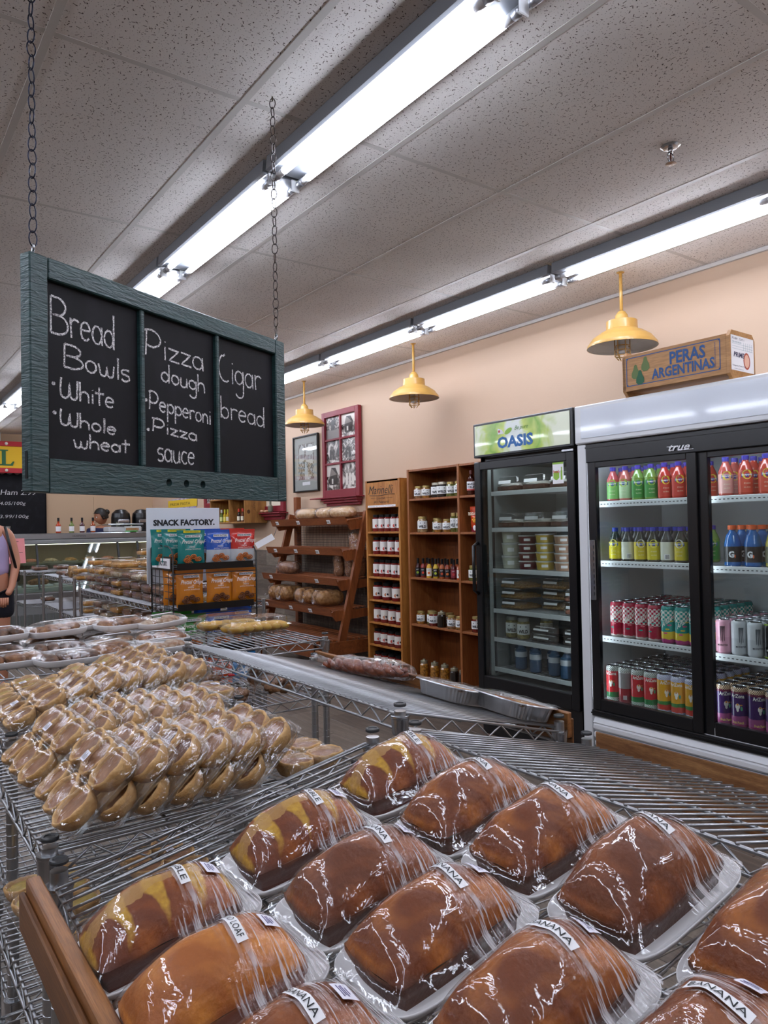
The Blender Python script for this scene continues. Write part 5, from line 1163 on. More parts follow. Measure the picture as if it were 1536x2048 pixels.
# ============================================================ BREAD RACK
m_cher = wood('reddish_cherry', '#9c5a30', '#743c1e', 1, 6, .4, 12, .06); m_cherx = wood('reddish_cherry_upright', '#9c5a30', '#743c1e', 2, 6, .4, 12, .06)
R = thing('bread_rack', 'reddish wooden bread rack with slanted slatted shelves and wire back', 'bread rack', (0, 0, 0))
by0, by1 = 5.45, 6.90
def yz_post(nm, y, pts, w, d):   # slanted bar
    return MB().bar(pts[0], pts[1], w, d, (0, 1, 0)).put(nm, m_cherx, R)
for y in (by0+.02, by1-.02): yz_post('slanted_upright', y, ((3.40, y, .0), (3.79, y, 1.47)), .07, .035)
for y, h in ((by0+.03, 1.46), (by1-.05, 1.66)): MB().bbox(3.81, 3.87, y-.03, y+.03, 0, h, .004).put('back_upright', m_cherx, R)
MB().bbox(3.80, 3.87, by0, by1, 1.43, 1.47, .003).put('top_rail', m_cher, R)
lv = [(3.60, 1.350, 1.40), (3.545, 1.075, 1.11), (3.49, .812, .845), (3.425, .548, .585)]
for q, (xf, zl_, zh) in enumerate(lv):
    xb = 3.80; zs = zl_+.035
    for y in (by0+.045, by1-.045):
        MB().prism([(xf-.035, zl_+.028), (xf+.02, zl_-.045), (xb+.02, zl_-.02), (xb+.02, zl_+.05), (xf, zl_+.05)], y-.011, y+.011, ax='y').put('shelf_bracket', m_cherx, R)
    MB().obj_box((xf-.045, (by0+by1)/2, zl_+.035), (.006, 0, -.003), (0, (by1-by0)/2-.01, 0), (-.012, 0, .032)).put('shelf_lip', m_cher, R)
    for k in range(7): MB().bbox(xf-.015+k*(xb-xf)/7, xf-.015+k*(xb-xf)/7+.022, by0+.03, by1-.03, zs+.003+k*.004, zs+.013+k*.004, .001).put('slat', m_cher, R)
    for k, f in enumerate(((.10, .40, .79), (.14, .43, .71), (.14, .76), (.16, .50, .75))[q]):
        y = lerp(by1, by0, f); o = MB().obj_box((xf-.0525, y, zl_+.033), (.0008, 0, -.0004), (0, .030, 0), (-.0065, 0, .017)); 
        o.text('RYE' if (q, k) == (2, 1) else 'BREAD', (xf-.0535, y+.024, zl_+.024), (0, -1, 0), (-.30, 0, .95), .014, .044, 1, bold=.02); o.put('shelf_tag', [m_paper, m_ink], R)
for k in range(10): MB().bbox(3.22+k*.058, 3.255+k*.058, by0+.02, by1-.02, .33, .348, .002).put('slat', m_cher, R)
b = MB(); b.bbox(3.20, 3.222, by0, by1, .21, .33, .003); b.bbox(3.20, 3.85, by0, by0+.02, .21, .33, .003); b.bbox(3.20, 3.85, by1-.02, by1, .21, .33, .003)
for y in (by0+.03, by1-.03): b.bbox(3.23, 3.28, y-.02, y+.02, 0, .21)
b.put('base_box', m_cher, R)
b = MB()
for k in range(58): y = by0+.05+k*(by1-by0-.1)/57; b.box(3.812, 3.8145, y-.0016, y+.0016, .34, 1.43)
for k in range(44): z = .345+k*.0247; b.box(3.810, 3.812, by0+.04, by1-.04, z-.0016, z+.0016)
b.put('wire_back', M('dark_wire', '#3c2c26', .5), R, kind='stuff')
# breads
m_crumb = M('bread_crust', '#cf9c60', .6, noise=(40, '#a06c38'), bump=(60, .3)); m_rye = M('rye_crust', '#a06e46', .6, noise=(40, '#74482a'), bump=(60, .3)); m_whitef = M('floured_crust', '#e2c296', .65, noise=(30, '#c99860'), bump=(70, .4))
def bagloaf(mat, L=.26, Wd=.12, H=.10, tail=True, sliced=False):
    t = thing('bagged_bread', 'x', 'bread'); b = MB()
    def fn(i, j):
        a = 2*PI*i; z = math.sin(a); x = math.cos(a); p = (j-.5)*2; k = (1-abs(p)**4)**.5*(1+.02*math.sin(9*p)); 
        if sliced: k *= 1-.018*(round(j*24) % 2)
        return ((x*abs(x)**-.2 if abs(x) > 1e-6 else 0)*Wd/2*k, p*L/2, H*.46+(z if z > 0 else z*.88)*H/2*k)
    b.grid(fn, 16, 24, closeu=True); b.put('bread_loaf', mat, t)
    f = MB(); rnd = random.Random(int(L*1000)); J = [[rnd.uniform(-.004, .005) for _ in range(15)] for _ in range(14)]
    def g(i, j):
        a = 2*PI*i; p = (j-.5)*2; k = (1-abs(p)**6)**.5 if not (tail and p > .72) else max(.12, 1-(p-.72)*3.2); q = J[int(round(i*14)) % 14][int(round(j*14))]
        if tail and p > .85: k = .14+(p-.85)*3.4
        return (math.cos(a)*(Wd/2+.006+q)*k, p*(L/2+(.035 if tail else .008)), max(.001, H*.47+math.sin(a)*(H/2+.005+q)*k))
    f.grid(g, 14, 14, closeu=True); f.put('poly_bag', m_bag, t); return snap(t)
LB = {'w': bagloaf(m_whitef, .31, .16, .115), 'b': bagloaf(m_crumb, .27, .135, .15, sliced=True), 'r': bagloaf(m_rye, .27, .13, .13), 'c': bagloaf(m_crumb, .25, .135, .15, tail=False, sliced=True)}
for i, (x, y) in enumerate(((3.69, 6.36), (3.70, 6.02), (3.69, 5.72))): dup(LB['w'], (x, y, 1.412), (.05, -.1, .08)[i], ['pale bagged loaf farthest along the top shelf of the bread rack', 'pale bagged loaf in the middle of the top shelf', 'pale bagged loaf beside the sauce stand, top shelf'][i], 'bagged breads')
dup(LB['r'], (3.70, 5.60, 1.135), .1, 'shiny bagged loaf alone on the second shelf of the bread rack', 'bagged breads', rot=(PI/2.3, 0, .2))
dup(LB['r'], (3.60, 6.62, .872), .1, 'brown bagged loaf lying at the far end of the third shelf', 'bagged breads', rot=(0, 0, .12))
for i, y in enumerate((5.84, 5.71, 5.60)): dup(LB['r'], (3.66+.03*i, y, .98), 0, ['rye loaf standing upright, first on the third shelf', 'rye loaf standing upright, second on the third shelf', 'rye loaf standing upright behind the slanted upright'][i], 'bagged breads', rot=(PI/2, 0, .5+.2*i), scale=(.85, .85, .85))
for i, (y, k) in enumerate(((6.80, 'b'), (6.66, 'c'), (6.55, 'b'), (6.28, 'c'), (6.10, 'b'), (5.93, 'c'), (5.83, 'b'))):
    dup(LB[k], (3.58, y-.03, .610), PI/2+(.15, -.1, .1, .3, .15, .05, -.2)[i], 'bagged sandwich loaf, %s from the far end of the lowest bread shelf' % NTH[i], 'bagged breads')
hb = thing('price_card', 'white card hanging at a tilt from the bread rack corner', 'card', (3.55, 6.93, 1.20)); MB().obj_box((-.04, .04, 0), (.001, .0005, 0), (.05, -.10, .05), (-.012, .012, .028)).put('card', m_paper, hb); MB().tube([(.02, -.03, .03), (.06, -.06, .15), (.08, -.05, .17)], .003, 5).put('string', m_grayink, hb)

# ============================================================ PICTURES ON THE WALL
m_red = M('barn_red_paint', '#7e1c2a', .45, bump=(40, .1)); m_mat = M('pale_mat_board', '#a9aca6', .7)
def photo(name, s1, dark='#2c2726', light='#d9d3cc'):
    t = NT(name); v = t.coord((1, 1, 1)); n = t.noise(v, s1, 6, 1.5); t.link(t.ramp(n, [(.36, dark), (.47, '#6f6864'), (.54, '#a59e98'), (.62, light)]), t.b.inputs['Base Color']); t.b.inputs['Roughness'].default_value = .25; return t.m
RW = thing('window_frame', 'red six-pane window frame with old black-and-white photographs above a red ledge', 'picture frame', (3.925, 5.73, 1.63))
W0, H0 = .665, .86
def rb(nm, y0, y1, z0, z1, x0=-.045, x1=-.004, m=m_red): return MB().bbox(x0, x1, y0, y1, z0, z1, .003).put(nm, m, RW)
rb('side_rail', 0, .06, 0, H0); rb('side_rail', W0-.05, W0, 0, H0); rb('top_rail', .06, W0-.05, H0-.055, H0); rb('bottom_rail', .06, W0-.05, 0, .075); rb('glazing_bar', .325, .348, .075, H0-.055, -.04); rb('glazing_bar', .06, .325, .325, .345, -.04); rb('glazing_bar', .348, W0-.05, .325, .345, -.04); rb('glazing_bar', .06, .325, .565, .585, -.04); rb('glazing_bar', .348, W0-.05, .565, .585, -.04)
b = MB(); b.bbox(-.105, -.004, -.03, W0+.16, -.012, 0, .002); b.bbox(-.08, -.004, 0, W0-.02, -.035, -.012, .004); b.bbox(-.06, -.004, .01, W0-.035, -.06, -.035, .004); b.bbox(-.035, -.004, .02, W0-.05, -.085, -.06, .004); b.put('window_ledge', m_red, RW)
ph = [photo('old_photo_a', 9), photo('old_photo_b', 14), photo('old_photo_c', 20)]
m_dk = M('photo_dark', '#332d2c', .3); m_lt = M('photo_light', '#cfc8c0', .3); m_md = M('photo_mid', '#7d7570', .3)
for k, (y0, y1, z0, z1) in enumerate(((.06, .325, .075, .325), (.348, W0-.05, .075, .325), (.06, .325, .345, .565), (.348, W0-.05, .345, .565), (.06, .325, .585, H0-.055), (.348, W0-.05, .585, H0-.055))):
    b = MB().box(-.020, -.016, y0, y1, z0, z1, 0); X = -.0208; cy_, w = (y0+y1)/2, y1-y0
    g = lambda pts, m, d=0: b.add([(X-d, y1-w*p[0], z0+(z1-z0)*p[1]) for p in pts], [tuple(range(len(pts)))], m)
    if k in (1, 4): g([(0, .55), (1, .6), (1, 1), (0, 1)], 2); g([(.2, .2), (.75, .2), (.75, .62), (.2, .55)], 1, .0003); g([(.2, .55), (.32, .9), (.62, .88), (.78, .62)], 3, .0005); g([(.35, .25), (.45, .25), (.45, .45), (.35, .45)], 2, .0007); g([(.32, .9), (.62, .88), (.78, .62), (.75, .58)], 1, .0006)
    elif k == 5: g([(0, 0), (1, 0), (1, .4), (0, .45)], 3); g([(.35, .4), (.6, .4), (.6, .8), (.48, .9), (.35, .8)], 1, .0003)
    else:
        for q in range(3 if k == 0 else 2): c0 = .3+q*.2; g([(c0-.08, .15), (c0+.08, .15), (c0+.07, .6), (c0-.07, .6)], 2 if k == 0 else 1, .0003+.0001*q); g([(c0+.05*math.cos(a*PI/4), .68+.07*math.sin(a*PI/4)) for a in range(8)], 3, .0006)
    b.put('photograph', [ph[k % 3], m_dk, m_lt, m_md], RW)
GF = thing('framed_print', 'black-framed grey print of a street of houses', 'picture frame', (3.925, 6.515, 1.715)); W1, H1 = .52, .60
for y0, y1, z0, z1 in ((0, .014, 0, H1), (W1-.014, W1, 0, H1), (.014, W1-.014, 0, .014), (.014, W1-.014, H1-.014, H1)): MB().bbox(-.03, -.003, y0, y1, z0, z1, .002).put('frame_bar', m_black, GF)
MB().box(-.012, -.008, .014, W1-.014, .014, H1-.014).put('mat_board', m_mat, GF)
b = MB(); b.box(-.0135, -.0121, .10, W1-.10, .13, H1-.09, 0); X = -.0145
gp = lambda pts, m, d=0: b.add([(X-d, W1-.1-(W1-.2)*p[0], .13+(H1-.22)*p[1]) for p in pts], [tuple(range(len(pts)))], m)
gp([(.05, .45), (.4, .55), (.4, .9), (.22, 1.), (.05, .85)], 1); gp([(.5, .5), (.95, .42), (.95, .95), (.7, .98), (.5, .8)], 1); gp([(.4, .0), (.7, .0), (.5, .5), (.44, .5)], 1, .0002)
for q in range(4): gp([(.10+q*.08, .6), (.14+q*.08, .61), (.14+q*.08, .72), (.10+q*.08, .71)], 2, .0004); gp([(.56+q*.1, .55), (.60+q*.1, .55), (.60+q*.1, .68), (.56+q*.1, .68)], 2, .0004)
b.box(-.0135, -.0121, .18, .34, .07, .105, 3); b.put('print', [photo('line_print', 26, '#7d827e', '#c9cdc8'), M('print_pale', '#c3c6c1', .6), M('print_ink', '#4f5450', .6), m_paper], GF)
MB().box(-.024, -.022, .014, W1-.014, .014, H1-.014).put('glass', clear('picture_glass', '#fdfdfd', .04, .5, .02), GF)
# second red window with shell ledge, partly behind the green sign
R2_ = thing('window_frame', 'red window frame further along with ornaments on its ledge, half behind the chalkboard', 'picture frame', (3.925, 7.25, 1.52))
for y0, y1, z0, z1 in ((0, .07, 0, .6), (.50, .57, 0, .6), (.07, .50, 0, .07), (.07, .50, .53, .6)): MB().bbox(-.04, -.004, y0, y1, z0, z1, .003).put('frame_bar', m_red, R2_)
MB().box(-.02, -.012, .07, .50, .07, .53).put('mat_board', M('cream_mat', '#d9cdb8', .7), R2_); MB().box(-.024, -.0205, .17, .40, .14, .47).put('photograph', ph[1], R2_)
b = MB(); b.bbox(-.12, -.004, -.05, .72, -.02, -.008, .002); b.bbox(-.09, -.004, 0, .55, -.05, -.02, .004); b.bbox(-.05, -.004, .02, .50, -.09, -.05, .004); b.put('window_ledge', m_red, R2_)
vz = thing('vase', 'small brown bottle vase on the red ledge', 'vase', (3.84, 7.80, 1.513)); MB().lathe([(.025, 0), (.045, .03), (.048, .06), (.03, .09), (.012, .105), (.012, .14), (.014, .145), (0, .146)], 14).put('vase_body', M('brown_glaze', '#6a4a36', .3), vz)
vz = thing('vase', 'grey green bottle vase in front of the red frame', 'vase', (3.83, 7.45, 1.513)); MB().lathe([(.02, 0), (.03, .02), (.03, .07), (.012, .09), (.012, .13), (0, .131)], 14).put('vase_body', M('grey_glaze', '#6a6a58', .3), vz)
for k, (y, s_) in enumerate(((7.70, .030), (7.645, .024), (7.60, .028), (7.55, .024))):
    o = MB().blob((0, 0, s_*.6), (s_, s_*1.1, s_*.6), 8, 5, 0, .12, random.Random(k)).put('seashell', M('shell_%d' % (k % 2), ('#c9a080', '#a8704c')[k % 2], .5), None, (3.85, y, 1.513)); tag(o, 'small tan seashell on the red ledge, %s from the brown vase' % NTH[k], 'shell', 'ledge shells')
# wine crate shelf with little bottles
WC = thing('wall_crate', 'pine wine crate hung on the wall holding small sauce bottles', 'crate', (3.63, 7.70, 1.40)); m_pinec = wood('crate_pine', '#b98546', '#8a5c2a', 2, 6, .5, 8)
L_, D_, H_ = 1.0, .285, .30
for y in (0, L_*.42, L_-.018): MB().bbox(0, D_, y, y+.018, 0, H_, .002).put('side_panel', m_pinec, WC)
MB().bbox(0, D_, .018, L_, 0, .018, .002).put('base_panel', m_pinec, WC); MB().bbox(0, D_, .018, L_, H_-.016, H_, .002).put('top_panel', m_pinec, WC); MB().box(D_-.01, D_, .018, L_, .018, H_-.016).put('back_panel', m_pinec, WC)
b = MB(); Y = -.0006; b.text('WINERY', (.11, Y, .27), (0, 0, -1), (1, 0, 0), .022, .13, 0, shear=.3); b.text('Estate', (.15, Y, .13), (0, 0, -1), (1, 0, 0), .018, .07, 0, shear=.3)
b.add([(.05+.02*math.cos(a*PI/6), Y, .13+.024*math.sin(a*PI/6)) for a in range(12)], [tuple(range(12))], 0); b.put('brand_stamp', M('burnt_stamp', '#4f2f14', .7), WC)
def smallb(body, capc, lab='#e4ddc4'):
    t = thing('sauce_bottle', 'x', 'bottle'); MB().lathe([(.02, 0), (.023, .004), (.023, .085), (.011, .11), (.011, .125)], 12).put('bottle_body', M('sb_'+body.strip('#'), body, .2, coat=.4), t); MB().lathe([(.0135, .118), (.0135, .155), (0, .156)], 10).put('cap', M('sc_'+capc.strip('#'), capc, .4), t)
    b = MB(); a0 = math.radians(205); b.grid(lambda i, j: (.0235*math.cos(a0-1+2*i), .0235*math.sin(a0-1+2*i), .015+.05*j), 6, 1, 0); b.put('label', M('sl_'+lab.strip('#'), lab, .5), t); return snap(t)
for i, (y, bc, cc, lb) in enumerate(((8.50, '#6a7a3a', '#d8d8d0', '#c9d08a'), (8.40, '#c9a82a', '#c9c42a', '#e4d86a'), (8.31, '#c9a02a', '#c9c42a', '#e4ddc4'), (8.225, '#6a3a2a', '#d85a22', '#e4ddc4'), (8.155, '#5a3a2a', '#d85a22', '#e4ddc4'), (8.00, '#3a2a22', '#d8402a', '#e4ddc4'), (7.90, '#6a3a22', '#d8402a', '#e4ddc4'), (7.80, '#5a2a22', '#d85a2a', '#e4ddc4'))):
    tp = smallb(bc, cc, lb); dup(tp, (3.70, y, 1.419), 0, 'little sauce bottle in the wall crate, %s from the far end' % NTH[i], 'wall crate bottles'); kill(tp)
o = thing('poster', 'yellow and purple notice on the wall beyond the crate', 'poster', (3.926, 9.9, 1.45)); b = MB(); b.box(-.004, 0, 0, .95, .0, .35, 0); b.box(-.006, -.004, -.05, 1.1, .22, .33, 1); b.text('FRESH PASTA', (-.0065, 1.0, .25), (0, -1, 0), (0, 0, 1), .04, .8, 2); b.put('poster_sheet', [M('poster_lilac', '#7d6f9a', .6, noise=(12, '#c9c2d4')), M('poster_yellow', '#d8b42a', .6), m_ink], o)
o = thing('window_frame', 'narrow strip of a red frame beyond the wall crate', 'picture frame', (3.925, 8.95, 1.62)); 
for y0, y1, z0, z1 in ((0, .07, 0, .9), (.5, .57, 0, .9), (.07, .5, 0, .07), (.07, .5, .83, .9)): MB().bbox(-.04, -.004, y0, y1, z0, z1, .003).put('frame_bar', m_red, o)
MB().box(-.02, -.012, .07, .5, .07, .83).put('photograph', ph[2], o)

# ============================================================ SNACK STAND
N_ = thing('snack_stand', 'black wire snack stand with a white SNACK FACTORY header board', 'display stand', (0, 0, 0))
nx0, nx1, ny0, ny1 = 1.285, 1.735, 3.55, 3.87
lev = [(1.143, 0), (.94, 0), (.72, 0), (.52, 0)]
for x in (nx0, nx1):
    b = MB(); b.tube([(x, ny0, 0), (x, ny0, 1.21), (x, ny0+.02, 1.235), (x, ny0+.06, 1.25), (x, ny1-.04, 1.26), (x, ny1, 1.24), (x, ny1, 0)], .0042, 6)
    for z in [.1+.0355*k for k in range(31)]: b.tube([(x, ny0, z), (x, ny1, z)], .0018, 4) if int(z*1000) % 3 or True else 0
    for k in range(1, 5): b.tube([(x, ny0+k*.065, .08), (x, ny0+k*.065, 1.15)], .0018, 4)
    b.put('side_frame', m_blackm, N_)
for z, _ in lev:
    b = MB(); 
    for k in range(12): b.tube([(nx0+k*.041, ny0, z-.004), (nx0+k*.041, ny1, z-.004)], .0018, 4)
    b.tube([(nx0, ny0, z-.006), (nx1, ny0, z-.006)], .003, 5).tube([(nx0, ny1, z-.006), (nx1, ny1, z-.006)], .003, 5).tube([(nx0, ny0, z-.03), (nx1, ny0, z-.03)], .0025, 5)
    b.box(nx0+.02, nx1-.02, ny0-.008, ny0-.004, z-.012, z+.022); b.put('wire_shelf', m_blackm, N_)
MB().bbox(1.262, 1.672, ny1+.004, ny1+.010, 1.05, 1.452, .001).put('header_board', M('header_white', '#d9dde4', .5), N_)
b = MB().text('SNACK FACTORY.', (1.298, ny1+.003, 1.356), (1, 0, 0), (0, 0, 1), .034, .345, 0, bold=.05); b.put('lettering', m_ink, N_)
b = MB(); b.box(nx0-.006, nx0-.003, ny0+.01, ny1-.02, 1.13, 1.20, 0); b.box(nx0-.008, nx0-.006, ny0+.025, ny1-.035, 1.14, 1.19, 1); b.text('SNACK FACTORY.', (nx0-.0085, ny1-.05, 1.153), (0, -1, 0), (0, 0, 1), .025, .21, 2, bold=.03); b.put('side_sign', [m_blackm, m_paper, m_ink], N_)
def snack(col, bot, split, col2='#f0e8e0', W_=.148, H_=.185, txt='Pretzel Crisps', yellow=False, food='#b5662a'):
    t = thing('snack_bag', 'x', 'snack bag'); b = MB(); D = .055
    def sh(sd):
        def f(i, j):
            z = j*H_; x = (i-.5)*W_*(1-.07*math.sin(PI*j))*(1 if j > .1 else .94); bul = max(0, math.sin(PI*i))**.55*max(0, math.sin(PI*min(1, (j+.10)/.95)))**.6 if j < .90 else 0
            return (x, -sd*(D/2*bul+.0008+(.0018*math.sin(13*j+9*i)*math.sin(21*i) if .06 < j < .88 and .08 < i < .92 else 0)), z)
        return f
    for sd in (1, -1): b.grid(sh(sd), 14, 18, 0)
    b.mi = [1 if sum(b.v[v][2] for v in f)/len(f) < H_*split else 0 for f in b.f]
    b.put('pouch', [M('foil_'+col.strip('#'), col, .25, coat=.5, bump=(30, .15)), M('foil_'+bot.strip('#'), bot, .25, coat=.5, bump=(30, .15))], t)
    F_ = -D/2-.003; b = MB(); b.box(-.040, .040, F_+.006, F_+.0065, H_*.80, H_*.865, 1); b.text('SNACK FACTORY', (-.037, F_+.0055, H_*.813), (1, 0, 0), (0, 0, 1), .008, .074, 2, bold=.03)
    b.text(txt, (-.058, F_-.001, H_*.60), (1, 0, 0), (.0, .0, 1), .026, .118, 0, shear=.35, bold=.01); b.text('minis', (-.020, F_-.001, H_*.52), (1, 0, 0), (0, 0, 1), .009, .03, 0); b.text('petites bouchees', (-.040, F_-.001, H_*.455), (1, 0, 0), (0, 0, 1), .009, .08, 0)
    if yellow: b.box(-.045, .045, F_+.014, F_+.0145, H_*.925, H_*.985, 3); b.text('NEW NOUVEAU', (-.035, F_+.0135, H_*.938), (1, 0, 0), (0, 0, 1), .006, .07, 2)
    b.put('pouch_print', [M('cream_print', col2, .5), m_paper, m_ink, M('flag_yellow', '#d8cc1a', .5)], t)
    b = MB(); rnd = random.Random(3)
    for k in range(11):
        cx, cz = rnd.uniform(-.042, .042), rnd.uniform(.014, .065); 
        if cz > .075-abs(cx)*.9: cz *= .6
        r = rnd.uniform(.009, .013); b.tube([(cx+r*math.cos(a*PI/5), F_-.0015-.0004*k, cz+r*.85*math.sin(a*PI/5)) for a in range(10)], .0026, 4, closed=True).tube([(cx-r*.7, F_-.0015-.0004*k, cz-r*.4), (cx, F_-.0025-.0004*k, cz+r*.3), (cx+r*.7, F_-.0015-.0004*k, cz-r*.4)], .0022, 4)
    b.put('pretzel_print', M('pretzel_'+food.strip('#'), food, .6), t)
    return snap(t)
SN = {'teal': snack('#0f7a78', '#0f7a78', 0, yellow=True), 'blue': snack('#1d52b0', '#b9c2cc', .42), 'red': snack('#c02a22', '#c2c6ca', .42), 'orange': snack('#c9781a', '#c9781a', 0, food='#6a3a1a'), 'green': snack('#2f7a2c', '#b9c2b8', .42)}
yb = ny0+.042
for k, x, dy, z, lab, r in (('teal', 1.395, 0, 1.146, 'teal pretzel snack bag in front with yellow flag, top shelf', 0), ('teal', 1.345, .075, 1.153, 'teal pretzel snack bag second, leaning behind', -.12), ('teal', 1.315, .15, 1.153, 'teal pretzel snack bag third, nearest the header board', -.18),
        ('blue', 1.545, 0, 1.146, 'blue and silver pretzel snack bag in front on the top shelf', .02), ('blue', 1.515, .08, 1.151, 'blue pretzel snack bag peeking out behind', 0), ('red', 1.678, 0, 1.146, 'red and silver pretzel snack bag in front on the top shelf', .03), ('red', 1.655, .085, 1.151, 'red pretzel snack bag peeking out behind', .0),
        ('orange', 1.385, 0, .943, 'orange pretzel snack bag beside the side sign, middle shelf', 0), ('orange', 1.350, .08, .95, 'orange pretzel snack bag behind the one by the side frame', -.1), ('orange', 1.545, 0, .943, 'orange pretzel snack bag in the middle of the middle shelf', .02), ('orange', 1.585, .08, .95, 'orange pretzel snack bag behind the middle one', .05), ('orange', 1.685, 0, .943, 'orange pretzel snack bag at the far side of the middle shelf', .04),
        ('green', 1.395, 0, .723, 'green pretzel snack bag in front on the lower shelf', 0), ('green', 1.345, .07, .73, 'green pretzel snack bag second on the lower shelf', -.1), ('green', 1.315, .14, .73, 'green pretzel snack bag third on the lower shelf', -.15), ('blue', 1.545, 0, .723, 'blue pretzel snack bag beside the green ones, lower shelf', 0), ('blue', 1.510, .08, .73, 'blue pretzel snack bag hidden behind, lower shelf', 0), ('blue', 1.680, .05, .735, 'blue pretzel snack bag set back at the far side, lower shelf', .04)):
    dup(SN[k], (x, yb+dy, z), r, lab, 'pretzel snack bags')
for k in SN.values(): kill(k)
# low pouches: cheese snacks
for i, (x, col, tx, tx2, z) in enumerate(((1.37, '#a81c24', 'MILK MOUNTAIN', 'MOON CHEESE', .50), (1.53, '#d8541a', 'MOON', 'CHEESE', .50), (1.68, '#2b86c8', 'MOON', 'CHEESE', .49))):
    t = thing('snack_bag', ['dark red cheese snack pouch low on the stand', 'orange cheese snack pouch low on the stand', 'light blue cheese snack pouch low on the stand'][i], 'snack bag', (x, ny0+.03, .523), group='cheese snack pouches', rot=(0, 0, PI/2))
    b = pouch(.15, .165, .04, None, 0, i); b.put('pouch', [M('foil_'+col.strip('#'), col, .3, coat=.4)]*2, t)
    b = MB(); b.text(tx, (-.026, .06, .105), (0, -1, 0), (0, 0, 1), .022, .12, 0, bold=.05); b.text(tx2, (-.026, .06, .065), (0, -1, 0), (0, 0, 1), .024, .12, 0, bold=.05); b.put('lettering', m_paper, t)
    t.rotation_euler = (0, 0, PI/2)

# ============================================================ GOODS ON THE EMPTY RACKS
# bun box on the high rack
bb = thing('bun_box', 'clear box of plaited yellow finger buns at the end of the high rack', 'food container', (1.375, 2.83, .894), rot=(0, 0, -.05)); m_bun = M('yellow_bun', '#d8ac48', .45, noise=(20, '#c48a34')); 
for k in range(6): 
    b = MB(); b.blob((0, 0, 0), (.028, .062, .021), 12, 8); b.put('finger_bun', m_bun, bb, (-.10+.04*k, .0, .024), (0, 0, .55))
b = MB()
def bx_(sx_, sy_, prof, N=24):
    def fn(i, j):
        a = 2*PI*round(i*N)/N; c, s_ = math.cos(a), math.sin(a); e = .35; q, z = prof[int(round(j*(len(prof)-1)))]; return (math.copysign(abs(c)**e, c)*sx_*q, math.copysign(abs(s_)**e, s_)*sy_*q, z)
    return fn
b.grid(bx_(.135, .085, [(.9, .001), (.96, .03), (1.06, .033), (1.06, .036), (.97, .040), (.90, .066), (.75, .070), (0, .070)]), 24, 7, closeu=True, sm=False); b.put('clear_lid', m_clam, bb)
b2 = thing('bun_box', 'clear box of plaited buns behind the front bun box', 'food container', (1.32, 2.99, .894), rot=(0, 0, -.05))
for k in range(5): 
    b = MB(); b.blob((0, 0, 0), (.028, .055, .021), 12, 8); b.put('finger_bun', m_bun, b2, (-.09+.045*k, .0, .024), (0, 0, .55))
b = MB(); b.grid(bx_(.13, .075, [(.9, .001), (.96, .03), (1.06, .033), (1.06, .036), (.97, .040), (.90, .066), (.75, .070), (0, .070)]), 24, 7, closeu=True, sm=False); b.put('clear_lid', m_clam, b2)
# pastry on the R4 rack
R4T = math.atan2(R4Z[0]-R4Z[1], R4[1]-R4[0])
def r4(x): return lerp(R4Z[0], R4Z[1], (x-R4[0])/(R4[1]-R4[0]))+.0075
ps = thing('braided_pastry', 'bagged brown braided pastry stick lying on the empty upper rack', 'pastry', (1.375, 2.03, r4(1.375)), rot=(0, R4T, .30)); m_braid = M('glazed_pastry', '#9a4f28', .35, noise=(30, '#6a2c16'), bump=(70, .5), coat=.3)
for k in range(3):
    b = MB(); b.tube([((.020*math.sin(j*.9+k*2.09)), -.17+j*.0175, .026+.010*math.cos(j*.9+k*2.09)) for j in range(20)], [.006+.013*math.sin(PI*min(1, max(.05, j/19))) for j in range(20)], 8); b.put('strand', m_braid, ps)
f = MB(); rnd = random.Random(5); J_ = [[rnd.uniform(-.003, .004) for _ in range(21)] for _ in range(16)]
def g(i, j):
    a = 2*PI*i; p = j*2-1; q = J_[int(round(i*16)) % 16][int(round(j*20))]; k = (1-abs(p)**5)**.5 if p < .55 else (.42 if p < .72 else .42+1.3*(p-.72)); 
    return (math.cos(a)*(.046+q)*k, p*.215, max(.001, .027+math.sin(a)*(.034+q)*k))
f.grid(g, 16, 20, closeu=True); f.put('poly_bag', m_bag, ps)
m_foil = M('aluminium_foil', '#c2c4c7', .28, 1, bump=(40, .15)); m_pie = M('lasagne_top', '#b58a4a', .6, noise=(20, '#8a4a22'))
for k, (x, y, rz, lab) in enumerate(((1.355, 1.56, 1.27, 'foil tray under film, further from the round posts'), (1.400, 1.375, 1.20, 'foil tray under film, beside the dark round posts'))):
    t = thing('foil_tray', lab, 'foil tray', (x, y, r4(x)), group='two foil trays', rot=(0, R4T, rz-PI/2+.25)); N = 72; b = MB()
    def fn(i, j, N=N):
        n_ = int(round(i*N)); a = 2*PI*n_/N; c, s_ = math.cos(a), math.sin(a); e = .5; q, z = ((0, .002), (.82, .002), (.86, .004), (.97, .042), (1.06, .044), (1.075, .041))[int(round(j*5))]
        rib = 1-.02*(n_ % 2)*(.85 < q < 1); return (math.copysign(abs(c)**e, c)*.068*q*rib, math.copysign(abs(s_)**e, s_)*.112*q*rib, z)
    b.grid(fn, N, 5, closeu=True, sm=False); b.put('foil_pan', m_foil, t)
    b = MB(); b.grid(lambda i, j: ((i-.5)*.115, (j-.5)*.20, .034+.003*math.sin(11*i+7*j)), 8, 10); b.put('contents', m_pie, t)
    b = MB(); b.grid(lambda i, j: ((i*2-1)*.074*(1-.12*abs((i*2-1)*(j*2-1))**3), (j*2-1)*.121*(1-.12*abs((i*2-1)*(j*2-1))**3), .047+.004*math.sin(9*i)*math.sin(13*j)), 12, 16); b.put('film_wrap', m_film2, t)
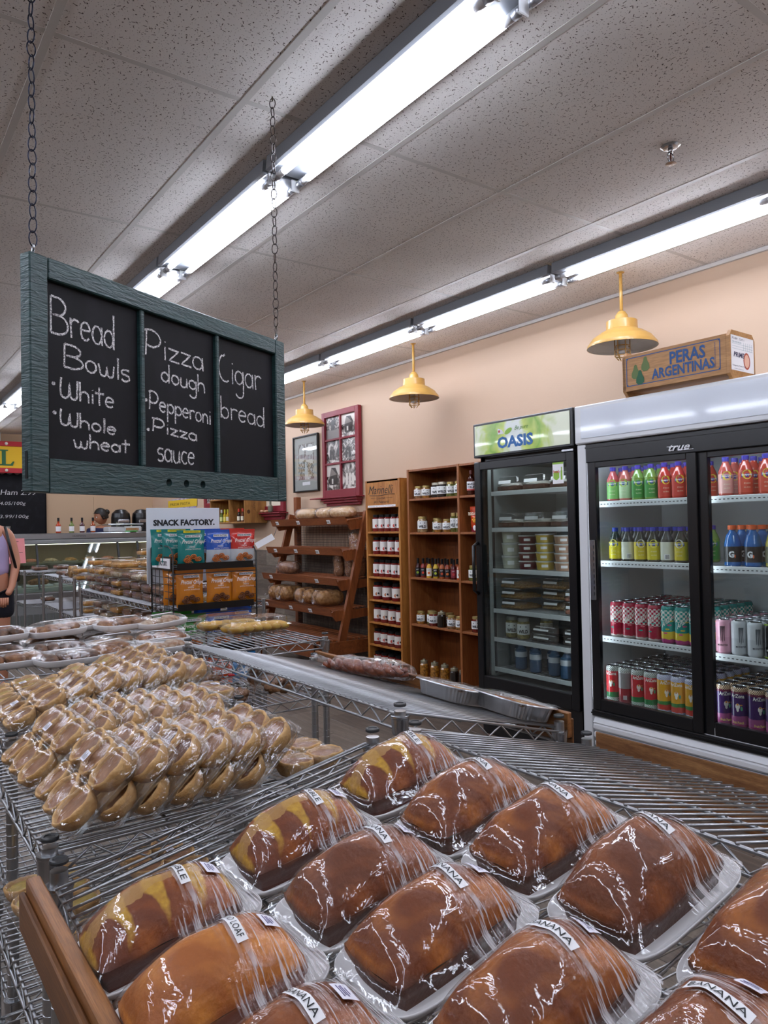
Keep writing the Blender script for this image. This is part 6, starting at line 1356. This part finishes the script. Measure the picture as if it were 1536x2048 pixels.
# pastry trays on the high rack
m_pastr = M('sugared_pastry', '#a8764a', .55, noise=(45, '#6a3a1c'), bump=(60, .5)); m_choc2 = M('dark_pastry', '#4a2c1c', .55, noise=(45, '#80583a'), bump=(60, .5)); m_ic = M('icing_dusted', '#c9b49c', .6, noise=(50, '#9a6a42'), bump=(60, .5))
tr2 = tray_mesh(.205, .145, m_foam, .024)
def pastry_tray(mat, n, seed, shape='round', hc=.05):
    t = thing('pastry_tray', 'x', 'pastry tray'); put('foam_tray', tr2, t); rnd = random.Random(seed)
    for k in range(n):
        cx = (-.06+.12*k/(n-1)) if n > 1 else 0; b = MB()
        if shape == 'long': b.blob((0, 0, 0), (.022, .055, .017), 12, 7, 0, .06, rnd)
        elif shape == 'cookie': b.blob((0, 0, 0), (.038, .038, .010), 14, 6, 0, .06, rnd)
        else: b.blob((0, 0, 0), (.034, .048, .019), 12, 7, 0, .08, rnd)
        b.put('pastry', mat, t, (cx, rnd.uniform(-.008, .008), .022+.004*(k % 2)), (rnd.uniform(-.1, .1), .12 if k % 2 else -.1, rnd.uniform(-.4, .4)))
    f = MB()
    def fn(i, j):
        u, v = i*2-1, j*2-1; a = 1-.12*abs(u*v)**3; z = .026+(hc-.026)*max(0, (1-abs(u)**3)*(1-abs(v)**2.5))**.6; return (u*.103*a, v*.073*a, z+.001*math.sin(15*u+seed)*math.sin(12*v))
    f.grid(fn, 18, 14); f.put('film_wrap', m_film2, t)
    MB().obj_box((0, -.015, hc+.0015), (.05, .0, 0), (0, .007, .0), (0, 0, .0004)).put('name_strip', m_paper, t)
    return snap(t)
PT = [pastry_tray(m_pastr, 3, 1), pastry_tray(m_choc2, 4, 2, 'long'), pastry_tray(m_ic, 4, 3, 'cookie'), pastry_tray(m_pastr, 4, 4, 'long', .056)]
tl = [(.58, 2.60, 1, .2, 0, 'dark oblong pastry tray at the near edge, frame side'), (.72, 2.66, 3, .5, 0, 'domed film tray of golden cookies with a curved paper strip'), (.90, 2.62, 2, .15, 0, 'sugar-dusted pastry tray nearest the shelf corner by the tart packs'), (.43, 2.68, 0, .1, 0, 'big pastry tray at the frame edge, near row'),
      (.60, 2.83, 1, .05, 0, 'dark pastry tray second row, beside the domed one'), (.80, 2.86, 2, .3, 0, 'tray tilted against the golden cookie tray'), (.97, 2.82, 0, -.1, 0, 'pastry tray at the edge nearest the bun box'), (.40, 2.86, 1, .1, 0, 'chocolate-topped tray second row at the frame edge'),
      (.62, 3.02, 0, .1, 0, 'almond-topped tray third row'), (.83, 3.03, 2, .15, 0, 'pale cookie tray third row in the middle'), (1.02, 3.0, 2, .3, 0, 'tray third row closest to the snack stand'), (.42, 3.03, 1, -.05, 0, 'dark cherry tray third row at the frame edge'),
      (.62, 2.96, 3, .2, .05, 'golden pastry tray stacked on the back row'), (.86, 2.95, 0, .25, .05, 'pastry tray stacked behind the domed cookies'), (1.0, 2.92, 2, .35, .05, 'slanted foam tray on top near the snack stand'), (.42, 2.95, 1, 0, .05, 'dark pastry tray stacked at the frame edge'), (.74, 3.04, 2, .2, .05, 'foam tray stacked at the very back of the high rack')]
for x, y, k, rz, dz, lab in tl: dup(PT[k], (x, y, .8945+dz*1.05), 0, lab, 'foam-tray pastries', rot=(0, random.uniform(-.05, .05), rz))
for q in PT: kill(q)
# cookie bags on the shelf below
m_cook = M('lumpy_cookie', '#a87a50', .7, noise=(60, '#7a4e2c'), bump=(70, .6))
def cookie_bag(n, seed, L=.2, Wd=.15, H=.078, neck=True, dark=False):
    rnd = random.Random(seed); t = thing('cookie_bag', 'x', 'bag of cookies')
    ck = MB().blob((0, 0, 0), (.028, .026, .013), 9, 6, 0, .12, rnd).mesh([M('dark_cookie_lump', '#8a5a34', .7, noise=(60, '#5c3820'), bump=(70, .6)) if dark else m_cook])
    for k in range(n): 
        a = rnd.uniform(0, 6.28); r = rnd.uniform(0, .8)**.5; z = .014+rnd.uniform(0, H-.035)*(1-r*.6); put('cookie', ck, t, (r*math.cos(a)*(L/2-.03), r*math.sin(a)*(Wd/2-.03), z), (rnd.uniform(-.8, .8), rnd.uniform(-.8, .8), a))
    f = MB(); J_ = [[rnd.uniform(-.006, .007) for _ in range(13)] for _ in range(16)]
    def g(i, j):
        a = 2*PI*i; p = j; q = J_[int(round(i*16)) % 16][int(round(j*12))] if .05 < j < .98 else 0
        if not neck: p_ = PI*(p-.5); return (math.cos(a)*math.cos(p_)*(L/2+q), math.sin(a)*math.cos(p_)*(Wd/2+q), max(.0, H/2+math.sin(p_)*H/2))
        pr = [(.6, 0), (.95, .02), (1.0, .3), (.95, .55), (.8, .8), (.5, 1.0), (.2, 1.15), (.08, 1.25), (.09, 1.32), (.2, 1.5), (.32, 1.75), (.42, 2.0), (.46, 2.15)][int(round(p*12))]
        return (math.cos(a)*pr[0]*(L/2+q)+(pr[1] > 1.1)*.02*(pr[1]-1.1), math.sin(a)*pr[0]*(Wd/2+q), pr[1]*H)
    f.grid(g, 16, 12, closeu=True); f.put('poly_bag', m_bag, t)
    if neck: MB().tube([(.012*math.cos(a*PI/4), .010*math.sin(a*PI/4), H*1.28) for a in range(8)], .003, 5, closed=True).put('red_tie', M('red_twist_tie', '#b5202c', .4), t)
    return snap(t)
CB = [cookie_bag(15, 1), cookie_bag(16, 2, .24, .17, .078), cookie_bag(16, 3, .22, .16, .085, False), cookie_bag(16, 4, .22, .16, .10, False, True)]
for k, x, y, rz, lab in ((0, 1.17, 2.62, .2, 'tied bag of cookies by the end of the tart packs'), (1, 1.16, 2.90, .5, 'tied bag of cookies standing further back, under the sloping rack'), (2, 1.40, 2.66, -.2, 'film bag of crinkled cookies near the corner post'), (3, 1.41, 2.86, .3, 'bag of dark crackled cookies under the sloping rack'), (2, 1.02, 2.66, .9, 'bag of cookies behind the last tart pack'), (1, .95, 2.93, .1, 'bag of cookies deep under the pastry trays'), (3, 1.20, 3.03, .1, 'bag of dark cookies at the back of the lower shelf')):
    dup(CB[k], (x, y, .6755), rz, lab, 'cookie bags')
for q in CB: kill(q)
for q in LB.values(): kill(q)
# ============================================================ FAR RACKS, DELI COUNTER
def far_rack(lab, x0, x1, y0, y1, levels, top):
    t = thing('wire_rack', lab, 'shelving unit', (0, 0, 0), 0, 'far chrome racks')
    me = MB().lathe([(.0125, 0), (.0125, top), (0, top)], 8).mesh([m_post])
    for x in (x0, x1):
        for y in (y0, y1): put('post', me, t, (x, y, 0))
    for z in levels:
        b = MB(); b.tube([(x0, y0, z), (x1, y0, z), (x1, y1, z), (x0, y1, z)], .004, 5, closed=True); b.tube([(x0, y0, z-.032), (x1, y0, z-.032), (x1, y1, z-.032), (x0, y1, z-.032)], .004, 5, closed=True)
        for (ax_, ay_, bx_, by_) in ((x0, y0, x1, y0), (x0, y0, x0, y1), (x1, y0, x1, y1)):
            n = max(2, int(math.hypot(bx_-ax_, by_-ay_)/.045)); b.tube([(lerp(ax_, bx_, i/n), lerp(ay_, by_, i/n), z-(.004 if i % 2 else .03)) for i in range(n+1)], .003, 4)
        s_ = b.put('shelf', m_wire, t); w = MB(); n = int((y1-y0)/.035)
        for i in range(n+1): w.tube([(x0, lerp(y0, y1, i/n), z+.004), (x1, lerp(y0, y1, i/n), z+.004)], .0024, 4)
        w.put('wire_deck', m_wire, s_, kind='stuff')
    return t
far_rack('far chrome rack piled with clear boxes, behind the snack stand', 1.44, 2.05, 4.10, 6.00, (.25, .69, .885), .90)
far_rack('far chrome rack topped with round rolls, beyond the box piles', 1.56, 2.15, 6.72, 7.22, (.25, .60, .905), .93)
far_rack('chrome rack with a bagged cake, nearer the deli glass', 1.60, 2.20, 7.45, 8.20, (.25, .60, .90), .93)
far_rack('chrome rack beside the woman in lilac', 1.52, 2.2, 8.75, 9.25, (.25, .56, .905), .93)
m_orange = M('orange_loaf_cake', '#b5762c', .7, noise=(40, '#d09a4a')); m_brow = M('brown_squares', '#5c3422', .7, noise=(40, '#8a5a3a')); m_cookr = M('round_cookies', '#c89a52', .7, noise=(50, '#8a5c2a')); m_whit = M('white_squares', '#cdbfa6', .7, noise=(50, '#9a7a54'))
def fbox(mat, w=.16, d=.20, h=.052, edge=None):
    t = thing('bakery_box', 'x', 'food container'); MB().bbox(-w/2+.012, w/2-.012, -d/2+.012, d/2-.012, .004, h*.62, .008).put('cake_slab', mat, t)
    b = MB(); b.grid(bx_(w/2, d/2, [(.9, 0), (.97, h*.5), (1.05, h*.52), (1.05, h*.57), (.96, h*.6), (.88, h*.97), (0, h)]), 16, 6, closeu=True, sm=False); b.put('clear_box', m_clam, t)
    MB().box(-w*.3, w*.3, -d*.3, -d*.12, h, h+.0008).put('label', m_paper, t); return snap(t)
FB = {'o': fbox(m_orange), 'b': fbox(m_brow), 'c': fbox(m_cookr, h=.06), 'w': fbox(m_whit)}
cols = ('far side', 'aisle side')
nm = {'o': 'orange cake', 'b': 'brown square', 'c': 'round cookie', 'w': 'pale square'}
plan = []
for iy, y in enumerate((5.86, 5.64, 5.42, 5.20, 4.98, 4.76, 4.54, 4.32)):
    for ix, x in enumerate((1.54, 1.73, 1.92)):
        n = (4, 3, 4, 4, 3, 3, 3, 2)[iy]+(1 if ix == 2 and iy < 4 else 0)
        for q in range(n):
            k = 'bobwbcowbc'[(iy*2+ix+(q//2)) % 10] if q < n-1 else ('o' if iy < 4 else 'bwcb'[(iy+ix) % 4])
            plan.append((k, x, y, .891+q*.062, 'clear %s box, %s up, %s stack from far end, %s column, top' % (nm[k], NTH[q], NTH[iy], ('aisle-side', 'middle', 'wall-side')[ix])))
for iy, y in enumerate((5.80, 5.55, 5.30, 5.05, 4.8, 4.55)):
    for ix, x in enumerate((1.56, 1.76)):
        for q in range(2 if iy > 1 else 2): plan.append(('bwobbw'[iy], x, y, .696+q*.062, 'clear %s box, %s up, %s stack from far end, %s column, lower' % (nm['bwobbw'[iy]], NTH[q], NTH[iy], ('aisle-side', 'inner')[ix])))
for k, x, y, z, lab in plan: dup(FB[k], (x+random.uniform(-.01, .01), y+random.uniform(-.01, .01), z), random.uniform(-.08, .08), lab, 'clear bakery boxes')
for i, (x, y, k, z, lab) in enumerate(((1.66, 6.84, 'o', .911, 'orange cake box at the rack corner beyond the box piles'), (1.66, 6.84, 'o', .973, 'upper orange cake box at the rack corner'), (1.85, 6.84, 'o', .911, 'orange cake box next to the corner one'), (1.85, 6.84, 'c', .973, 'cookie box on top of an orange cake box'), (1.9, 7.08, 'o', .911, 'cake box behind the rolls'), (1.72, 9.0, 'b', .911, 'brown cake box on the rack by the lilac top'), (1.95, 9.0, 'b', .911, 'brown cake box second on the rack by the lilac top'), (1.75, 7.65, 'b', .906, 'brown cake box on the rack nearer the deli'), (1.98, 7.65, 'b', .906, 'second brown cake box on the rack nearer the deli'), (1.75, 7.9, 'b', .906, 'third brown cake box on the rack nearer the deli'), (1.8, 9.0, 'b', .566, 'lone boxed cake on the middle shelf'), (1.74, 6.95, 'o', .606, 'orange loaf box on the middle shelf'), (1.74, 6.95, 'o', .668, 'upper orange loaf box on the middle shelf'))):
    dup(FB[k], (x, y, z), random.uniform(-.1, .1), lab, 'clear bakery boxes')
rl = thing('roll_bag', 'bag of round sliced rolls at the near corner of the far rack', 'bread', (1.635, 7.06, .911))
for k in range(5): MB().lathe([(0, -.012), (.05, -.010), (.055, 0), (.05, .010), (0, .012)], 16).put('roll', m_cookr, rl, (-.03+.012*k, 0, .062), (0, PI/2-.1, 0))
MB().blob((0, 0, .062), (.07, .07, .062), 14, 8, 0, .05).put('poly_bag', m_bag, rl)
for i, (x, y) in enumerate(((1.70, 6.95), (1.9, 7.0))): o = MB().blob((0, 0, .03), (.09, .07, .035), 12, 6, 0, .08).put('bagged_bun', m_whitef, None, (x, y, 1.037 if i < 0 else .256)); tag(o, 'bagged bread on the bottom shelf of the far rack, %s' % ('nearer', 'further')[i], 'bread')
for q in FB.values(): kill(q)

# deli counter
m_steel = M('brushed_steel', '#a9acaf', .28, 1, bump=(200, .05, (1, 1, 40))); m_case = M('grey_case_panel', '#8a8c8c', .45); m_casew = M('case_inner', '#b9b7ae', .5)
DC = thing('deli_counter', 'long glass-fronted deli counter with a stainless steel top', 'counter', (0, 0, 0)); dx0, dx1, dy = -.9, 3.45, 9.75
MB().bbox(dx0, dx1, dy+.02, dy+1.0, 0, .50, .01).put('base_panel', m_case, DC)
b = MB()
for k in range(36): b.box(dx0+.9+k*.075, dx0+.955+k*.075, dy+.008, dy+.018, .10, .34)
b.put('vent_grille', M('vent_grey', '#6f726f', .5), DC)
MB().bbox(dx0, dx1, dy-.02, dy+.05, .50, .60, .01).put('bumper_rail', m_steel, DC); MB().box(dx0, dx1, dy+.03, dy+.05, .455, .50).put('dark_kick', m_black, DC)
MB().bbox(dx0, dx1, dy+.05, dy+.9, .60, .66, .004).put('display_deck', m_casew, DC)
b = MB(); b.obj_box(((dx0+dx1)/2, dy+.14, .93), ((dx1-dx0)/2, 0, 0), (0, .11, .32), (0, .002, -.0008)); b.put('front_glass', m_pane, DC)
MB().bbox(dx0, dx1, dy+.22, dy+.95, 1.245, 1.325, .01).put('steel_top', m_steel, DC); MB().bbox(dx0, dx1, dy+.20, dy+.26, 1.19, 1.243, .008).put('steel_lip', m_case, DC)
MB().box(dx0, dx1, dy+.9, dy+.93, .60, 1.24).put('rear_panel', M('case_back_beige', '#a89880', .6), DC)
MB().box(dx0, dx1, dy+.45, dy+.88, .92, .945).put('inner_shelf', M('shelf_olive', '#8d8a72', .5), DC)
b = MB(); b.box(dx0+.1, dx1-.1, dy+.45, dy+.5, 1.18, 1.188); b.put('case_light', M('case_led', '#fff4dd', .4, emis=3.), DC)
for x in (.35, 1.87, 2.86, 3.12): MB().bar((x, dy+.05, .64), (x, dy+.245, 1.24), .04, .02, (1, 0, 0)).put('glass_mullion', m_dgrey, DC)
MB().text('HUSSMANN', (2.3, dy+.218, 1.275), (1, 0, 0), (0, 0, 1), .02, .16).put('name_plate', m_dgrey, DC)
for k in range(12):
    x = .2+k*.24; mt = (m_whit, m_cookr, m_oat, m_meatp)[k % 4]; o = thing('food_platter', 'platter of prepared food behind the deli glass, %s along' % NTH[k], 'platter', (x, dy+.62, .947), group='deli platters')
    MB().lathe([(.0, .0), (.09, 0), (.105, .014), (.1, .014), (0, .006)], 14).put('plate', m_white, o)
    b = MB(); rnd = random.Random(k)
    b.blob((0, 0, .025), (.08, .08, .03), 12, 6, 0, .15, rnd); b.put('food_mound', mt, o)
for k in range(8):
    x = .1+k*.36; o = thing('meat_tray', 'tray of meat low in the deli case, %s along' % NTH[k], 'tray', (x, dy+.3, .664), group='deli meat trays'); MB().bbox(-.15, .15, -.12, .12, 0, .02, .004).put('tray', m_white, o); MB().blob((0, 0, .05), (.12, .09, .05), 12, 7, 0, .1, random.Random(k)).put('meat', (m_meatp, m_choc2, m_pastr)[k % 3], o)
# things on the counter top
zt = 1.327
for k, (x, liq) in enumerate(((2.15, '#b5401c'), (2.31, '#6a7a3a'), (2.44, '#4a1c24'), (2.575, '#a04a22'))):
    t = thing('sauce_bottle', ['orange sauce bottle on the deli counter', 'green sauce bottle on the deli counter', 'dark red sauce bottle on the deli counter', 'sauce bottle in front of the server\'s face'][k], 'bottle', (x, dy+.32, zt), group='bottles on the deli counter')
    MB().lathe([(.028, 0), (.031, .005), (.031, .10), (.012, .13), (.012, .16)], 14).put('bottle_body', M('dl_'+liq.strip('#'), liq, .2, coat=.4), t); MB().lathe([(.014, .15), (.014, .195), (0, .196)], 10).put('cap', m_black, t); MB().lathe([(.0315, .02), (.0315, .085)], 14).put('label', m_paper, t)
sc_ = thing('deli_scale', 'white deli scale with a small display on the counter', 'scale', (3.0, dy+.45, zt)); MB().bbox(-.22, .22, -.12, .15, .0, .07, .012).put('scale_body', m_fwhite, sc_); MB().bbox(-.24, .24, -.15, .15, .09, .11, .01).tube([(0, 0, .07), (0, 0, .09)], .05, 12).put('weighing_pan', m_steel, sc_); b = MB(); b.bbox(-.02, .2, -.14, -.12, .005, .075, .004); b.put('display', m_fwhite, sc_); MB().box(0, .17, -.143, -.1405, .02, .05).put('screen', M('scale_label', '#c98a5a', .5), sc_)
for k, x in enumerate((3.04, 3.33)):
    t = thing('coffee_machine', ['black domed coffee machine behind the scale', 'black domed coffee machine nearer the snack stand'][k], 'coffee machine', (x+.05, dy+.85, zt)); MB().lathe([(.13, 0), (.13, .2), (.12, .26), (.07, .31), (0, .325)], 20).put('machine_body', m_fblack, t); MB().bbox(-.08, .08, -.16, -.10, .12, .17, .01).put('drip_head', m_chrome, t); MB().bbox(-.10, .10, -.18, -.08, 0, .02, .004).put('drip_tray', m_dgrey, t)
gc = thing('plastic_tub', 'green-rimmed clear tub at the end of the counter', 'tub', (3.32-.25, dy+.3, zt)); MB().lathe([(.07, 0), (.085, .05)], 16).put('tub_body', m_clam, gc); MB().lathe([(.088, -.0), (.088, .012), (.06, .014)], 16).put('green_base', M('bright_green', '#2f9a3a', .4), gc)
jr = thing('utensil_jar', 'grey jar of utensils at the far end of the counter', 'jar', (3.05, dy+.75, zt)); MB().lathe([(.05, 0), (.055, .14), (.05, .14), (.045, .01), (0, .01)], 14).put('jar_body', M('olive_jar', '#6a6a58', .4), jr)
for k in range(3): MB().tube([(.01*k, 0, .02), (.02*k-.02, .01, .24)], .006, 5).put('utensil', m_steel, jr)
st = thing('paper_cup', 'stack of paper cups at the frame edge of the counter', 'cup', (1.56, dy+.35, zt)); MB().lathe([(.03, 0), (.04, .09), (.042, .092), (.04, .094), (0, .094)], 14).put('cup', M('cup_print', '#b9b5ae', .5, noise=(60, '#5a5852')), st)
pp = thing('paper_notice', 'pink paper notice taped to the deli glass', 'paper', (1.43, dy-.03, .93)); b = MB(); b.obj_box((.14, .13, .19), (.15, 0, 0), (0, .045, .15), (0, .0006, -.0002), 0)
for k in range(6): b.box(.12, .12+(.10, .08, .04, .14, .10, .05)[k], .085+.012*(5-k)-.003, .086+.012*(5-k)-.003, .30-.044*k, .305-.044*k, 1)
b.put('sheet', [M('pink_paper', '#e08a8c', .6), m_ink], pp)
# menu board on the back wall and the bulb-edged shop sign
mb_ = thing('menu_board', 'black chalkboard price menu hung on the back wall', 'sign', (.2, BY-.03, 1.27)); MB().bbox(0, 2.14, 0, .02, 0, .98, .02).put('board', m_slate, mb_)
for k in range(21): MB().lathe([(0, 0), (.055, 0), (.055, .008), (0, .008)], 12).put('scallop', M('scallop_%d' % (k % 2), ('#9fb4c4', '#c99aa4')[k % 2], .7), mb_, (.05+k*.1, -.005, .97), (PI/2, 0, 0))
def sans(b, txt, x, z, h, w, m=0): b.text(txt, (x, -.004, z), (1, 0, 0), (0, 0, 1), h, w, m, shear=.15)
b = MB(); sans(b, 'Smoked Ham 2.99', 1.10, .62, .075, .90); sans(b, 'Bologna 4.05/100g', 1.22, .46, .062, .64); sans(b, 'Salami 3.99/100g', 1.24, .27, .062, .66); b.put('chalk_writing', m_chalk, mb_)
ds = thing('shop_sign', 'yellow sign with red bulb-studded border, ending in a green L', 'sign', (-.9, BY-.2, 2.20)); m_sred = M('sign_red', '#b5202c', .4); m_syel = M('sign_yellow', '#e2b411', .45)
MB().bbox(0, 3.3, .02, .06, 0, .43, .004).put('sign_panel', m_syel, ds)
for z in (-.005, .375): MB().bbox(0, 3.3, .0, .06, z-.0, z+.07, .004).put('border_strip', m_sred, ds)
for k in range(14):
    for z in (.03, .41): MB().blob((0, 0, 0), (.022, .022, .022), 10, 6).put('bulb', M('sign_bulb', '#e8e4da', .3), ds, (.1+k*.235, -.012, z))
b = MB().text('DELI', (.9, .012, .10), (1, 0, 0), (0, 0, 1), .24, .8, bold=.01); b = MB()
X0 = 2.59; b.prism([(X0, .10), (X0+.18, .10), (X0+.20, .16), (X0+.18, .16), (X0+.15, .12), (X0+.09, .12), (X0+.09, .305), (X0+.12, .31), (X0+.12, .325), (X0+.01, .325), (X0+.01, .31), (X0+.04, .305), (X0+.04, .12), (X0, .115)], .010, .02, ax='y')
b.text('DEL', (X0-.95, .012, .10), (1, 0, 0), (0, 0, 1), .225, .8, 0, bold=.02); b.put('lettering', M('sign_green', '#1f5a32', .5), ds)
MB().bbox(1.2, 1.32, .03, .18, .44, .60, .01).bbox(2.5, 2.62, .03, .18, .44, .60, .01).put('mount_bracket', m_fwhite, ds)

# ============================================================ PEOPLE
def skin_body(name, verts, edges, radii, mat, parent, root=0, sub=2):
    me = bpy.data.meshes.new(name); me.from_pydata(verts, edges, []); me.materials.append(mat)
    o = bpy.data.objects.new(name, me); COL.objects.link(o); o.parent = parent
    m = o.modifiers.new('skin', 'SKIN'); m.use_smooth_shade = True
    for i, r in enumerate(radii): me.skin_vertices[0].data[i].radius = (r, r) if not isinstance(r, tuple) else r; me.skin_vertices[0].data[i].use_root = (i == root)
    s_ = o.modifiers.new('sub', 'SUBSURF'); s_.levels = sub; s_.render_levels = sub; return o
m_skin = M('skin_tone', '#c08468', .5, bump=(60, .05)); m_skin2 = M('skin_tone_warm', '#b07656', .5); m_lilac = M('lilac_cotton', '#b7a6cf', .8, bump=(60, .2)); m_navy = M('navy_cotton', '#0e1220', .8); m_hair = M('black_hair', '#15110f', .5, bump=(90, .4, (1, 1, .1))); m_ghair = M('grey_brown_hair', '#6a5848', .6, bump=(90, .4))
def head(p, z, face, skin, hair, bun=False, hs=1.0, tilt=0):
    h = MB(); fx_, fy_ = math.cos(face), math.sin(face); R_ = Matrix.Rotation(face-PI/2*0, 4, 'Z'); 
    def fn(i, j):      # head facing +x before rotation
        a = 2*PI*i; q = PI*(j-.5); r = math.cos(q); x = r*math.cos(a)*.095; y = r*math.sin(a)*.076; zz_ = math.sin(q)*.118
        if zz_ < -.02: x = x*(1+.9*zz_) if x < 0 else x*(1+.5*zz_); y *= (1+3.2*(zz_+.02)*1.1)
        if x > .05 and abs(y) < .018: x += .022*math.exp(-((zz_+.018)/.018)**2)+.006*math.exp(-((zz_+.052)/.010)**2)
        if x > .06 and .015 < abs(y) < .045: x -= .008*math.exp(-((zz_-.012)/.014)**2)
        return (x, y, zz_)
    h.grid(fn, 32, 26, closeu=True)
    for sg in (-1, 1): h.blob((-.005, sg*.078, -.005), (.018, .010, .030), 8, 6)
    o = h.put('head', skin, p, (0, 0, z), (0, tilt, face))
    e = MB()
    for sg in (-1, 1): e.blob((.080, sg*.030, .012), (.010, .013, .010), 8, 6, 0); e.blob((.088, sg*.030, .012), (.004, .005, .005), 6, 5, 1)
    e.put('eyes', [m_paper, m_ink], o); MB().blob((.092, 0, -.056), (.006, .022, .006), 8, 5).put('mouth', M('lip_tone', '#8a4a44', .5), o)
    g = MB()
    def hf(i, j):
        a = 2*PI*i; q = PI*(.5-.62*j); r = math.cos(q); x = r*math.cos(a)*.106-.006; y = r*math.sin(a)*.088; zz_ = math.sin(q)*.128+.006
        if x > .03: zz_ = max(zz_, .055+.02*(x-.03)/.07)
        return (x, y, zz_)
    g.grid(hf, 28, 14, closeu=True)
    if bun: g.blob((-.105, 0, .045), (.042, .045, .042), 12, 8)
    else: g.blob((-.05, 0, -.06), (.06, .075, .07), 14, 8)
    g.put('hair', hair, o); return o
# woman in lilac: stands side-on, looking at the deli glass
P1 = thing('person', 'person in a lilac sleeveless top and navy shorts, hand in pocket', 'person', (.935, 6.95, 0), rot=(0, 0, -.12))
V = [(0, 0, .93), (0, 0, 1.10), (0, 0, 1.26), (0, 0, 1.36), (0, .01, 1.43),
     (.15, 0, 1.335), (.205, -.02, 1.08), (.165, -.11, .88), (-.15, 0, 1.335), (-.20, -.02, 1.08), (-.19, -.06, .86),
     (.09, 0, .86), (.10, .0, .48), (.10, .03, .08), (.10, -.07, .035), (-.09, 0, .86), (-.10, .0, .48), (-.10, .03, .08), (-.10, -.07, .035), (.13, -.15, .82), (-.19, -.09, .78)]
E_ = [(0, 1), (1, 2), (2, 3), (3, 4), (3, 5), (5, 6), (6, 7), (7, 19), (3, 8), (8, 9), (9, 10), (10, 20), (0, 11), (11, 12), (12, 13), (13, 14), (0, 15), (15, 16), (16, 17), (17, 18)]
Rr = [(.15, .11), (.135, .10), (.14, .10), .07, .048, .050, .040, .028, .050, .040, .028, .085, .058, .038, .03, .085, .058, .038, .03, .026, .026]
skin_body('body', V, E_, Rr, m_skin, P1); head(P1, 1.545, -PI/2+.5, m_skin, m_ghair)
skin_body('tank_top', [(0, 0, .95), (0, 0, 1.05), (0, 0, 1.20), (0, 0, 1.30), (.095, 0, 1.345), (-.095, 0, 1.345)], [(0, 1), (1, 2), (2, 3), (3, 4), (3, 5)], [(.178, .138), (.165, .130), (.165, .125), (.13, .095), .05, .05], m_lilac, P1)
skin_body('shorts', [(0, 0, .95), (.09, 0, .84), (.105, 0, .60), (-.09, 0, .84), (-.105, 0, .60)], [(0, 1), (1, 2), (0, 3), (3, 4)], [(.165, .130), .105, .095, .105, .095], m_navy, P1)
MB().tube([(.12, -.10, 1.39), (.16, -.13, 1.2), (.21, -.05, 1.0)], .012, 6).put('bag_strap', m_black, P1)
MB().bbox(.17, .23, -.02, .12, .92, 1.08, .01).put('shoulder_bag', m_black, P1)
for s_ in (.10, -.10): MB().blob((s_, -.03, .035), (.045, .12, .035), 10, 6).put('shoe', m_navy, P1)
for sx_ in (.10, -.20):
    for k in range(5):
        l_ = (.055, .075, .08, .075, .06)[k]; x = sx_+(k-2)*.016; MB().tube([(x, -.16 if sx_ > 0 else -.09, .80), (x, -.168 if sx_ > 0 else -.095, .80-l_*.6), (x, -.160 if sx_ > 0 else -.088, .80-l_)], [.010, .009, .007], 6).put('finger', m_skin, P1)
# deli server behind the counter
P2 = thing('person', 'deli server in navy with dark hair in a bun, facing sideways behind the counter', 'person', (3.0, 11.28, 0), rot=(0, 0, 0))
V2 = [(x*1.0, y, z*1.0) for x, y, z in V]; V2[6] = (.16, -.20, 1.10); V2[7] = (.02, -.36, 1.06); V2[19] = (-.06, -.40, 1.05); V2[9] = (-.22, -.16, 1.10); V2[10] = (-.20, -.36, 1.05); V2[20] = (-.22, -.42, 1.03)
skin_body('body', V2, E_, Rr, m_skin2, P2); head(P2, 1.555, PI+.15, m_skin2, m_hair, True, tilt=.25)
skin_body('shirt', [(0, 0, .9), (0, 0, 1.1), (0, 0, 1.28), (0, 0, 1.37), (.15, 0, 1.34), (.175, -.12, 1.18), (-.15, 0, 1.34), (-.19, -.10, 1.18)], [(0, 1), (1, 2), (2, 3), (3, 4), (4, 5), (3, 6), (6, 7)], [(.19, .14), (.175, .13), (.175, .125), .085, .07, .062, .07, .062], M('navy_shirt', '#151c44', .8), P2)
skin_body('trousers', [(0, 0, .95), (.09, 0, .84), (.10, 0, .1), (-.09, 0, .84), (-.10, 0, .1)], [(0, 1), (1, 2), (0, 3), (3, 4)], [(.165, .130), .10, .07, .10, .07], m_navy, P2)
for sx_ in (-.06, -.22):
    for k in range(5): x = sx_+(k-2)*.016; MB().tube([(x, -.43, 1.05), (x, -.47, 1.045), (x, -.49, 1.03)], [.010, .009, .007], 6).put('finger', m_skin2, P2)
